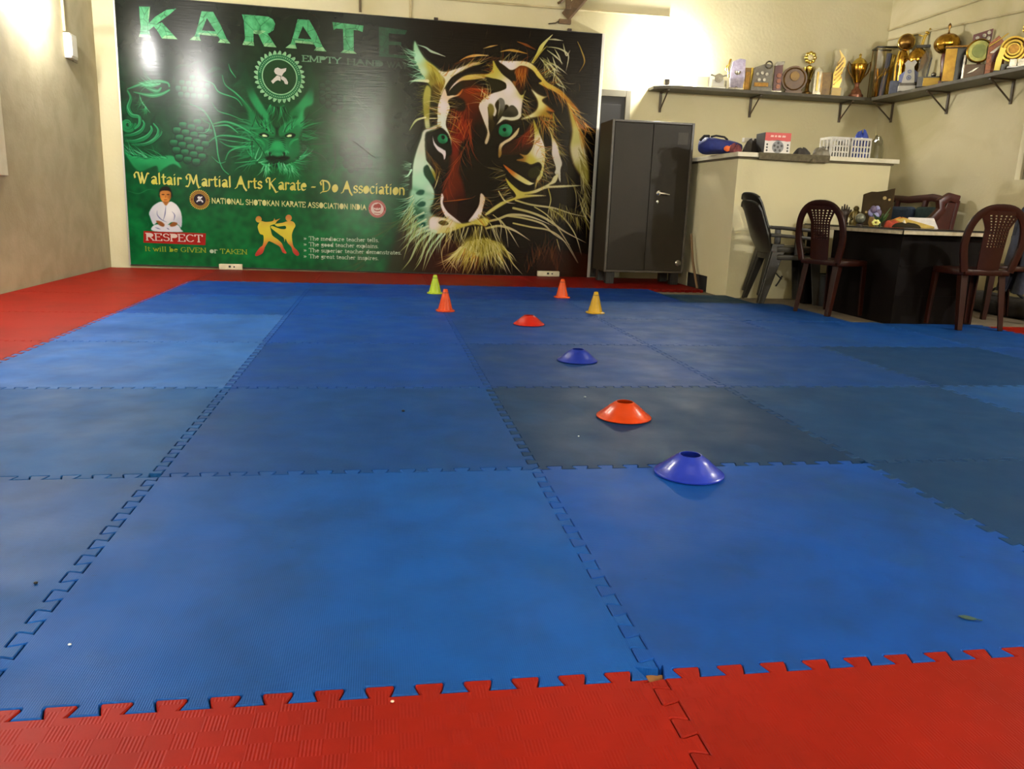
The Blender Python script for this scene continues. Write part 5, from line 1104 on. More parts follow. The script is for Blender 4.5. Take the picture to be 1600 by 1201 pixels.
def armless_chair(label, group, m, m2):
    t = thing('plastic_chair', label, 'chair', (0, 0, 0), 0, group)
    seat_mesh(.40, .36, .405).build('seat', m, t, smooth=True, bevel=.003)
    for sx in (-1, 1):
        leg_mesh(sx * .165, .155, sx * .17, .165, .39).build('leg', m, t, bevel=.003)
        leg_mesh(sx * .16, -.14, sx * .165, -.195, .39, .05, .034).build('leg', m, t, bevel=.003)
    lean = lambda z: -.165 - .035 * max(z - .4, 0) / .42 - .015 * (max(z - .4, 0) / .42) ** 2
    pts = []
    for k in range(23):
        a = math.pi * k / 22; u, v = sup(a, .8); z = .56 + .245 * v if True else 0
        pts.append((-u * .205, lean(z), z))
    pts = [(-.165, lean(.39), .39), (-.18, lean(.45), .45), (-.196, lean(.51), .51)] + pts + [(.196, lean(.51), .51), (.18, lean(.45), .45), (.165, lean(.39), .39)]
    MB().tube(pts, 1, 10, (.011, .026, (0, 1, .25))).build('back_frame', m, t, smooth=True)
    # perforated centre panel, wider at the top where it flows into the frame
    def f(u, v):
        z = .40 + .385 * v; hw = .078 + .012 * v + .05 * max(0, v - .7) ** 1.1 * 4.6
        return ((u - .5) * 2 * hw, lean(z) - .012 * math.sin(math.pi * u), z)
    NU, NV = 15, 43
    MB().grid(f, NU, NV, skip=lambda i, j: i % 2 == 1 and 1 < i < NU - 1 and j % 2 == 1 and 15 < j < NV - 3).build('back_panel', m2, t, solid=.008)
    b_ = MB(); b_.tube([(-.16, -.165, .385), (.16, -.165, .385)], 1, 8, (.018, .009, (0, 0, 1))); b_.build('seat_rail', m, t, smooth=True)
    return t
cA = armless_chair('red-brown plastic chair at the left side of the desk, next to the grey armchairs', 'red-brown plastic chairs around the desk', REDP, REDP)
cA.location = (3.915, 4.45, 0); cA.rotation_euler = (0, 0, math.radians(-72))
cB = copy_tree(cA); relabel(cB, 'red-brown plastic chair at the near end of the desk, nearest to the camera')
cB.location = (4.545, 3.825, 0); cB.rotation_euler = (0, 0, math.radians(-2))
cC = copy_tree(cA); relabel(cC, 'red-brown plastic chair by the right wall with a blue-grey garment over its back')
cC.location = (5.2, 4.32, 0); cC.rotation_euler = (0, 0, math.radians(78))
# garment over the third chair
JEAN = mat('blue_grey_cloth', (66, 70, 88), .9, noise=7, c2=(38, 40, 54), bump=(18, .6))
def garment():
    t = thing('garment', 'blue-grey garment draped over the back of the chair by the right wall', 'clothes', (5.2, 4.32, 0), math.radians(78))
    def f(u, v):
        # v: front hem -> over the back rest -> rear hem
        s_ = v * 1.45
        if s_ < .62: z = .2 + s_; y = -.165 - .05 * (z - .4) + .012
        elif s_ < .72: a = (s_ - .62) / .1 * math.pi; z = .82 + .045 * math.sin(a); y = -.186 - .04 * math.sin(a / 2) ** 2 * 2 + .03
        else: z = .82 - (s_ - .72) * .85; y = -.258 - .03 * (s_ - .72)
        w_ = .21 + .03 * math.sin(v * 9) - .05 * abs(v - .45)
        x = (u - .5) * 2 * w_
        arch = .05 * (2 * (u - .5)) ** 2 if .3 < v < .6 else 0
        y += .016 * math.sin(u * 17 + v * 5) + .008 * math.sin(u * 31 - v * 11)
        return (x, y, z - arch + .012 * math.sin(u * 11))
    MB().grid(f, 26, 44).build('cloth', JEAN, t, smooth=True, solid=.007)
    b_ = MB(); 
    for sx in (-.12, .1):
        rings = []
        for k in range(9):
            q = k / 8; ring = []
            for j in range(10): a = 2 * math.pi * j / 10; ring.append((sx + (.05 + .02 * q) * math.cos(a) * (1 + .15 * math.sin(3 * q + sx * 20)), -.13 + .028 * math.sin(a) + .06 * (q - .3), .62 - .42 * q))
            rings.append(ring)
        MB().loft(rings).build('sleeve', JEAN, t, smooth=True)
    return t
garment()

def grey_chair(label, group):
    t = thing('plastic_armchair', label, 'chair', (0, 0, 0), 0, group)
    seat_mesh(.43, .42, .40, .022).build('seat', GREYP, t, smooth=True, bevel=.003)
    lean = lambda z: -.19 - .17 * (z - .4) / .45
    rows = []
    def bk(u, v):
        z = .40 + .42 * v
        if v < .3: hw = .15 + .07 * v / .3
        else: hw = .22 - .012 * (v - .3)
        top = 0 if v < .8 else .035 * ((v - .8) / .2) * abs(2 * u - 1) ** 3
        return ((u - .5) * 2 * hw, lean(z) - .035 * (1 - (2 * u - 1) ** 2) * min(1, v * 2), z - top)
    MB().grid(bk, 14, 16).build('backrest', GREYP, t, smooth=True, solid=.014)
    b_ = MB().tube([(-.21 + .42 * k / 10, lean(.812) - .035 * (1 - (2 * k / 10 - 1) ** 2), .812 - .035 * abs(2 * k / 10 - 1) ** 3) for k in range(11)], 1, 8, (.010, .012, (0, 1, 0))); b_.build('back_rim', GREYP, t, smooth=True)
    for sx in (-1, 1):
        MB().tube([(sx * .215, -.225, .55), (sx * .232, -.15, .55), (sx * .24, .02, .54), (sx * .238, .15, .53), (sx * .228, .205, .50), (sx * .222, .215, .46), (sx * .215, .212, .40)], 1, 10, (.014, .027, (0, 0, 1))).build('armrest', GREYP, t, smooth=True)
        MB().tube([(sx * .238, .0, .535), (sx * .225, .0, .40)], 1, 8, (.026, .009, (0, 1, 0))).build('arm_support', GREYP, t, smooth=True)
        leg_mesh(sx * .205, .205, sx * .225, .225, .40, .085, .05).build('leg', GREYP, t, bevel=.004)
        leg_mesh(sx * .19, -.19, sx * .215, -.275, .42, .1, .05).build('leg', GREYP, t, bevel=.004)
    b_ = MB().tube([(-.2, .19, .372), (.2, .19, .372)], 1, 8, (.022, .008, (0, 0, 1))); b_.build('seat_rail', GREYP, t, smooth=True)
    return t
g1 = grey_chair('lower of the two stacked grey plastic armchairs in front of the counter', 'stacked grey plastic armchairs')
g1.location = (3.91, 5.17, 0); g1.rotation_euler = (0, 0, math.radians(-97))
g2 = copy_tree(g1); relabel(g2, 'upper of the two stacked grey plastic armchairs in front of the counter')
g2.location = (3.92, 5.20, .062); g2.rotation_euler = (0, 0, math.radians(-97))

# ------------------------------------------------------------------ desk
DESK = mat('dark_walnut', (9, 4, 3), .6, noise=3, c2=(6, 3, 2), spec=.1)
DTOP = mat('desk_top_laminate', (30, 21, 15), .3)
GLAREW = mat('painted_glare', (186, 176, 150), .4, noise=20, c2=(150, 138, 110))  # pale band stands for light reflected by the glass top
desk = thing('desk', 'dark brown wooden desk with a pale band of painted glare along its edge, seen almost level with its top', 'desk', (4.13, 4.0, FZ))
dz = -FZ
MB().box(-.02, .68, -.03, 1.32, .61 + dz, .642 + dz).build('desk_top', DTOP, desk, bevel=.003)
b_ = MB(); b_.box(-.027, -.02, -.037, 1.32, .612 + dz, .636 + dz); b_.box(-.027, .687, -.037, -.03, .612 + dz, .636 + dz); b_.box(.68, .687, -.03, 1.32, .612 + dz, .636 + dz); b_.build('glare_band', GLAREW, desk)
MB().box(-.012, .672, -.022, 1.312, .642 + dz, .65 + dz).build('glass_sheet', mat('green_black_glass', (22, 20, 16), .12), desk, bevel=.002)
MB().box(.02, .66, .03, .05, 0, .61 + dz).build('front_panel', DESK, desk)
MB().box(.02, .04, .05, .9, 0, .61 + dz).build('side_panel', DESK, desk)
MB().box(.62, .66, .05, 1.3, 0, .61 + dz).build('back_panel', DESK, desk)
ped = MB().box(.042, .61, .052, .42, .01, .60 + dz).build('pedestal', DESK, desk)
for k in range(3):
    d_ = MB().box(.08, .58, .42, .436, .03 + .2 * k, .21 + .2 * k).build('drawer', DESK, ped, bevel=.003); 
MB().box(.02, .1, 1.24, 1.3, 0, .61 + dz).build('leg', DESK, desk)
for z in (.2, .41): MB().box(.03, .65, .024, .03, z, z + .012).build('panel_bead', DESK, desk)

# ------------------------------------------------------------------ carved settee at the right wall
SOFAW = mat('red_brown_carved_wood', (72, 26, 20), .4, noise=6, c2=(50, 17, 14))
SOFAB = mat('dark_blue_cushion', (48, 66, 98), .9, noise=20, c2=(38, 54, 82), bump=(50, .3))
SOFAG = mat('blue_green_cushion', (58, 82, 92), .9, noise=20, c2=(46, 66, 76), bump=(50, .3))
st = thing('settee', 'carved red-brown wooden settee with blue cushions against the right wall, behind the desk', 'sofa', (5.42, 5.66, FZ))
b_ = MB(); b_.tube([(.36, .0, .90), (.38, .35, .95), (.38, .7, .93), (.38, 1.1, .95), (.37, 1.3, .92)], 1, 10, (.035, .02, (0, 0, 1))); b_.build('top_rail', SOFAW, st, smooth=True)
for y in (0, .43, .86, 1.3): MB().tube([(.3, y, 0), (.31, y, .42), (.37, y, .92)], 1, 8, (.022, .028, (1, 0, 0))).build('back_post', SOFAW, st, smooth=True)
MB().box(-.08, .34, .0, 1.3, .32, .37).build('seat_frame', SOFAW, st, bevel=.006)
for y in (.02, 1.28): MB().tube([(-.06, y, 0), (-.06, y, .36), (-.05, y, .56)], .026, 10).build('front_leg', SOFAW, st, smooth=True)
for y in (0, 1.3):
    pts = [(.37, y, .93), (.28, y, .95), (.20, y, .90), (.22, y, .83), (.14, y, .74), (.02, y, .68), (-.08, y, .66), (-.12, y, .61), (-.08, y, .57), (-.04, y, .60)]
    MB().tube([tuple(p) for p in np.array([[a, b2, c] for a, b2, c in pts])], 1, 10, (.035, .04, (0, 1, 0))).build('scroll_arm', SOFAW, st, smooth=True)
    MB().prism([(.37, .3), (.37, .9), (.27, .9), (.24, .8), (.13, .70), (.0, .64), (-.03, .36), (.1, .3)], y - .012, y + .012, 'y').build('arm_panel', SOFAW, st, bevel=.004)
for k, m_ in enumerate((SOFAG, SOFAB, SOFAB)):
    y = .05 + .43 * k
    b_ = MB().box(.24, .33, y, y + .36, .40, .86); o = b_.build('back_cushion', m_, st, bevel=.035, seg=3)
    if m_ is SOFAG: o['label'] = 'blue-green back cushion'
    MB().box(-.07, .26, y, y + .39, .37, .45).build('seat_cushion', m_, st, bevel=.03, seg=3)
# ------------------------------------------------------------------ training cones and discs
def cone(loc, c, c2, label):
    o_ = thing('training_cone', label, 'cone', loc, 0, 'small training cones near the banner')
    m = mat('cone_%d_%d_%d' % c, c, .42, noise=9, c2=c2, coat=.04, spec=.3)
    r = lambda z: .052 - .037 * z / .145
    MB().lathe([(r(.004), .004), (r(.03), .03), (r(.08), .08), (r(.145), .145), (r(.148) - .002, .148), (r(.145) - .006, .144), (r(.06) - .006, .06), (r(.004) - .004, .004)], n=28).build('cone_body', m, o_, smooth=True)
    b_ = MB(); rings = []
    for sc, z in ((.060, .001), (.064, .001), (.064, .006), (.060, .008), (.045, .008)):
        rings.append([(sup(2 * math.pi * k / 32, .7)[0] * sc, sup(2 * math.pi * k / 32, .7)[1] * sc, z) for k in range(32)])
    MB().loft(rings).build('cone_base', m, o_, smooth=True)
    MB().lathe([(r(.126) + .0012, .122), (r(.13) + .0012, .128)], n=24).build('rim_line', mat('cone_line_%d_%d_%d' % c, tuple(int(x * .55) for x in c), .5), o_, smooth=True)
    return o_
cone((1.005, 5.34, 0), (166, 188, 38), (152, 174, 32), 'yellow-green training cone, farthest back and left of the four')
cone((1.005, 4.28, 0), (204, 68, 8), (188, 58, 6), 'orange training cone in front of the yellow-green one')
cone((2.02, 5.20, 0), (208, 76, 10), (190, 66, 8), 'orange training cone nearest to the cabinet, before the right end of the banner')
cone((2.05, 4.28, 0), (184, 144, 10), (166, 130, 8), 'golden yellow training cone on the blue mat, rightmost of the cones')
def disc(loc, c, label, turn=0):
    o_ = thing('disc_cone', label, 'disc cone', loc, turn, 'saucer shaped disc cones in a slanting row')
    m = mat('disc_%d_%d_%d' % c, c, .3, noise=6, c2=tuple(int(x * .9) for x in c), coat=.15, spec=.35)
    prof = [(.094, .002), (.096, .003), (.096, .006), (.092, .009), (.072, .024), (.0715, .0255), (.055, .039), (.0545, .0405), (.034, .055), (.030, .0575), (.028, .057), (.030, .052), (.052, .035), (.090, .004)]
    MB().lathe(prof, n=48).build('disc_shell', m, o_, smooth=True)
    b_ = MB(); n = 48; b_.v = [(r_ * math.cos(2 * math.pi * k / n), r_ * math.sin(2 * math.pi * k / n), z) for r_, z in ((.0955, .0062), (.0925, .0094)) for k in range(n)]; b_.f = [(k, (k + 1) % n, n + (k + 1) % n, n + k) for k in range(n)]
    b_.build('disc_rim', m, o_, smooth=True)
    return o_
disc((1.475, 3.70, 0), (176, 26, 8), 'small looking red disc cone, farthest of the row of discs')
disc((1.50, 2.55, 0), (18, 44, 150), 'blue disc cone, second farthest of the discs')
disc((1.416, 1.525, 0), (194, 58, 6), 'orange-red disc cone between the two blue discs')
disc((1.421, .925, 0), (26, 50, 172), 'bright blue disc cone nearest to the camera')
# bits on the mat
def leaf(px, py):
    p = PZ(px, py, .002); b_ = MB(); n = 8
    up_ = [(-.016 + .032 * k / n, .007 * math.sin(math.pi * k / n) ** .8) for k in range(n + 1)]; dn = [(x, -y) for x, y in up_[1:-1]][::-1]
    b_.prism(up_ + dn, 0, .0012, 'z'); b_.box(.015, .024, -.0008, .0008, 0, .0012)
    o = b_.build('fallen_leaf', mat('dark_leaf', (40, 66, 60), .7)); o.location = p; o.rotation_euler = (0, 0, -.5)
    tag(o, 'small dark green leaf lying on the blue mat at the right', 'leaf')
leaf(1512, 965)
def crumb(px, py, r, c, lab):
    p = PZ(px, py, 0); b_ = MB().ball((0, 0, r * .6), r, 8, (1, .8, .6)); o = b_.build('crumb', mat('crumb_%d' % c[0], c, .5), smooth=True); o.location = p; tag(o, lab, 'crumb')
crumb(630, 643, .006, (12, 14, 22), 'tiny black bead lying on the blue mat left of the middle')
crumb(914, 621, .005, (150, 160, 160), 'tiny pale chip on the mat left of the orange-red disc')
crumb(109, 1008, .003, (214, 224, 230), 'tiny white chip on the near left blue tile')
crumb(613, 1097, .003, (220, 190, 170), 'tiny pale chip on the near red tile')
crumb(56, 912, .004, (14, 16, 20), 'tiny black crumb on the pale blue tile at the left')
crumb(904, 682, .003, (206, 214, 214), 'tiny white chip on the greenish tile before the orange-red disc')

# ------------------------------------------------------------------ sockets under the banner, switch box, truss foot
def socket(px0, px1, py, label):
    a, c = PY(px0, py, 7.13), PY(px1, py, 7.13); w_ = c.x - a.x
    t = thing('floor_socket', label, 'socket', (a.x, 7.10, 0))
    MB().box(0, w_, 0, .045, .001, .055).build('box', mat('ivory_plastic', (206, 198, 170), .5, noise=12, c2=(182, 172, 140)), t, bevel=.005)
    MB().box(w_ * .42, w_ * .52, -.003, .0, .022, .042).build('switch', mat('black_switch', (26, 24, 22), .5), t, bevel=.002)
    MB().lathe([(.008, 0), (.008, .003)], n=10).xf(Matrix.Translation((w_ * .66, 0, .03)) @ Matrix.Rotation(math.pi / 2, 4, 'X')).build('plug_hole', MATS['black_switch'], t)
socket(343, 379, 418, 'ivory socket box on the floor edge under the green left part of the banner')
socket(839, 873, 433, 'ivory socket box on the floor edge under the tiger, behind the orange cone')
sb = thing('switch_box', 'white switch box with a pipe above it on the left wall', 'switch', (-2.0, 6.43, 1.775))
MB().box(0, .055, 0, .15, 0, .195).build('casing', mat('white_plastic', (212, 208, 190), .45), sb, bevel=.006)
MB().box(.055, .06, .015, .135, .02, .175).build('face_plate', mat('white_plate', (222, 218, 202), .4), sb, bevel=.003)
tag(MB().box(-.0, .012, 0, .1, 0, .17).build('back_plate', mat('grey_plate', (150, 140, 116), .6), bevel=.003, loc=(-2.0, 6.60, 1.77)), 'grey plate on the left wall just behind the switch box', 'plate')
RUST = mat('rusty_steel', (112, 86, 54), .75, noise=12, c2=(80, 62, 40))
tr = thing('roof_truss', 'rusty steel truss foot coming out of the wall above the tiger', 'roof truss', (0, 0, 0))
a = PY(884, 26, 7.19); e1 = PY(925, -22, 7.0); e2 = PY(1010, -120, 6.2)
MB().tube([a, e1, e2], 1, 8, (.055, .02, (1, 0, -.8))).build('bottom_chord', RUST, tr)
MB().tube([PY(888, 14, 7.12), PY(888, -40, 7.12), PY(888, -110, 7.12)], 1, 8, (.028, .012, (1, 0, 0))).build('strut', RUST, tr)
MB().box(a.x - .07, a.x + .05, 7.155, 7.199, a.z - .07, a.z - .03).build('bearing_plate', RUST, tr)
tag(MB().tube([PY(875, 32, 7.18), PY(868, 36, 7.18), PY(857, 37, 7.18)], .006, 6).build('loose_wire', mat('wire_brown', (70, 58, 40), .6)), 'short loose wire end on the wall under the rusty truss', 'wire')
tag(MB().tube([PY(882, -2, 7.19), PY(876, 3, 7.18), PY(872, 5, 7.17)], .012, 6).build('bent_nail', RUST), 'bent rusty hook on the wall left of the truss', 'hook')
tag(MB().tube([(.385, 7.19, 2.45), (.385, 7.19, 3.28)], .012, 8).build('drop_pipe', mat('brown_pipe', (92, 76, 50), .6), smooth=True), 'thin brown pipe running up the wall from the middle of the banner top', 'pipe')

# ------------------------------------------------------------------ things on the counter
CT = 1.226
def cpt(px, Y): return PY(px, 240, Y).x
# blue bag
t = thing('sports_bag', 'blue cloth sports bag with orange lettering on the counter, beside the cabinet', 'bag', (cpt(1092, 6.05), 6.05, CT))
w_ = cpt(1157, 6.05) - cpt(1092, 6.05)
rings = []
for k in range(13):
    q = k / 12; ring = []
    s_ = (1 - abs(2 * q - 1) ** 6) ** .5 * (.9 + .1 * math.sin(5 * q)); h = .155 * (1 - .25 * q)
    for j in range(16):
        u, v = sup(2 * math.pi * j / 16, .7); ring.append((w_ * q, .16 * v * max(s_, .08) , h / 2 + h / 2 * u * max(s_, .08) * (1 + .08 * math.sin(7 * q + j))))
    rings.append([(x, y, max(.001, z)) for x, y, z in ring])
BAGB = mat('blue_bag_cloth', (28, 44, 122), .7, noise=7, c2=(20, 32, 92), bump=(16, .4))
MB().loft(rings).build('bag_body', BAGB, t, smooth=True)
ORG = mat('orange_print', (226, 104, 34), .6)
for k, (x, z, r) in enumerate(((.50, .045, .028), (.60, .055, .026), (.69, .065, .02))):
    b_ = MB().ball((w_ * x, -.156 + .012 * k, z), r, 10, (1.2, .25, .9)); b_.build('orange_mark', ORG, t, smooth=True)
MB().tube([(w_ * .2, -.05, .148), (w_ * .3, -.07, .158), (w_ * .5, -.07, .15), (w_ * .6, -.05, .13)], .009, 8).build('handle', mat('black_strap', (20, 20, 26), .7), t, smooth=True)
MB().tube([(-.02, -.05, .11), (.01, -.07, .15), (.06, -.06, .152)], .012, 8).build('handle', MATS['black_strap'], t, smooth=True)
BLACKC = mat('black_cloth', (30, 26, 24), .85, noise=14, c2=(46, 40, 36), bump=(20, .5))
def lump(name, label, cat, px0, px1, Y, d_, h, m, seed, z=CT):
    rr = random.Random(seed); a, c = cpt(px0, Y), cpt(px1, Y); cx, hw = (a + c) / 2, (c - a) / 2
    ph = [rr.uniform(0, 6) for _ in range(6)]
    rings = []
    for i in range(7):
        q = i / 6; sc = math.cos(q * math.pi / 2 * .97); ring = []
        for j in range(22):
            an = 2 * math.pi * j / 22; wob = 1 + .16 * math.sin(3 * an + ph[0] + q * 2) + .1 * math.sin(7 * an + ph[1]) + .08 * q * math.sin(11 * an + ph[3])
            ring.append((hw * sc ** .6 * wob * math.cos(an) * .9, d_ * sc ** .6 * wob * math.sin(an) * .9, h * (math.sin(q * math.pi / 2) * (1 + min(1, .08 / h) * (.22 * math.sin(3 * an + ph[2]) * q + .16 * math.sin(5 * an + ph[4])))) + .001))
        rings.append(ring)
    o = MB().loft(rings).build(name, m, smooth=True); o.location = (cx, Y, z); return tag(o, label, cat)
lump('black_cloth_heap', 'heap of black gear on the counter between the blue bag and the ball box', 'gear', 1159, 1189, 5.88, .08, .115, BLACKC, 3)
lump('maroon_cloth', 'small maroon and pink cloth beside the orange lettering of the blue bag', 'cloth', 1140, 1158, 5.72, .05, .06, mat('maroon_cloth', (126, 62, 66), .85, noise=18, c2=(90, 40, 46)), 5)
tag(MB().box(0, .12, 0, .05, 0, .04).build('white_card', mat('white_card', (206, 202, 190), .6), bevel=.004, loc=(cpt(1164, 5.95), 5.99, CT + .116)), 'white card sticking up behind the black gear on the counter', 'card')
lump('grey_cloth', 'crumpled grey cloth lying on the counter right of the ball box', 'cloth', 1238, 1266, 5.72, .07, .055, mat('dark_grey_cloth', (70, 66, 62), .9, noise=16, c2=(46, 42, 40)), 8)
lump('pale_cloth', 'crumpled pale plastic bag lying on the counter before the white baskets', 'bag', 1268, 1296, 5.7, .06, .065, mat('pale_plastic', (134, 128, 110), .5, noise=16, c2=(90, 84, 72)), 9)
# football box
t = thing('ball_box', 'red, white and black cardboard ball box on the counter', 'box', (cpt(1193, 5.66), 5.66, CT), math.radians(-4))
bw = cpt(1237, 5.66) - cpt(1198, 5.66); bh = .178
MB().box(0, bw, 0, .2, 0, bh).build('carton', mat('carton_black', (34, 30, 28), .5), t, bevel=.002)
MB().box(.001, bw - .001, -.002, 0, .001, bh * .62).build('white_face', mat('carton_white', (208, 204, 200), .45), t)
b_ = MB(); b_.prism([(.001, bh * .62), (bw * .15, bh * .6), (bw * .5, bh * .66), (bw * .85, bh * .6), (bw - .001, bh * .62), (bw - .001, bh - .001), (.001, bh - .001)], -.0025, 0, 'y'); b_.build('red_face', mat('carton_red', (196, 44, 30), .45), t)
for k, (xa, xb) in enumerate(((.2, .32), (.36, .44), (.48, .6), (.64, .78))): b_ = MB(); b_.prism([(bw * xa, bh * .79), (bw * xb, bh * .785), (bw * (xb + .01), bh * .87), (bw * (xa + .02), bh * .88)], -.0034, -.0025, 'y'); b_.build('pale_mark', mat('carton_pink', (224, 180, 168), .5), t)
b_ = MB(); b_.prism([(bw * .52 + .052 * math.cos(.2618 * k), bh * .33 + .052 * math.sin(.2618 * k)) for k in range(24)], -.0035, -.0025, 'y'); bl = b_.build('ball_picture', mat('ball_grey', (120, 120, 124), .5), t)
for k in range(6):
    a = k * 1.2566 + .3; r0 = .034 if k < 5 else 0
    b_ = MB(); b_.prism([(bw * .52 + r0 * math.cos(a) + .012 * math.cos(1.2566 * i + a), bh * .33 + r0 * math.sin(a) + .012 * math.sin(1.2566 * i + a)) for i in range(5)], -.0042, -.0035, 'y'); b_.build('ball_patch', MATS['carton_black'], bl)
for sx in (.1, .9):
    for k in range(3): b_ = MB(); b_.prism([(bw * sx + .009 * math.cos(.785 * i), bh * (.16 + .14 * k) + .009 * math.sin(.785 * i)) for i in range(8)], -.0035, -.0025, 'y'); b_.build('dot_mark', MATS['carton_black'], t)
# white plastic baskets
BASK = mat('white_basket', (204, 202, 196), .45, noise=14, c2=(178, 174, 164))
def basket(px0, px1, Y, d_, h, label):
    a, c = cpt(px0, Y), cpt(px1, Y); w_ = c - a
    t = thing('plastic_basket', label, 'basket', (a, Y, CT), 0, 'white plastic baskets on the counter')
    MB().box(.004, w_ - .004, .004, d_ - .004, .001, .008).build('bottom', BASK, t)
    MB().box(0, w_, 0, .008, h - .022, h).build('rim', BASK, t, bevel=.002); MB().box(0, w_, d_ - .008, d_, h - .022, h).build('rim', BASK, t, bevel=.002)
    MB().box(0, .008, .008, d_ - .008, h - .022, h).build('rim', BASK, t, bevel=.002); MB().box(w_ - .008, w_, .008, d_ - .008, h - .022, h).build('rim', BASK, t, bevel=.002)
    n = 6
    for k in range(n + 1):
        x = (w_ - .014) * k / n
        for y in (0, d_ - .006): MB().box(x, x + .014, y, y + .006, .008, h - .022).build('upright', BASK, t)
    for k in range(4):
        y = .01 + (d_ - .03) * k / 3
        for x in (0, w_ - .006): MB().box(x, x + .006, y, y + .014, .008, h - .022).build('upright', BASK, t)
    for z in (.05, .1):
        for y in (.001, d_ - .006): MB().box(.004, w_ - .004, y, y + .005, z, z + .012).build('cross_band', BASK, t)
    return w_
basket(1297, 1326, 5.78, .2, .185, 'left white plastic basket on the counter, next to the crumpled cloths')
basket(1329, 1360, 5.78, .2, .185, 'right white plastic basket on the counter with a blue thing inside')
lump('blue_pad', 'blue pad sticking out of the right white basket', 'pad', 1330, 1356, 5.84, .06, .23, mat('blue_pad', (40, 62, 148), .5), 12, CT + .009)
lump('black_gear', 'dark gear inside the left white basket', 'gear', 1301, 1322, 5.88, .06, .13, BLACKC, 14, CT + .009)
lump('clear_plastic_bag', 'clear plastic bag standing at the right end of the counter', 'bag', 1358, 1378, 5.84, .09, .20, clear_mat('clear_plastic', (225, 225, 215), .12, .2), 21)
tag(MB().lathe([(.004, 0), (.02, .004), (.024, .016), (.016, .03), (.004, .034)], n=16).build('round_knob', mat('dirty_knob', (110, 100, 78), .5), smooth=True, loc=(cpt(1271, 5.55), 5.538, 1.16)), 'round knob on the front edge of the counter slab', 'knob')
st_ = thing('black_strap', 'broken black strap hanging on the counter front behind the grey chairs', 'strap', (0, 0, 0))
MB().tube([PY(1206, 418, 5.592), PY(1215, 430, 5.585), PY(1221, 436, 5.58)], 1, 8, (.012, .004, (0, 1, 0))).build('strap_band', mat('black_rubber', (24, 22, 20), .6), st_)
MB().tube([PY(1222, 431, 5.58), PY(1217, 440, 5.58), PY(1212, 447, 5.58)], 1, 8, (.012, .004, (0, 1, 0))).build('strap_end', MATS['black_rubber'], st_)
# broom stick end between cabinet and counter
tag(MB().tube([(3.545, 6.12, .0), (3.55, 6.3, .25), (3.552, 6.40, .5)], .012, 8).build('wooden_stick', mat('old_wood', (110, 84, 54), .7), smooth=True), 'thin wooden stick leaning between the cabinet and the counter', 'stick')

# ------------------------------------------------------------------ things on the desk
DT = .651
XD = 4.45
def dpt(px): p = PX(px, 350, XD); return Vector((XD, p.y, DT))
def dsc(px): return (dpt(px) - EYE).dot(fw) / FPX      # metres per dot at that place
VIEW = math.atan2(XD - EYE.x, 4.7 - EYE.y)              # items turned to face the camera
BRONZE = mat('dark_bronze', (58, 44, 36), .4, noise=12, c2=(40, 30, 26))
p = dpt(1318.5); s_ = dsc(1318)
t = thing('hand_statuette', 'dark bronze statuette of an upright open hand at the left end of the desk things', 'statuette', p, -VIEW)
MB().lathe([(6.5 * s_, 0), (6.5 * s_, 3 * s_), (5 * s_, 4 * s_), (5 * s_, 10 * s_), (6 * s_, 13 * s_)], n=14, sq=.6).build('wrist', BRONZE, t, smooth=True)
MB().ball((0, 0, 17 * s_), 7.2 * s_, 14, (1, .45, 1)).build('palm', BRONZE, t, smooth=True)
for k, (x, h) in enumerate(((-4.8, 28), (-1.8, 31), (1.4, 30), (4.4, 27))):
    MB().tube([(x * s_, 0, 19 * s_), (x * 1.08 * s_, -.4 * s_, (h - 5) * s_), (x * 1.12 * s_, -1.5 * s_, h * s_)], [1.7 * s_, 1.6 * s_, 1.0 * s_], 8).build('finger', BRONZE, t, smooth=True)
MB().tube([(5 * s_, 0, 14 * s_), (7.6 * s_, -1 * s_, 19 * s_), (8 * s_, -2 * s_, 23 * s_)], [2 * s_, 1.7 * s_, 1.1 * s_], 8).build('thumb', BRONZE, t, smooth=True)
GOLDD = mat('dull_gold', (120, 104, 52), .35, metal=.5, noise=20, c2=(70, 62, 30))
p = dpt(1335)
t = thing('seated_figurine', 'dull gold seated figurine between the hand statuette and the glass globe', 'figurine', p, -VIEW)
MB().lathe([(8 * s_, 0), (8.5 * s_, 4 * s_), (7.5 * s_, 8 * s_), (6 * s_, 14 * s_), (6.2 * s_, 19 * s_), (3.5 * s_, 22 * s_)], n=16, sq=.7).build('figure_body', GOLDD, t, smooth=True)
MB().ball((0, 0, 24.5 * s_), 4.2 * s_, 12).build('figure_head', GOLDD, t, smooth=True)
for sx in (-1, 1): MB().tube([(sx * 6 * s_, 0, 19 * s_), (sx * 8.2 * s_, -2 * s_, 13 * s_), (sx * 4 * s_, -5.5 * s_, 8 * s_)], 1.8 * s_, 8).build('figure_arm', GOLDD, t, smooth=True)
p = dpt(1347) + Vector((-.09, -.11, 0))
t = thing('glass_globe', 'small glass globe on a dark base on the desk', 'globe', p, -VIEW)
MB().lathe([(5 * s_, 0), (5 * s_, 2 * s_), (3 * s_, 3 * s_)], n=14).build('base', MATS['dark_bronze'], t, smooth=True)
MB().ball((0, 0, 10.5 * s_), 7.5 * s_, 18).build('glass_ball', mat('grey_glass', (96, 98, 84), .05, coat=1), t, smooth=True)
p = dpt(1366) + Vector((.06, .08, 0)); w_, h = 42 * s_, 55 * s_
t = thing('picture_plaque', 'brown wavy topped picture plaque standing at the back of the desk', 'plaque', p, -VIEW + .1)
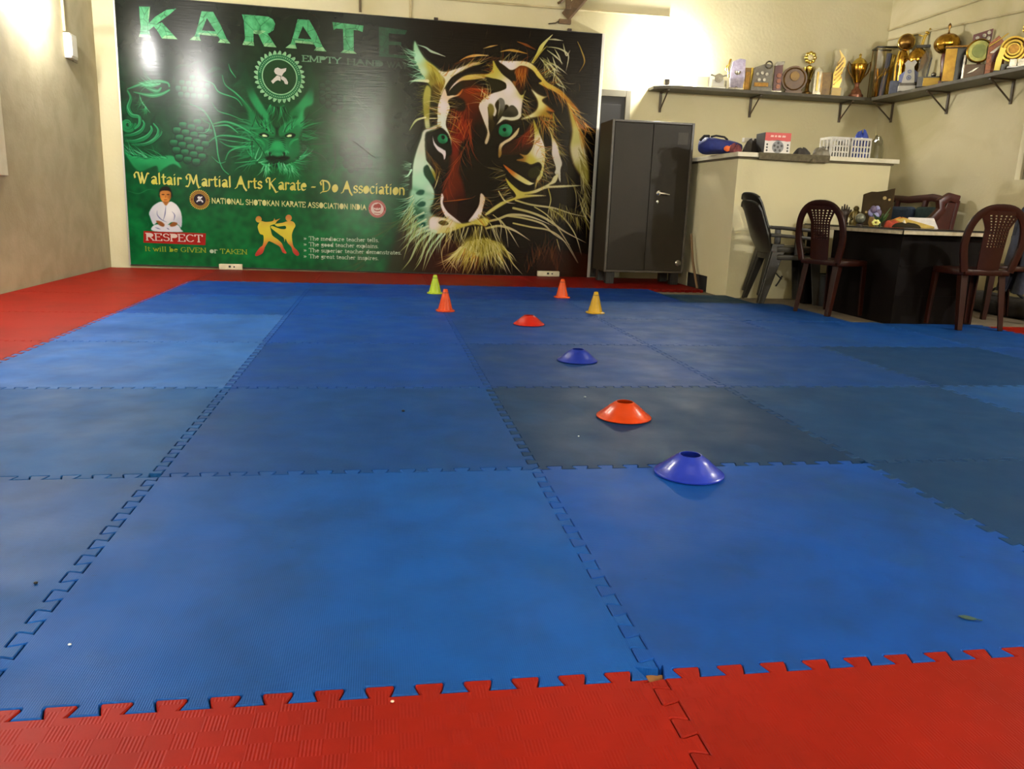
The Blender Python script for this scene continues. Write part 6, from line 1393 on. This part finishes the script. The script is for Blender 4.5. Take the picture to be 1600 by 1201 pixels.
b_ = MB(); b_.prism([(-w_ / 2, 0), (w_ / 2, 0), (w_ / 2, h), (w_ * .4, h * .985), (w_ * .2, h * .93), (-.05 * w_, h * .90), (-.25 * w_, h * .9), (-w_ * .42, h * .85), (-w_ / 2, h * .82)], 0, .02, 'y'); b_.build('board', mat('brown_board', (52, 38, 12), .65, noise=6, c2=(38, 27, 8), spec=.15), t, bevel=.003)
for x, z, r in ((.2, .74, 2.6), (.36, .7, 1.8), (-.34, .36, 1.8)): b_ = MB(); b_.prism([(x * w_ + r * s_ * math.cos(.785 * i), z * h + r * s_ * math.sin(.785 * i)) for i in range(8)], -.002, 0, 'y'); b_.build('gold_mark', mat('gold_mark', (134, 112, 50), .4), t)
p = dpt(1368) + Vector((-.02, -.02, 0))
t = thing('flower_ornament', 'lavender and blue flower ornament before the brown plaque', 'ornament', p, -VIEW)
LAV = mat('lavender', (128, 128, 170), .5); VIO = mat('dull_violet', (92, 78, 104), .5)
MB().tube([(0, 0, 0), (0, 0, 14 * s_)], 1.2 * s_, 8).build('stem', VIO, t)
for k in range(6):
    a = k * 1.05; MB().ball((5 * s_ * math.cos(a) - 2 * s_, 1.5 * s_ * math.sin(a * 2), 19 * s_ + 5.5 * s_ * math.sin(a)), 4.2 * s_, 10, (1, .5, 1.3)).build('petal', LAV if k % 2 else VIO, t, smooth=True)
p = dpt(1365) + Vector((-.08, -.1, 0))
t = thing('small_pot', 'small ochre pot with leaves on the desk', 'pot', p, -VIEW)
OCH = mat('ochre_pot', (150, 116, 44), .5, noise=20, c2=(112, 84, 30))
MB().lathe([(4 * s_, 0), (5.5 * s_, 5 * s_), (5 * s_, 11 * s_), (4.5 * s_, 13 * s_), (3.8 * s_, 13 * s_), (4 * s_, 9 * s_)], n=16).build('pot_body', OCH, t, smooth=True)
p = dpt(1379) + Vector((-.06, -.06, 0))
t = thing('green_plant', 'small dark green plant with one long upright leaf on the desk', 'plant', p, -VIEW)
LEAFG = mat('leaf_green', (52, 78, 28), .5); LEAFD = mat('leaf_dark', (30, 54, 26), .5)
MB().tube([(0, 0, 0), (0, 0, 6 * s_)], 1.3 * s_, 8).build('stem', LEAFD, t)
for k in range(9):
    a = k * .7; l = (12 + 3 * (k % 3)) * s_
    if k == 0: a, l = -.5, 0
    tip = (l * math.cos(a) * .7, l * math.sin(a) * .4, 5 * s_ + l * .75) if k else (11 * s_, 0, 27 * s_)
    mid = (tip[0] * .5, tip[1] * .5, tip[2] * .62)
    MB().tube([(0, 0, 5 * s_), mid, tip], [.8 * s_, 2.2 * s_ if k else 1.1 * s_, .3 * s_], 6, (1, .25, (1, 0, 0))).build('leaf', LEAFG if k % 2 == 0 else LEAFD, t, smooth=True)
p = dpt(1377) + Vector((-.14, -.14, 0))
t = thing('pale_flower', 'pale yellow artificial flower lying before the green plant', 'flower', p, -VIEW)
PY_ = mat('pale_yellow', (226, 224, 130), .4)
for k in range(6): a = k * 1.05; MB().ball((3.2 * s_ * math.cos(a), -1 * s_, 5.5 * s_ + 2.4 * s_ * math.sin(a)), 2.3 * s_, 8, (1.1, .5, .9)).build('petal', PY_, t, smooth=True)
MB().ball((0, -1.6 * s_, 5.5 * s_), 1.6 * s_, 8).build('flower_heart', MATS['ochre_pot'], t, smooth=True)
MB().tube([(0, 0, .5 * s_), (0, 0, 3.5 * s_)], 1.1 * s_, 6).build('stalk', LEAFD, t)
def dlump(name, label, cat, px, dx, wpx, hpx, dpx, m, seed):
    rr = random.Random(seed); P_ = dpt(px) + Vector((dx, dx, 0)); ph = [rr.uniform(0, 6) for _ in range(4)]; rings = []
    for i in range(6):
        q = i / 5; sc = math.cos(q * 1.5); rings.append([((wpx / 2) * s_ * sc ** .6 * (1 + .15 * math.sin(3 * a + ph[0])) * math.cos(a), dpx / 2 * s_ * sc ** .6 * math.sin(a), hpx * s_ * math.sin(q * 1.5) * (1 + .2 * math.sin(2 * a + ph[1]) * q) + .001) for a in [2 * math.pi * j / 16 for j in range(16)]])
    o = MB().loft(rings).build(name, m, smooth=True); o.location = P_; o.rotation_euler = (0, 0, -VIEW); tag(o, label, cat)
dlump('orange_cloth', 'crumpled orange cloth on the desk beside the plant', 'cloth', 1402, .08, 36, 12, 22, mat('orange_cloth', (196, 130, 50), .8, noise=26, c2=(160, 92, 30)), 2)
dlump('red_cloth', 'small red cloth at the front of the things on the desk', 'cloth', 1398, -.1, 20, 8, 14, mat('red_cloth', (176, 66, 36), .8, noise=26, c2=(130, 40, 24)), 4)
dlump('white_pebble', 'small white knob-like thing on the yellow folder on the desk', 'ornament', 1419, -.12, 7, 9, 6, mat('off_white', (196, 186, 160), .6), 6)
dlump('dark_pouch', 'dark green pouch lying at the front edge of the desk', 'pouch', 1424, -.17, 34, 6, 14, mat('dark_pouch', (40, 36, 22), .85, spec=.15), 7)
p = dpt(1438) + Vector((.06, .06, 0))
t = thing('white_papers', 'stack of white papers with a slanted edge on the desk', 'papers', p, -VIEW)
MB().prism([(-22 * s_, 0), (20 * s_, 0), (13 * s_, 14 * s_), (-18 * s_, 14 * s_)], 0, .05, 'y').build('paper_stack', mat('paper_white', (212, 206, 204), .6, noise=30, c2=(194, 188, 186)), t, bevel=.002)
p = dpt(1432) + Vector((-.05, -.05, 0))
t = thing('yellow_folder', 'yellow folder leaning against the white papers on the desk', 'folder', p, -VIEW)
MB().prism([(-24 * s_, 11 * s_), (-14 * s_, 13 * s_), (24 * s_, 3 * s_), (24 * s_, .3 * s_), (-4 * s_, .3 * s_)], 0, .012, 'y').build('folder_cover', mat('folder_yellow', (190, 164, 76), .6, noise=22, c2=(160, 130, 50)), t, bevel=.002)
# under and behind the desk
t = thing('black_bin', 'black bin on the cement under the left end of the desk', 'bin', (4.30, 5.12, FZ))
MB().lathe([(.09, 0), (.11, .26), (.105, .26), (.086, .01)], n=20).build('bin_body', mat('black_plastic', (20, 19, 18), .5), t, smooth=True)
MB().lathe([(.113, .25), (.116, .262), (.106, .266), (.104, .25)], n=20).build('bin_rim', MATS['black_plastic'], t, smooth=True)
t = thing('black_bag', 'long black bag lying on the floor along the right wall', 'bag', (5.62, 4.65, FZ))
rings = []
for k in range(13):
    q = k / 12; sc = max(.1, (1 - abs(2 * q - 1) ** 5) ** .5)
    rings.append([(.13 * sup(a, .7)[0] * sc, -.55 + 1.1 * q, max(.001, .08 + .085 * sup(a, .7)[1] * sc + .01 * math.sin(9 * q))) for a in [2 * math.pi * j / 14 for j in range(14)]])
MB().loft(rings).build('bag_body', BLACKC, t, smooth=True)
MB().tube([(-.05, -.2, .16), (-.06, -.1, .21), (-.06, .1, .21), (-.05, .2, .16)], .011, 8).build('bag_handle', MATS['black_strap'], t, smooth=True)
# ------------------------------------------------------------------ trophies on the two shelves
def proj(v):
    d = Vector(v) - EYE; return 800 + FPX * d.dot(rt2) / d.dot(fw), 600.5 - FPX * d.dot(up2) / d.dot(fw)
GOLD = mat('trophy_gold', (196, 152, 58), .2, metal=1, noise=40, c2=(150, 108, 36))
GOLDB = mat('bright_gold', (214, 186, 92), .16, metal=1)
BRASS = mat('old_brass', (140, 104, 48), .3, metal=.9, noise=30, c2=(96, 68, 30))
SILV = mat('trophy_silver', (180, 176, 166), .22, metal=1, noise=30, c2=(120, 116, 106))
MARO = mat('maroon_lacquer', (92, 36, 34), .3, coat=.3); BLKL = mat('black_lacquer', (22, 20, 18), .25, coat=.3)
WOODB = mat('plaque_wood', (112, 80, 40), .4, noise=9, c2=(84, 58, 28)); CRMC = mat('cream_card', (206, 190, 140), .5); YELC = mat('yellow_card', (216, 176, 52), .45)
OCHC = mat('ochre_card', (160, 122, 40), .45, noise=20, c2=(124, 92, 26)); WHC = mat('white_card_2', (206, 204, 196), .5); LAVC = mat('lavender_wrap', (176, 168, 186), .3, noise=30, c2=(130, 120, 140))
GREYM = mat('grey_plaque', (120, 114, 98), .4, noise=24, c2=(92, 86, 72)); BLUC = mat('pale_blue_card', (120, 130, 176), .5); COPP = mat('copper_print', (150, 96, 66), .35, metal=.5, noise=40, c2=(100, 60, 44))
CASE = clear_mat('clear_case', (238, 236, 226), .1, .08); GRNP = mat('green_gold_plate', (168, 166, 96), .2, metal=.7, noise=26, c2=(120, 124, 70))
GRP = 'trophies and plaques on the wall shelves'
class Tr:
    def __init__(s, name, label, px, side, cat='trophy', deep=0):
        if side == 'b': Y = 7.07 + deep; p = Vector((PY(px, 140, Y).x, Y, SZ + .001))
        else: X = 5.745 + deep; p = Vector((X, PX(px, 118, X).y, SZ + .001))
        s.s = (p - EYE).dot(fw) / FPX; s.y0 = proj(p)[1]; V = math.atan2(p.x - EYE.x, p.y - EYE.y)
        s.t = thing(name, label, cat, p, -V * (.5 if side == 'b' else .85), GRP)
    def h(s, y): return (s.y0 - y) * s.s
    def box(s, name, m, x0, x1, z0, z1, d=6, y=0, bev=.002, par=None):
        k = s.s; return MB().box(x0 * k, x1 * k, (y - d / 2) * k, (y + d / 2) * k, z0 * k, z1 * k).build(name, m, par or s.t, bevel=bev)
    def lathe(s, name, m, prof, x=0, sq=1, n=22, y=0, par=None):
        k = s.s; return MB().lathe([(r * k, z * k) for r, z in prof], (x * k, y * k, 0), n, sq).build(name, m, par or s.t, smooth=True)
    def ball(s, name, m, x, z, r, sz=(1, 1, 1), y=0, n=16): k = s.s; return MB().ball((x * k, y * k, z * k), r * k, n, sz).build(name, m, s.t, smooth=True)
    def disc(s, name, m, x, z, r, th=2, y=-2, n=24, par=None):
        k = s.s; return MB().prism([((x + r * math.cos(2 * math.pi * i / n)) * k, (z + r * math.sin(2 * math.pi * i / n)) * k) for i in range(n)], (y - th / 2) * k, (y + th / 2) * k, 'y').build(name, m, par or s.t, bevel=.001)
    def poly(s, name, m, pts, y=0, th=2, par=None): k = s.s; return MB().prism([(x * k, z * k) for x, z in pts], (y - th / 2) * k, (y + th / 2) * k, 'y').build(name, m, par or s.t, bevel=.001)
    def tube(s, name, m, pts, r): k = s.s; return MB().tube([tuple(c * k for c in p) for p in pts], r * k, 8).build(name, m, s.t, smooth=True)
    def ring(s, name, m, x, z, R, r, y=-3):
        k = s.s; rings = []
        for i in range(25): a = 2 * math.pi * i / 24; rings.append([((x + (R + r * math.cos(b)) * math.cos(a)) * k, (y + r * math.sin(b)) * k, (z + (R + r * math.cos(b)) * math.sin(a)) * k) for b in [2 * math.pi * j / 8 for j in range(8)]])
        return MB().loft(rings, caps=False).build(name, m, s.t, smooth=True)
    def case(s, x0, x1, z1, d=11):
        """clear plastic case: four thin walls and a lid"""
        k = s.s; o = MB().box(x0 * k, x1 * k, -d / 2 * k, d / 2 * k, .5 * k, z1 * k).build('clear_case', CASE, s.t); o['label'] = 'clear plastic case'; return o
# the back shelf, from the left
tag(MB().box(0, .05, 0, .06, 0, .075).build('dark_block', mat('dark_block', (52, 46, 36), .6), bevel=.004, loc=(PY(1039, 130, 7.05).x, 7.05, SZ + .001)), 'small dark block alone at the left end of the back shelf, before the bulb glare', 'block')
q = Tr('award_plaque', 'cream square plaque at the left end of the row on the back shelf', 1096, 'b', 'plaque')
q.box('frame', WHC, -12, 11, 0, 22, 5); q.box('face', CRMC, -9, 8.5, 3, 18, 1, -3); q.box('stand', WHC, -12, 11, 0, 2, 12)
q = Tr('award_plaque', 'silver medallion plaque with a white card and white base on the back shelf', 1121, 'b', 'plaque')
q.box('base', WHC, -13, 11, 0, 4, 11); q.box('card', WHC, -10, 9, 5, 15, 2, -2); q.disc('medallion', SILV, 0, 17, 6.5, 2, -4); q.tube('wreath', SILV, [(-12, -2, 22), (-6, -3, 20), (0, -4, 23), (6, -3, 20), (13, -2, 22)], 1.3); q.tube('side_post', SILV, [(12, 0, 0), (12, 0, 14)], 1.5)
q = Tr('wrapped_trophy', 'tall trophy wrapped in pale lavender plastic on the back shelf', 1149, 'b')
q.box('base', SILV, -11, 11, 0, 5, 10); q.lathe('stem', SILV, [(7, 5), (4, 12), (5, 20), (8, 26), (8, 29), (4, 30)], sq=.7)
q.poly('wrap', LAVC, [(-9, 4), (10, 4), (12, 20), (11, 46), (2, 47), (-8, 43), (-11, 28)], -1, 7); q.tube('gold_spray', GOLDB, [(-12, 1, 20), (-14, 1, 34), (-11, 1, 47)], 1.6); q.tube('gold_spray', GOLDB, [(-14, 2, 26), (-17, 2, 32), (-15, 2, 38)], 1.2)
q = Tr('award_plaque', 'narrow gold edged upright plaque turned sideways on the back shelf', 1167, 'b', 'plaque', deep=.05)
q.box('board', OCHC, -6, 6, 0, 36, 8); q.box('gold_edge', GOLDB, 3, 6.4, 1, 36.4, 9); q.box('inset', BRASS, -5, 2, 4, 30, 1, -4.5)
q = Tr('award_plaque', 'large grey metal plaque with a ring at its upper corner on the back shelf', 1189, 'b', 'plaque', deep=-.03)
q.poly('plate', GREYM, [(-16, 6), (15, 6), (15, 40), (4, 42), (-13, 36)], 0, 4); q.box('base', GREYM, -17, 16, 0, 6, 11); q.ring('ring', SILV, 8, 40, 5, 1.2)
for x, z in ((-8, 26), (-1, 28), (6, 26), (-5, 18), (3, 18)): q.disc('boss', SILV, x, z, 2.6, 1.2, -3, 12)
q.box('name_strip', BRASS, -12, 10, 8, 14, 1, -2.6)
q = Tr('wrapped_trophy', 'narrow maroon trophy in shiny wrap on the back shelf', 1213, 'b')
q.box('column', MARO, -6, 6, 4, 42, 7); q.box('base', SILV, -8, 7, 0, 4, 10); q.poly('cap', SILV, [(-7, 40), (7, 42), (8, 47), (-4, 46)], 0, 8)
for z in (10, 18, 26): q.disc('badge', COPP, 1, z, 3.4, 1.5, -4, 14)
q = Tr('shield_plaque', 'round brown wooden shield plaque on the back shelf', 1239, 'b', 'plaque', deep=-.04)
q.disc('shield', WOODB, 0, 22, 19.5, 5, 0, 32); q.box('foot', WOODB, -13, 13, 0, 5, 10); q.disc('boss', OCHC, 0, 26, 7, 2, -3.4); q.ring('moulding', BRASS, 0, 22, 16, 1, -3)
q = Tr('star_trophy', 'gold trophy with a pale rosette on top, tallest in the middle of the back shelf', 1261, 'b', deep=.06)
q.lathe('base', BRASS, [(9, 0), (9, 5), (6, 6), (3, 9), (2.6, 18), (5, 24)]); q.lathe('cup', GOLDB, [(3, 22), (6, 30), (9, 38), (9.5, 42), (5, 44), (2, 46)], sq=.8)
for k in range(8): a = k * .785; q.ball('petal', GOLDB, 6 * math.cos(a), 57 + 6 * math.sin(a), 3.6, (1, .5, 1), 0, 10)
q.ball('rosette_heart', CRMC, 0, 57, 5, (1, .6, 1))
q = Tr('clear_trophy', 'small clear and silver trophy on the back shelf beside the ochre plaque', 1275, 'b', deep=-.07)
q.box('base', SILV, -6, 6, 0, 4, 9); q.poly('crystal', SILV, [(-5, 4), (5, 4), (6, 36), (1, 41), (-5, 36)], 0, 4); q.box('inner_strip', GOLDB, -1.5, 1.5, 6, 34, 1, -2.8); q.case(-7, 7, 42, 10)
q = Tr('award_plaque', 'ochre book-like plaque on the back shelf', 1289, 'b', 'plaque', deep=.03)
q.box('board', OCHC, -8, 7.5, 2, 36, 5); q.box('base', BRASS, -8, 8, 0, 2, 10); q.box('spine', BRASS, -8.4, -6, 2, 36, 6)
q = Tr('wing_trophy', 'gold wing shaped trophy on a bright yellow base in a clear case', 1306, 'b')
q.box('base', YELC, -7, 7, 0, 14, 9); q.poly('wing', GOLDB, [(-6, 14), (4, 14), (7, 26), (4, 34), (10, 48), (8, 58), (-2, 70), (2, 58), (-3, 48), (-7, 34)], 0, 4)
for k in range(5): q.tube('feather', GOLD, [(-5 + k * .5, -3, 18 + 7 * k), (1, -3.5, 23 + 7 * k), (6, -3, 30 + 7 * k)], 1)
q.case(-9, 10, 70, 12)
q = Tr('cup_trophy', 'gold lidded cup with two big handles near the right end of the back shelf', 1338, 'b')
q.lathe('base', COPP, [(11, 0), (11, 5), (8, 8), (7, 12), (4, 15), (3, 20), (5, 24)]); q.lathe('bowl', GOLD, [(5, 23), (8, 30), (11, 40), (12.5, 48), (12, 50), (11, 46)]); q.lathe('lid', GOLDB, [(12.5, 50), (10, 54), (6, 58), (2, 60), (1.4, 62), (2.4, 64), (.6, 66)])
for sx in (-1, 1): q.tube('handle', BRASS, [(sx * 11.5, 0, 49), (sx * 16, 0, 54), (sx * 17, 0, 46), (sx * 14, 0, 38), (sx * 8, 0, 31)], 1.1)
q = Tr('boxed_trophy', 'tall clear display box with a dark top rim holding a gold and blue trophy', 1380, 'b', deep=-.02)
q.box('base', BLKL, -19, 17, 0, 3, 26); q.tube('gold_column', GOLDB, [(6, 0, 3), (7, 0, 40), (9, 0, 66)], 3.6); q.tube('blue_column', BLUC, [(-3, 1, 3), (0, 1, 36), (3, 1, 68)], 4); q.tube('gold_spray', GOLD, [(-10, 0, 3), (-11, 0, 28), (-13, 0, 46)], 3)
for k in range(4): q.tube('ribbon', GOLDB, [(-12 + 5 * k, -4, 30 + 3 * k), (-6 + 5 * k, -5, 38 + 3 * k), (-2 + 5 * k, -4, 46 + 2 * k)], .8)
q.case(-19, 17, 74, 24)
for x, y in ((-19, -12), (17, -12), (-19, 12), (17, 12)): q.tube('edge_strip', BRASS, [(x, y, 2), (x, y, 75)], .5)
for a, b in (((-20, -12.5), (18, -12.5)), ((-20, 12.5), (18, 12.5)), ((-19.5, -12), (-19.5, 12)), ((17.5, -12), (17.5, 12))): q.tube('top_rim', BLKL, [(*a, 75), (*b, 75)], 1.4)
# the right shelf, from the corner
q = Tr('ball_trophy', 'tall gold trophy topped with a brown ball, in the shelf corner', 1407, 'r', deep=.03)
q.lathe('base', BRASS, [(12, 0), (12, 6), (9, 8), (9, 20), (6, 22)]); q.lathe('column', GOLD, [(5, 20), (5, 44), (7, 52), (6.4, 58), (4.6, 64), (3, 70)], sq=.9)
for sx in (-1, 1): q.tube('pillar', GOLDB, [(sx * 8, -2, 20), (sx * 9, -2, 44), (sx * 6, -2, 66)], 1.6)
q.ball('ball', BRASS, 2, 78, 12.5, n=20); q.ring('seam_ring', GOLDB, 2, 78, 11.4, 1.1, -4.5)
q = Tr('bowl_trophy', 'gold bowl trophy carrying a black plate with a bright figurine on it', 1430, 'r', deep=.06)
q.lathe('base', BLKL, [(11, 0), (11, 8), (7, 10), (5, 24), (4, 34)]); q.lathe('bowl', GOLD, [(4, 32), (10, 38), (14.5, 46), (15, 52), (12, 60), (8, 64), (6, 66)], n=26); q.ring('bowl_handle', GOLD, -15, 48, 5, 1.1, -3)
q.box('plate', BLKL, -4, 16, 67, 71, 8); q.tube('figure_body', GOLDB, [(4, 0, 71), (5, 0, 78), (7, 0, 86)], 2.2); q.ball('figure_head', GOLDB, 8, 89, 2.2, n=10); q.tube('figure_arm', GOLDB, [(6, 0, 83), (0, 0, 85), (-3, 0, 86)], 1.1); q.tube('figure_arm', GOLDB, [(7, 0, 83), (11, 0, 88), (12, 0, 95)], 1.1); q.tube('figure_leg', GOLDB, [(4.5, 0, 73), (2, 0, 71)], 1.2)
q = Tr('blue_box', 'dull blue-grey box low in the shelf corner', 1401, 'r', 'box', deep=-.09)
q.box('carton', mat('blue_grey_card', (104, 110, 130), .6, noise=20, c2=(82, 88, 106)), -8, 8, 0, 19, 10)
q = Tr('uniform_plaque', 'white and pale blue jacket shaped plaque on a white base', 1420, 'r', 'plaque', deep=-.09)
q.box('base', WHC, -13, 11, 0, 8, 9); q.box('base_band', GREYM, -12, 10, 8, 12, 8); q.poly('jacket', WHC, [(-9, 12), (9, 12), (8, 24), (6, 36), (9, 42), (6, 46), (1, 43), (-4, 46), (-8, 41), (-5, 35), (-7, 24)], 0, 3); q.poly('blue_back', BLUC, [(-13, 14), (12, 14), (14, 27), (6, 33), (-5, 31), (-14, 24)], 2.4, 1.4)
for z, r in ((29, 2.2), (20, 3)): q.ring('print_ring', BLUC, 0, z, r, .6, -2)
q.disc('print_dot', BLUC, 0, 20, 1.4, .8, -2, 10)
q = Tr('crystal_plaque', 'clear upright plaque with a black blade and a bright yellow label', 1452, 'r', 'plaque', deep=-.09)
q.box('base', BLKL, -16, 15, 0, 15, 7); q.box('label_card', YELC, -8, 15, 1, 13, 1, -4); q.poly('blade', BLKL, [(-5, 15), (-2, 15), (1, 42), (-1, 44)], 0, 1.5); q.poly('crystal', CASE, [(-17, 15), (-6, 15), (-2, 46), (-8, 54), (-17, 40)], 0, 3); q.ball('silver_knob', SILV, 6, 18, 4, (1, 1, .9))
q = Tr('grand_cup', 'biggest gold trophy with a ribbed ball cup, tall finial and dark red stem', 1473, 'r', deep=.02)
q.lathe('base', MARO, [(10, 0), (10, 8), (7, 10), (6, 14)]); q.lathe('stem', MARO, [(5, 13), (4, 24), (5.5, 34), (6.5, 44), (5, 50)])
k = q.s; rings = []
for i in range(13):
    a = math.pi * (.04 + .92 * i / 12); ring = []
    for j in range(40): b = 2 * math.pi * j / 40; R = 18.5 * math.sin(a) * (1 + .035 * math.cos(10 * b)); ring.append((R * math.cos(b) * k, R * math.sin(b) * k, (63 - 15.5 * math.cos(a)) * k))
    rings.append(ring)
MB().loft(rings).build('ribbed_ball', GOLD, q.t, smooth=True)
q.lathe('finial', BRASS, [(3, 77), (1.2, 80), (1, 84), (2.4, 88), (2, 91), (.4, 93)])
q = Tr('cased_plaque', 'gold panel in a black glossy case on the right shelf', 1489, 'r', 'plaque', deep=-.06)
q.box('case_back', BLKL, -15, 16, 0, 52, 7, 2); q.box('gold_panel', mat('gold_sheet', (196, 156, 50), .35, metal=.4, noise=12, c2=(160, 118, 32)), -15, 1, 2, 50, 1.6, -2.4); q.box('dark_panel', BLKL, 1, 15, 2, 50, 1.6, -2.4); q.box('top_edge', BRASS, -16, 17, 51, 54, 9); q.poly('gloss_strip', SILV, [(9, 36), (14, 42), (15, 46), (10, 40)], -3.6, .6)
q = Tr('medal_card', 'maroon card with round silver medals standing behind the green-gold plate', 1526, 'r', 'card', deep=.06)
q.poly('card', MARO, [(-14, 30), (12, 30), (13, 76), (-13, 68)], 0, 2); q.box('prop', MARO, -3, 3, 0, 34, 3)
for x, z in ((-7, 63), (2, 66), (8, 70), (8, 62)): q.disc('medal', SILV, x, z, 2.8, 1.2, -1.8, 14)
q = Tr('plate_trophy', 'round green-gold plate on a tan base, wrapped in shiny plastic', 1524, 'r', 'trophy', deep=-.05)
q.box('base', WOODB, -17, 15, 0, 20, 10); q.disc('plate', GRNP, 0, 40, 18, 3, 0, 32); q.ring('plate_rim', GOLD, 0, 40, 16.5, 1.4, -1.5); q.disc('centre', mat('olive_enamel', (104, 112, 60), .25, metal=.5), 0, 40, 10, 1, -2); q.poly('ribbon', SILV, [(-14, 6), (-2, 14), (4, 16), (-6, 8)], -6, 1)
q.tube('silver_post', SILV, [(-18, -2, 0), (-18, -2, 34)], 2)
q = Tr('wrapped_trophy', 'bronze brown trophy in crinkled clear wrap, between the two round plates', 1551, 'r', 'trophy', deep=.02)
q.box('base', COPP, -12, 12, 0, 10, 11); q.poly('shield', COPP, [(-12, 10), (12, 10), (13, 30), (9, 50), (0, 60), (-12, 48)], 0, 4); q.disc('badge', MARO, 2, 28, 8, 1.4, -3); q.poly('wrap_flap', SILV, [(-10, 34), (4, 46), (8, 44), (-4, 34)], -3.4, .8); q.tube('sword', GOLDB, [(-12, -4, 44), (0, -4, 52), (12, -4, 62)], 1)
q = Tr('award_plaque', 'slim bright yellow plaque before the bronze trophy', 1557, 'r', 'plaque', deep=-.105)
q.poly('board', mat('lemon_gold', (206, 186, 80), .35, metal=.3), [(-5, 1), (3, 1), (4, 18), (7, 34), (0, 36), (-4, 20)], 0, 3); q.box('base', BLKL, -6, 5, 0, 2, 8)
q = Tr('medal_plaque', 'large round gold medal on a black base near the photo edge', 1577, 'r', 'plaque', deep=-.01)
q.box('base', BLKL, -14, 14, 0, 12, 9); q.disc('medal', GOLDB, 0, 34, 19, 3, 0, 32); q.ring('medal_ring', GOLD, 0, 34, 15, 1.3, -2); q.disc('medal_heart', BRASS, 0, 34, 7, 2, -2.4); q.ring('medal_ring', GOLDB, 0, 34, 10, 1, -2.6)
q = Tr('silver_block', 'row of grey silver blocks at the photo edge on the right shelf', 1592, 'r', 'trophy', deep=-.09)
for x in (-11, 0, 11): q.box('block', SILV, x - 5, x + 5, 2, 13, 8)
q.box('base', WHC, -18, 18, 0, 2, 10)
q = Tr('flower_trophy', 'pale gold trophy with a flower top at the photo edge', 1597, 'r', 'trophy', deep=.075)
q.lathe('base', COPP, [(7, 0), (7, 8), (5, 10), (4, 30), (8, 40), (7, 44), (4, 48), (3, 56)])
for k in range(7): a = k * .9; q.ball('petal', GOLDB, 6 * math.cos(a), 64 + 6 * math.sin(a), 4, (1, .5, 1), 0, 10)
q.ball('flower_heart', CRMC, 0, 64, 4)
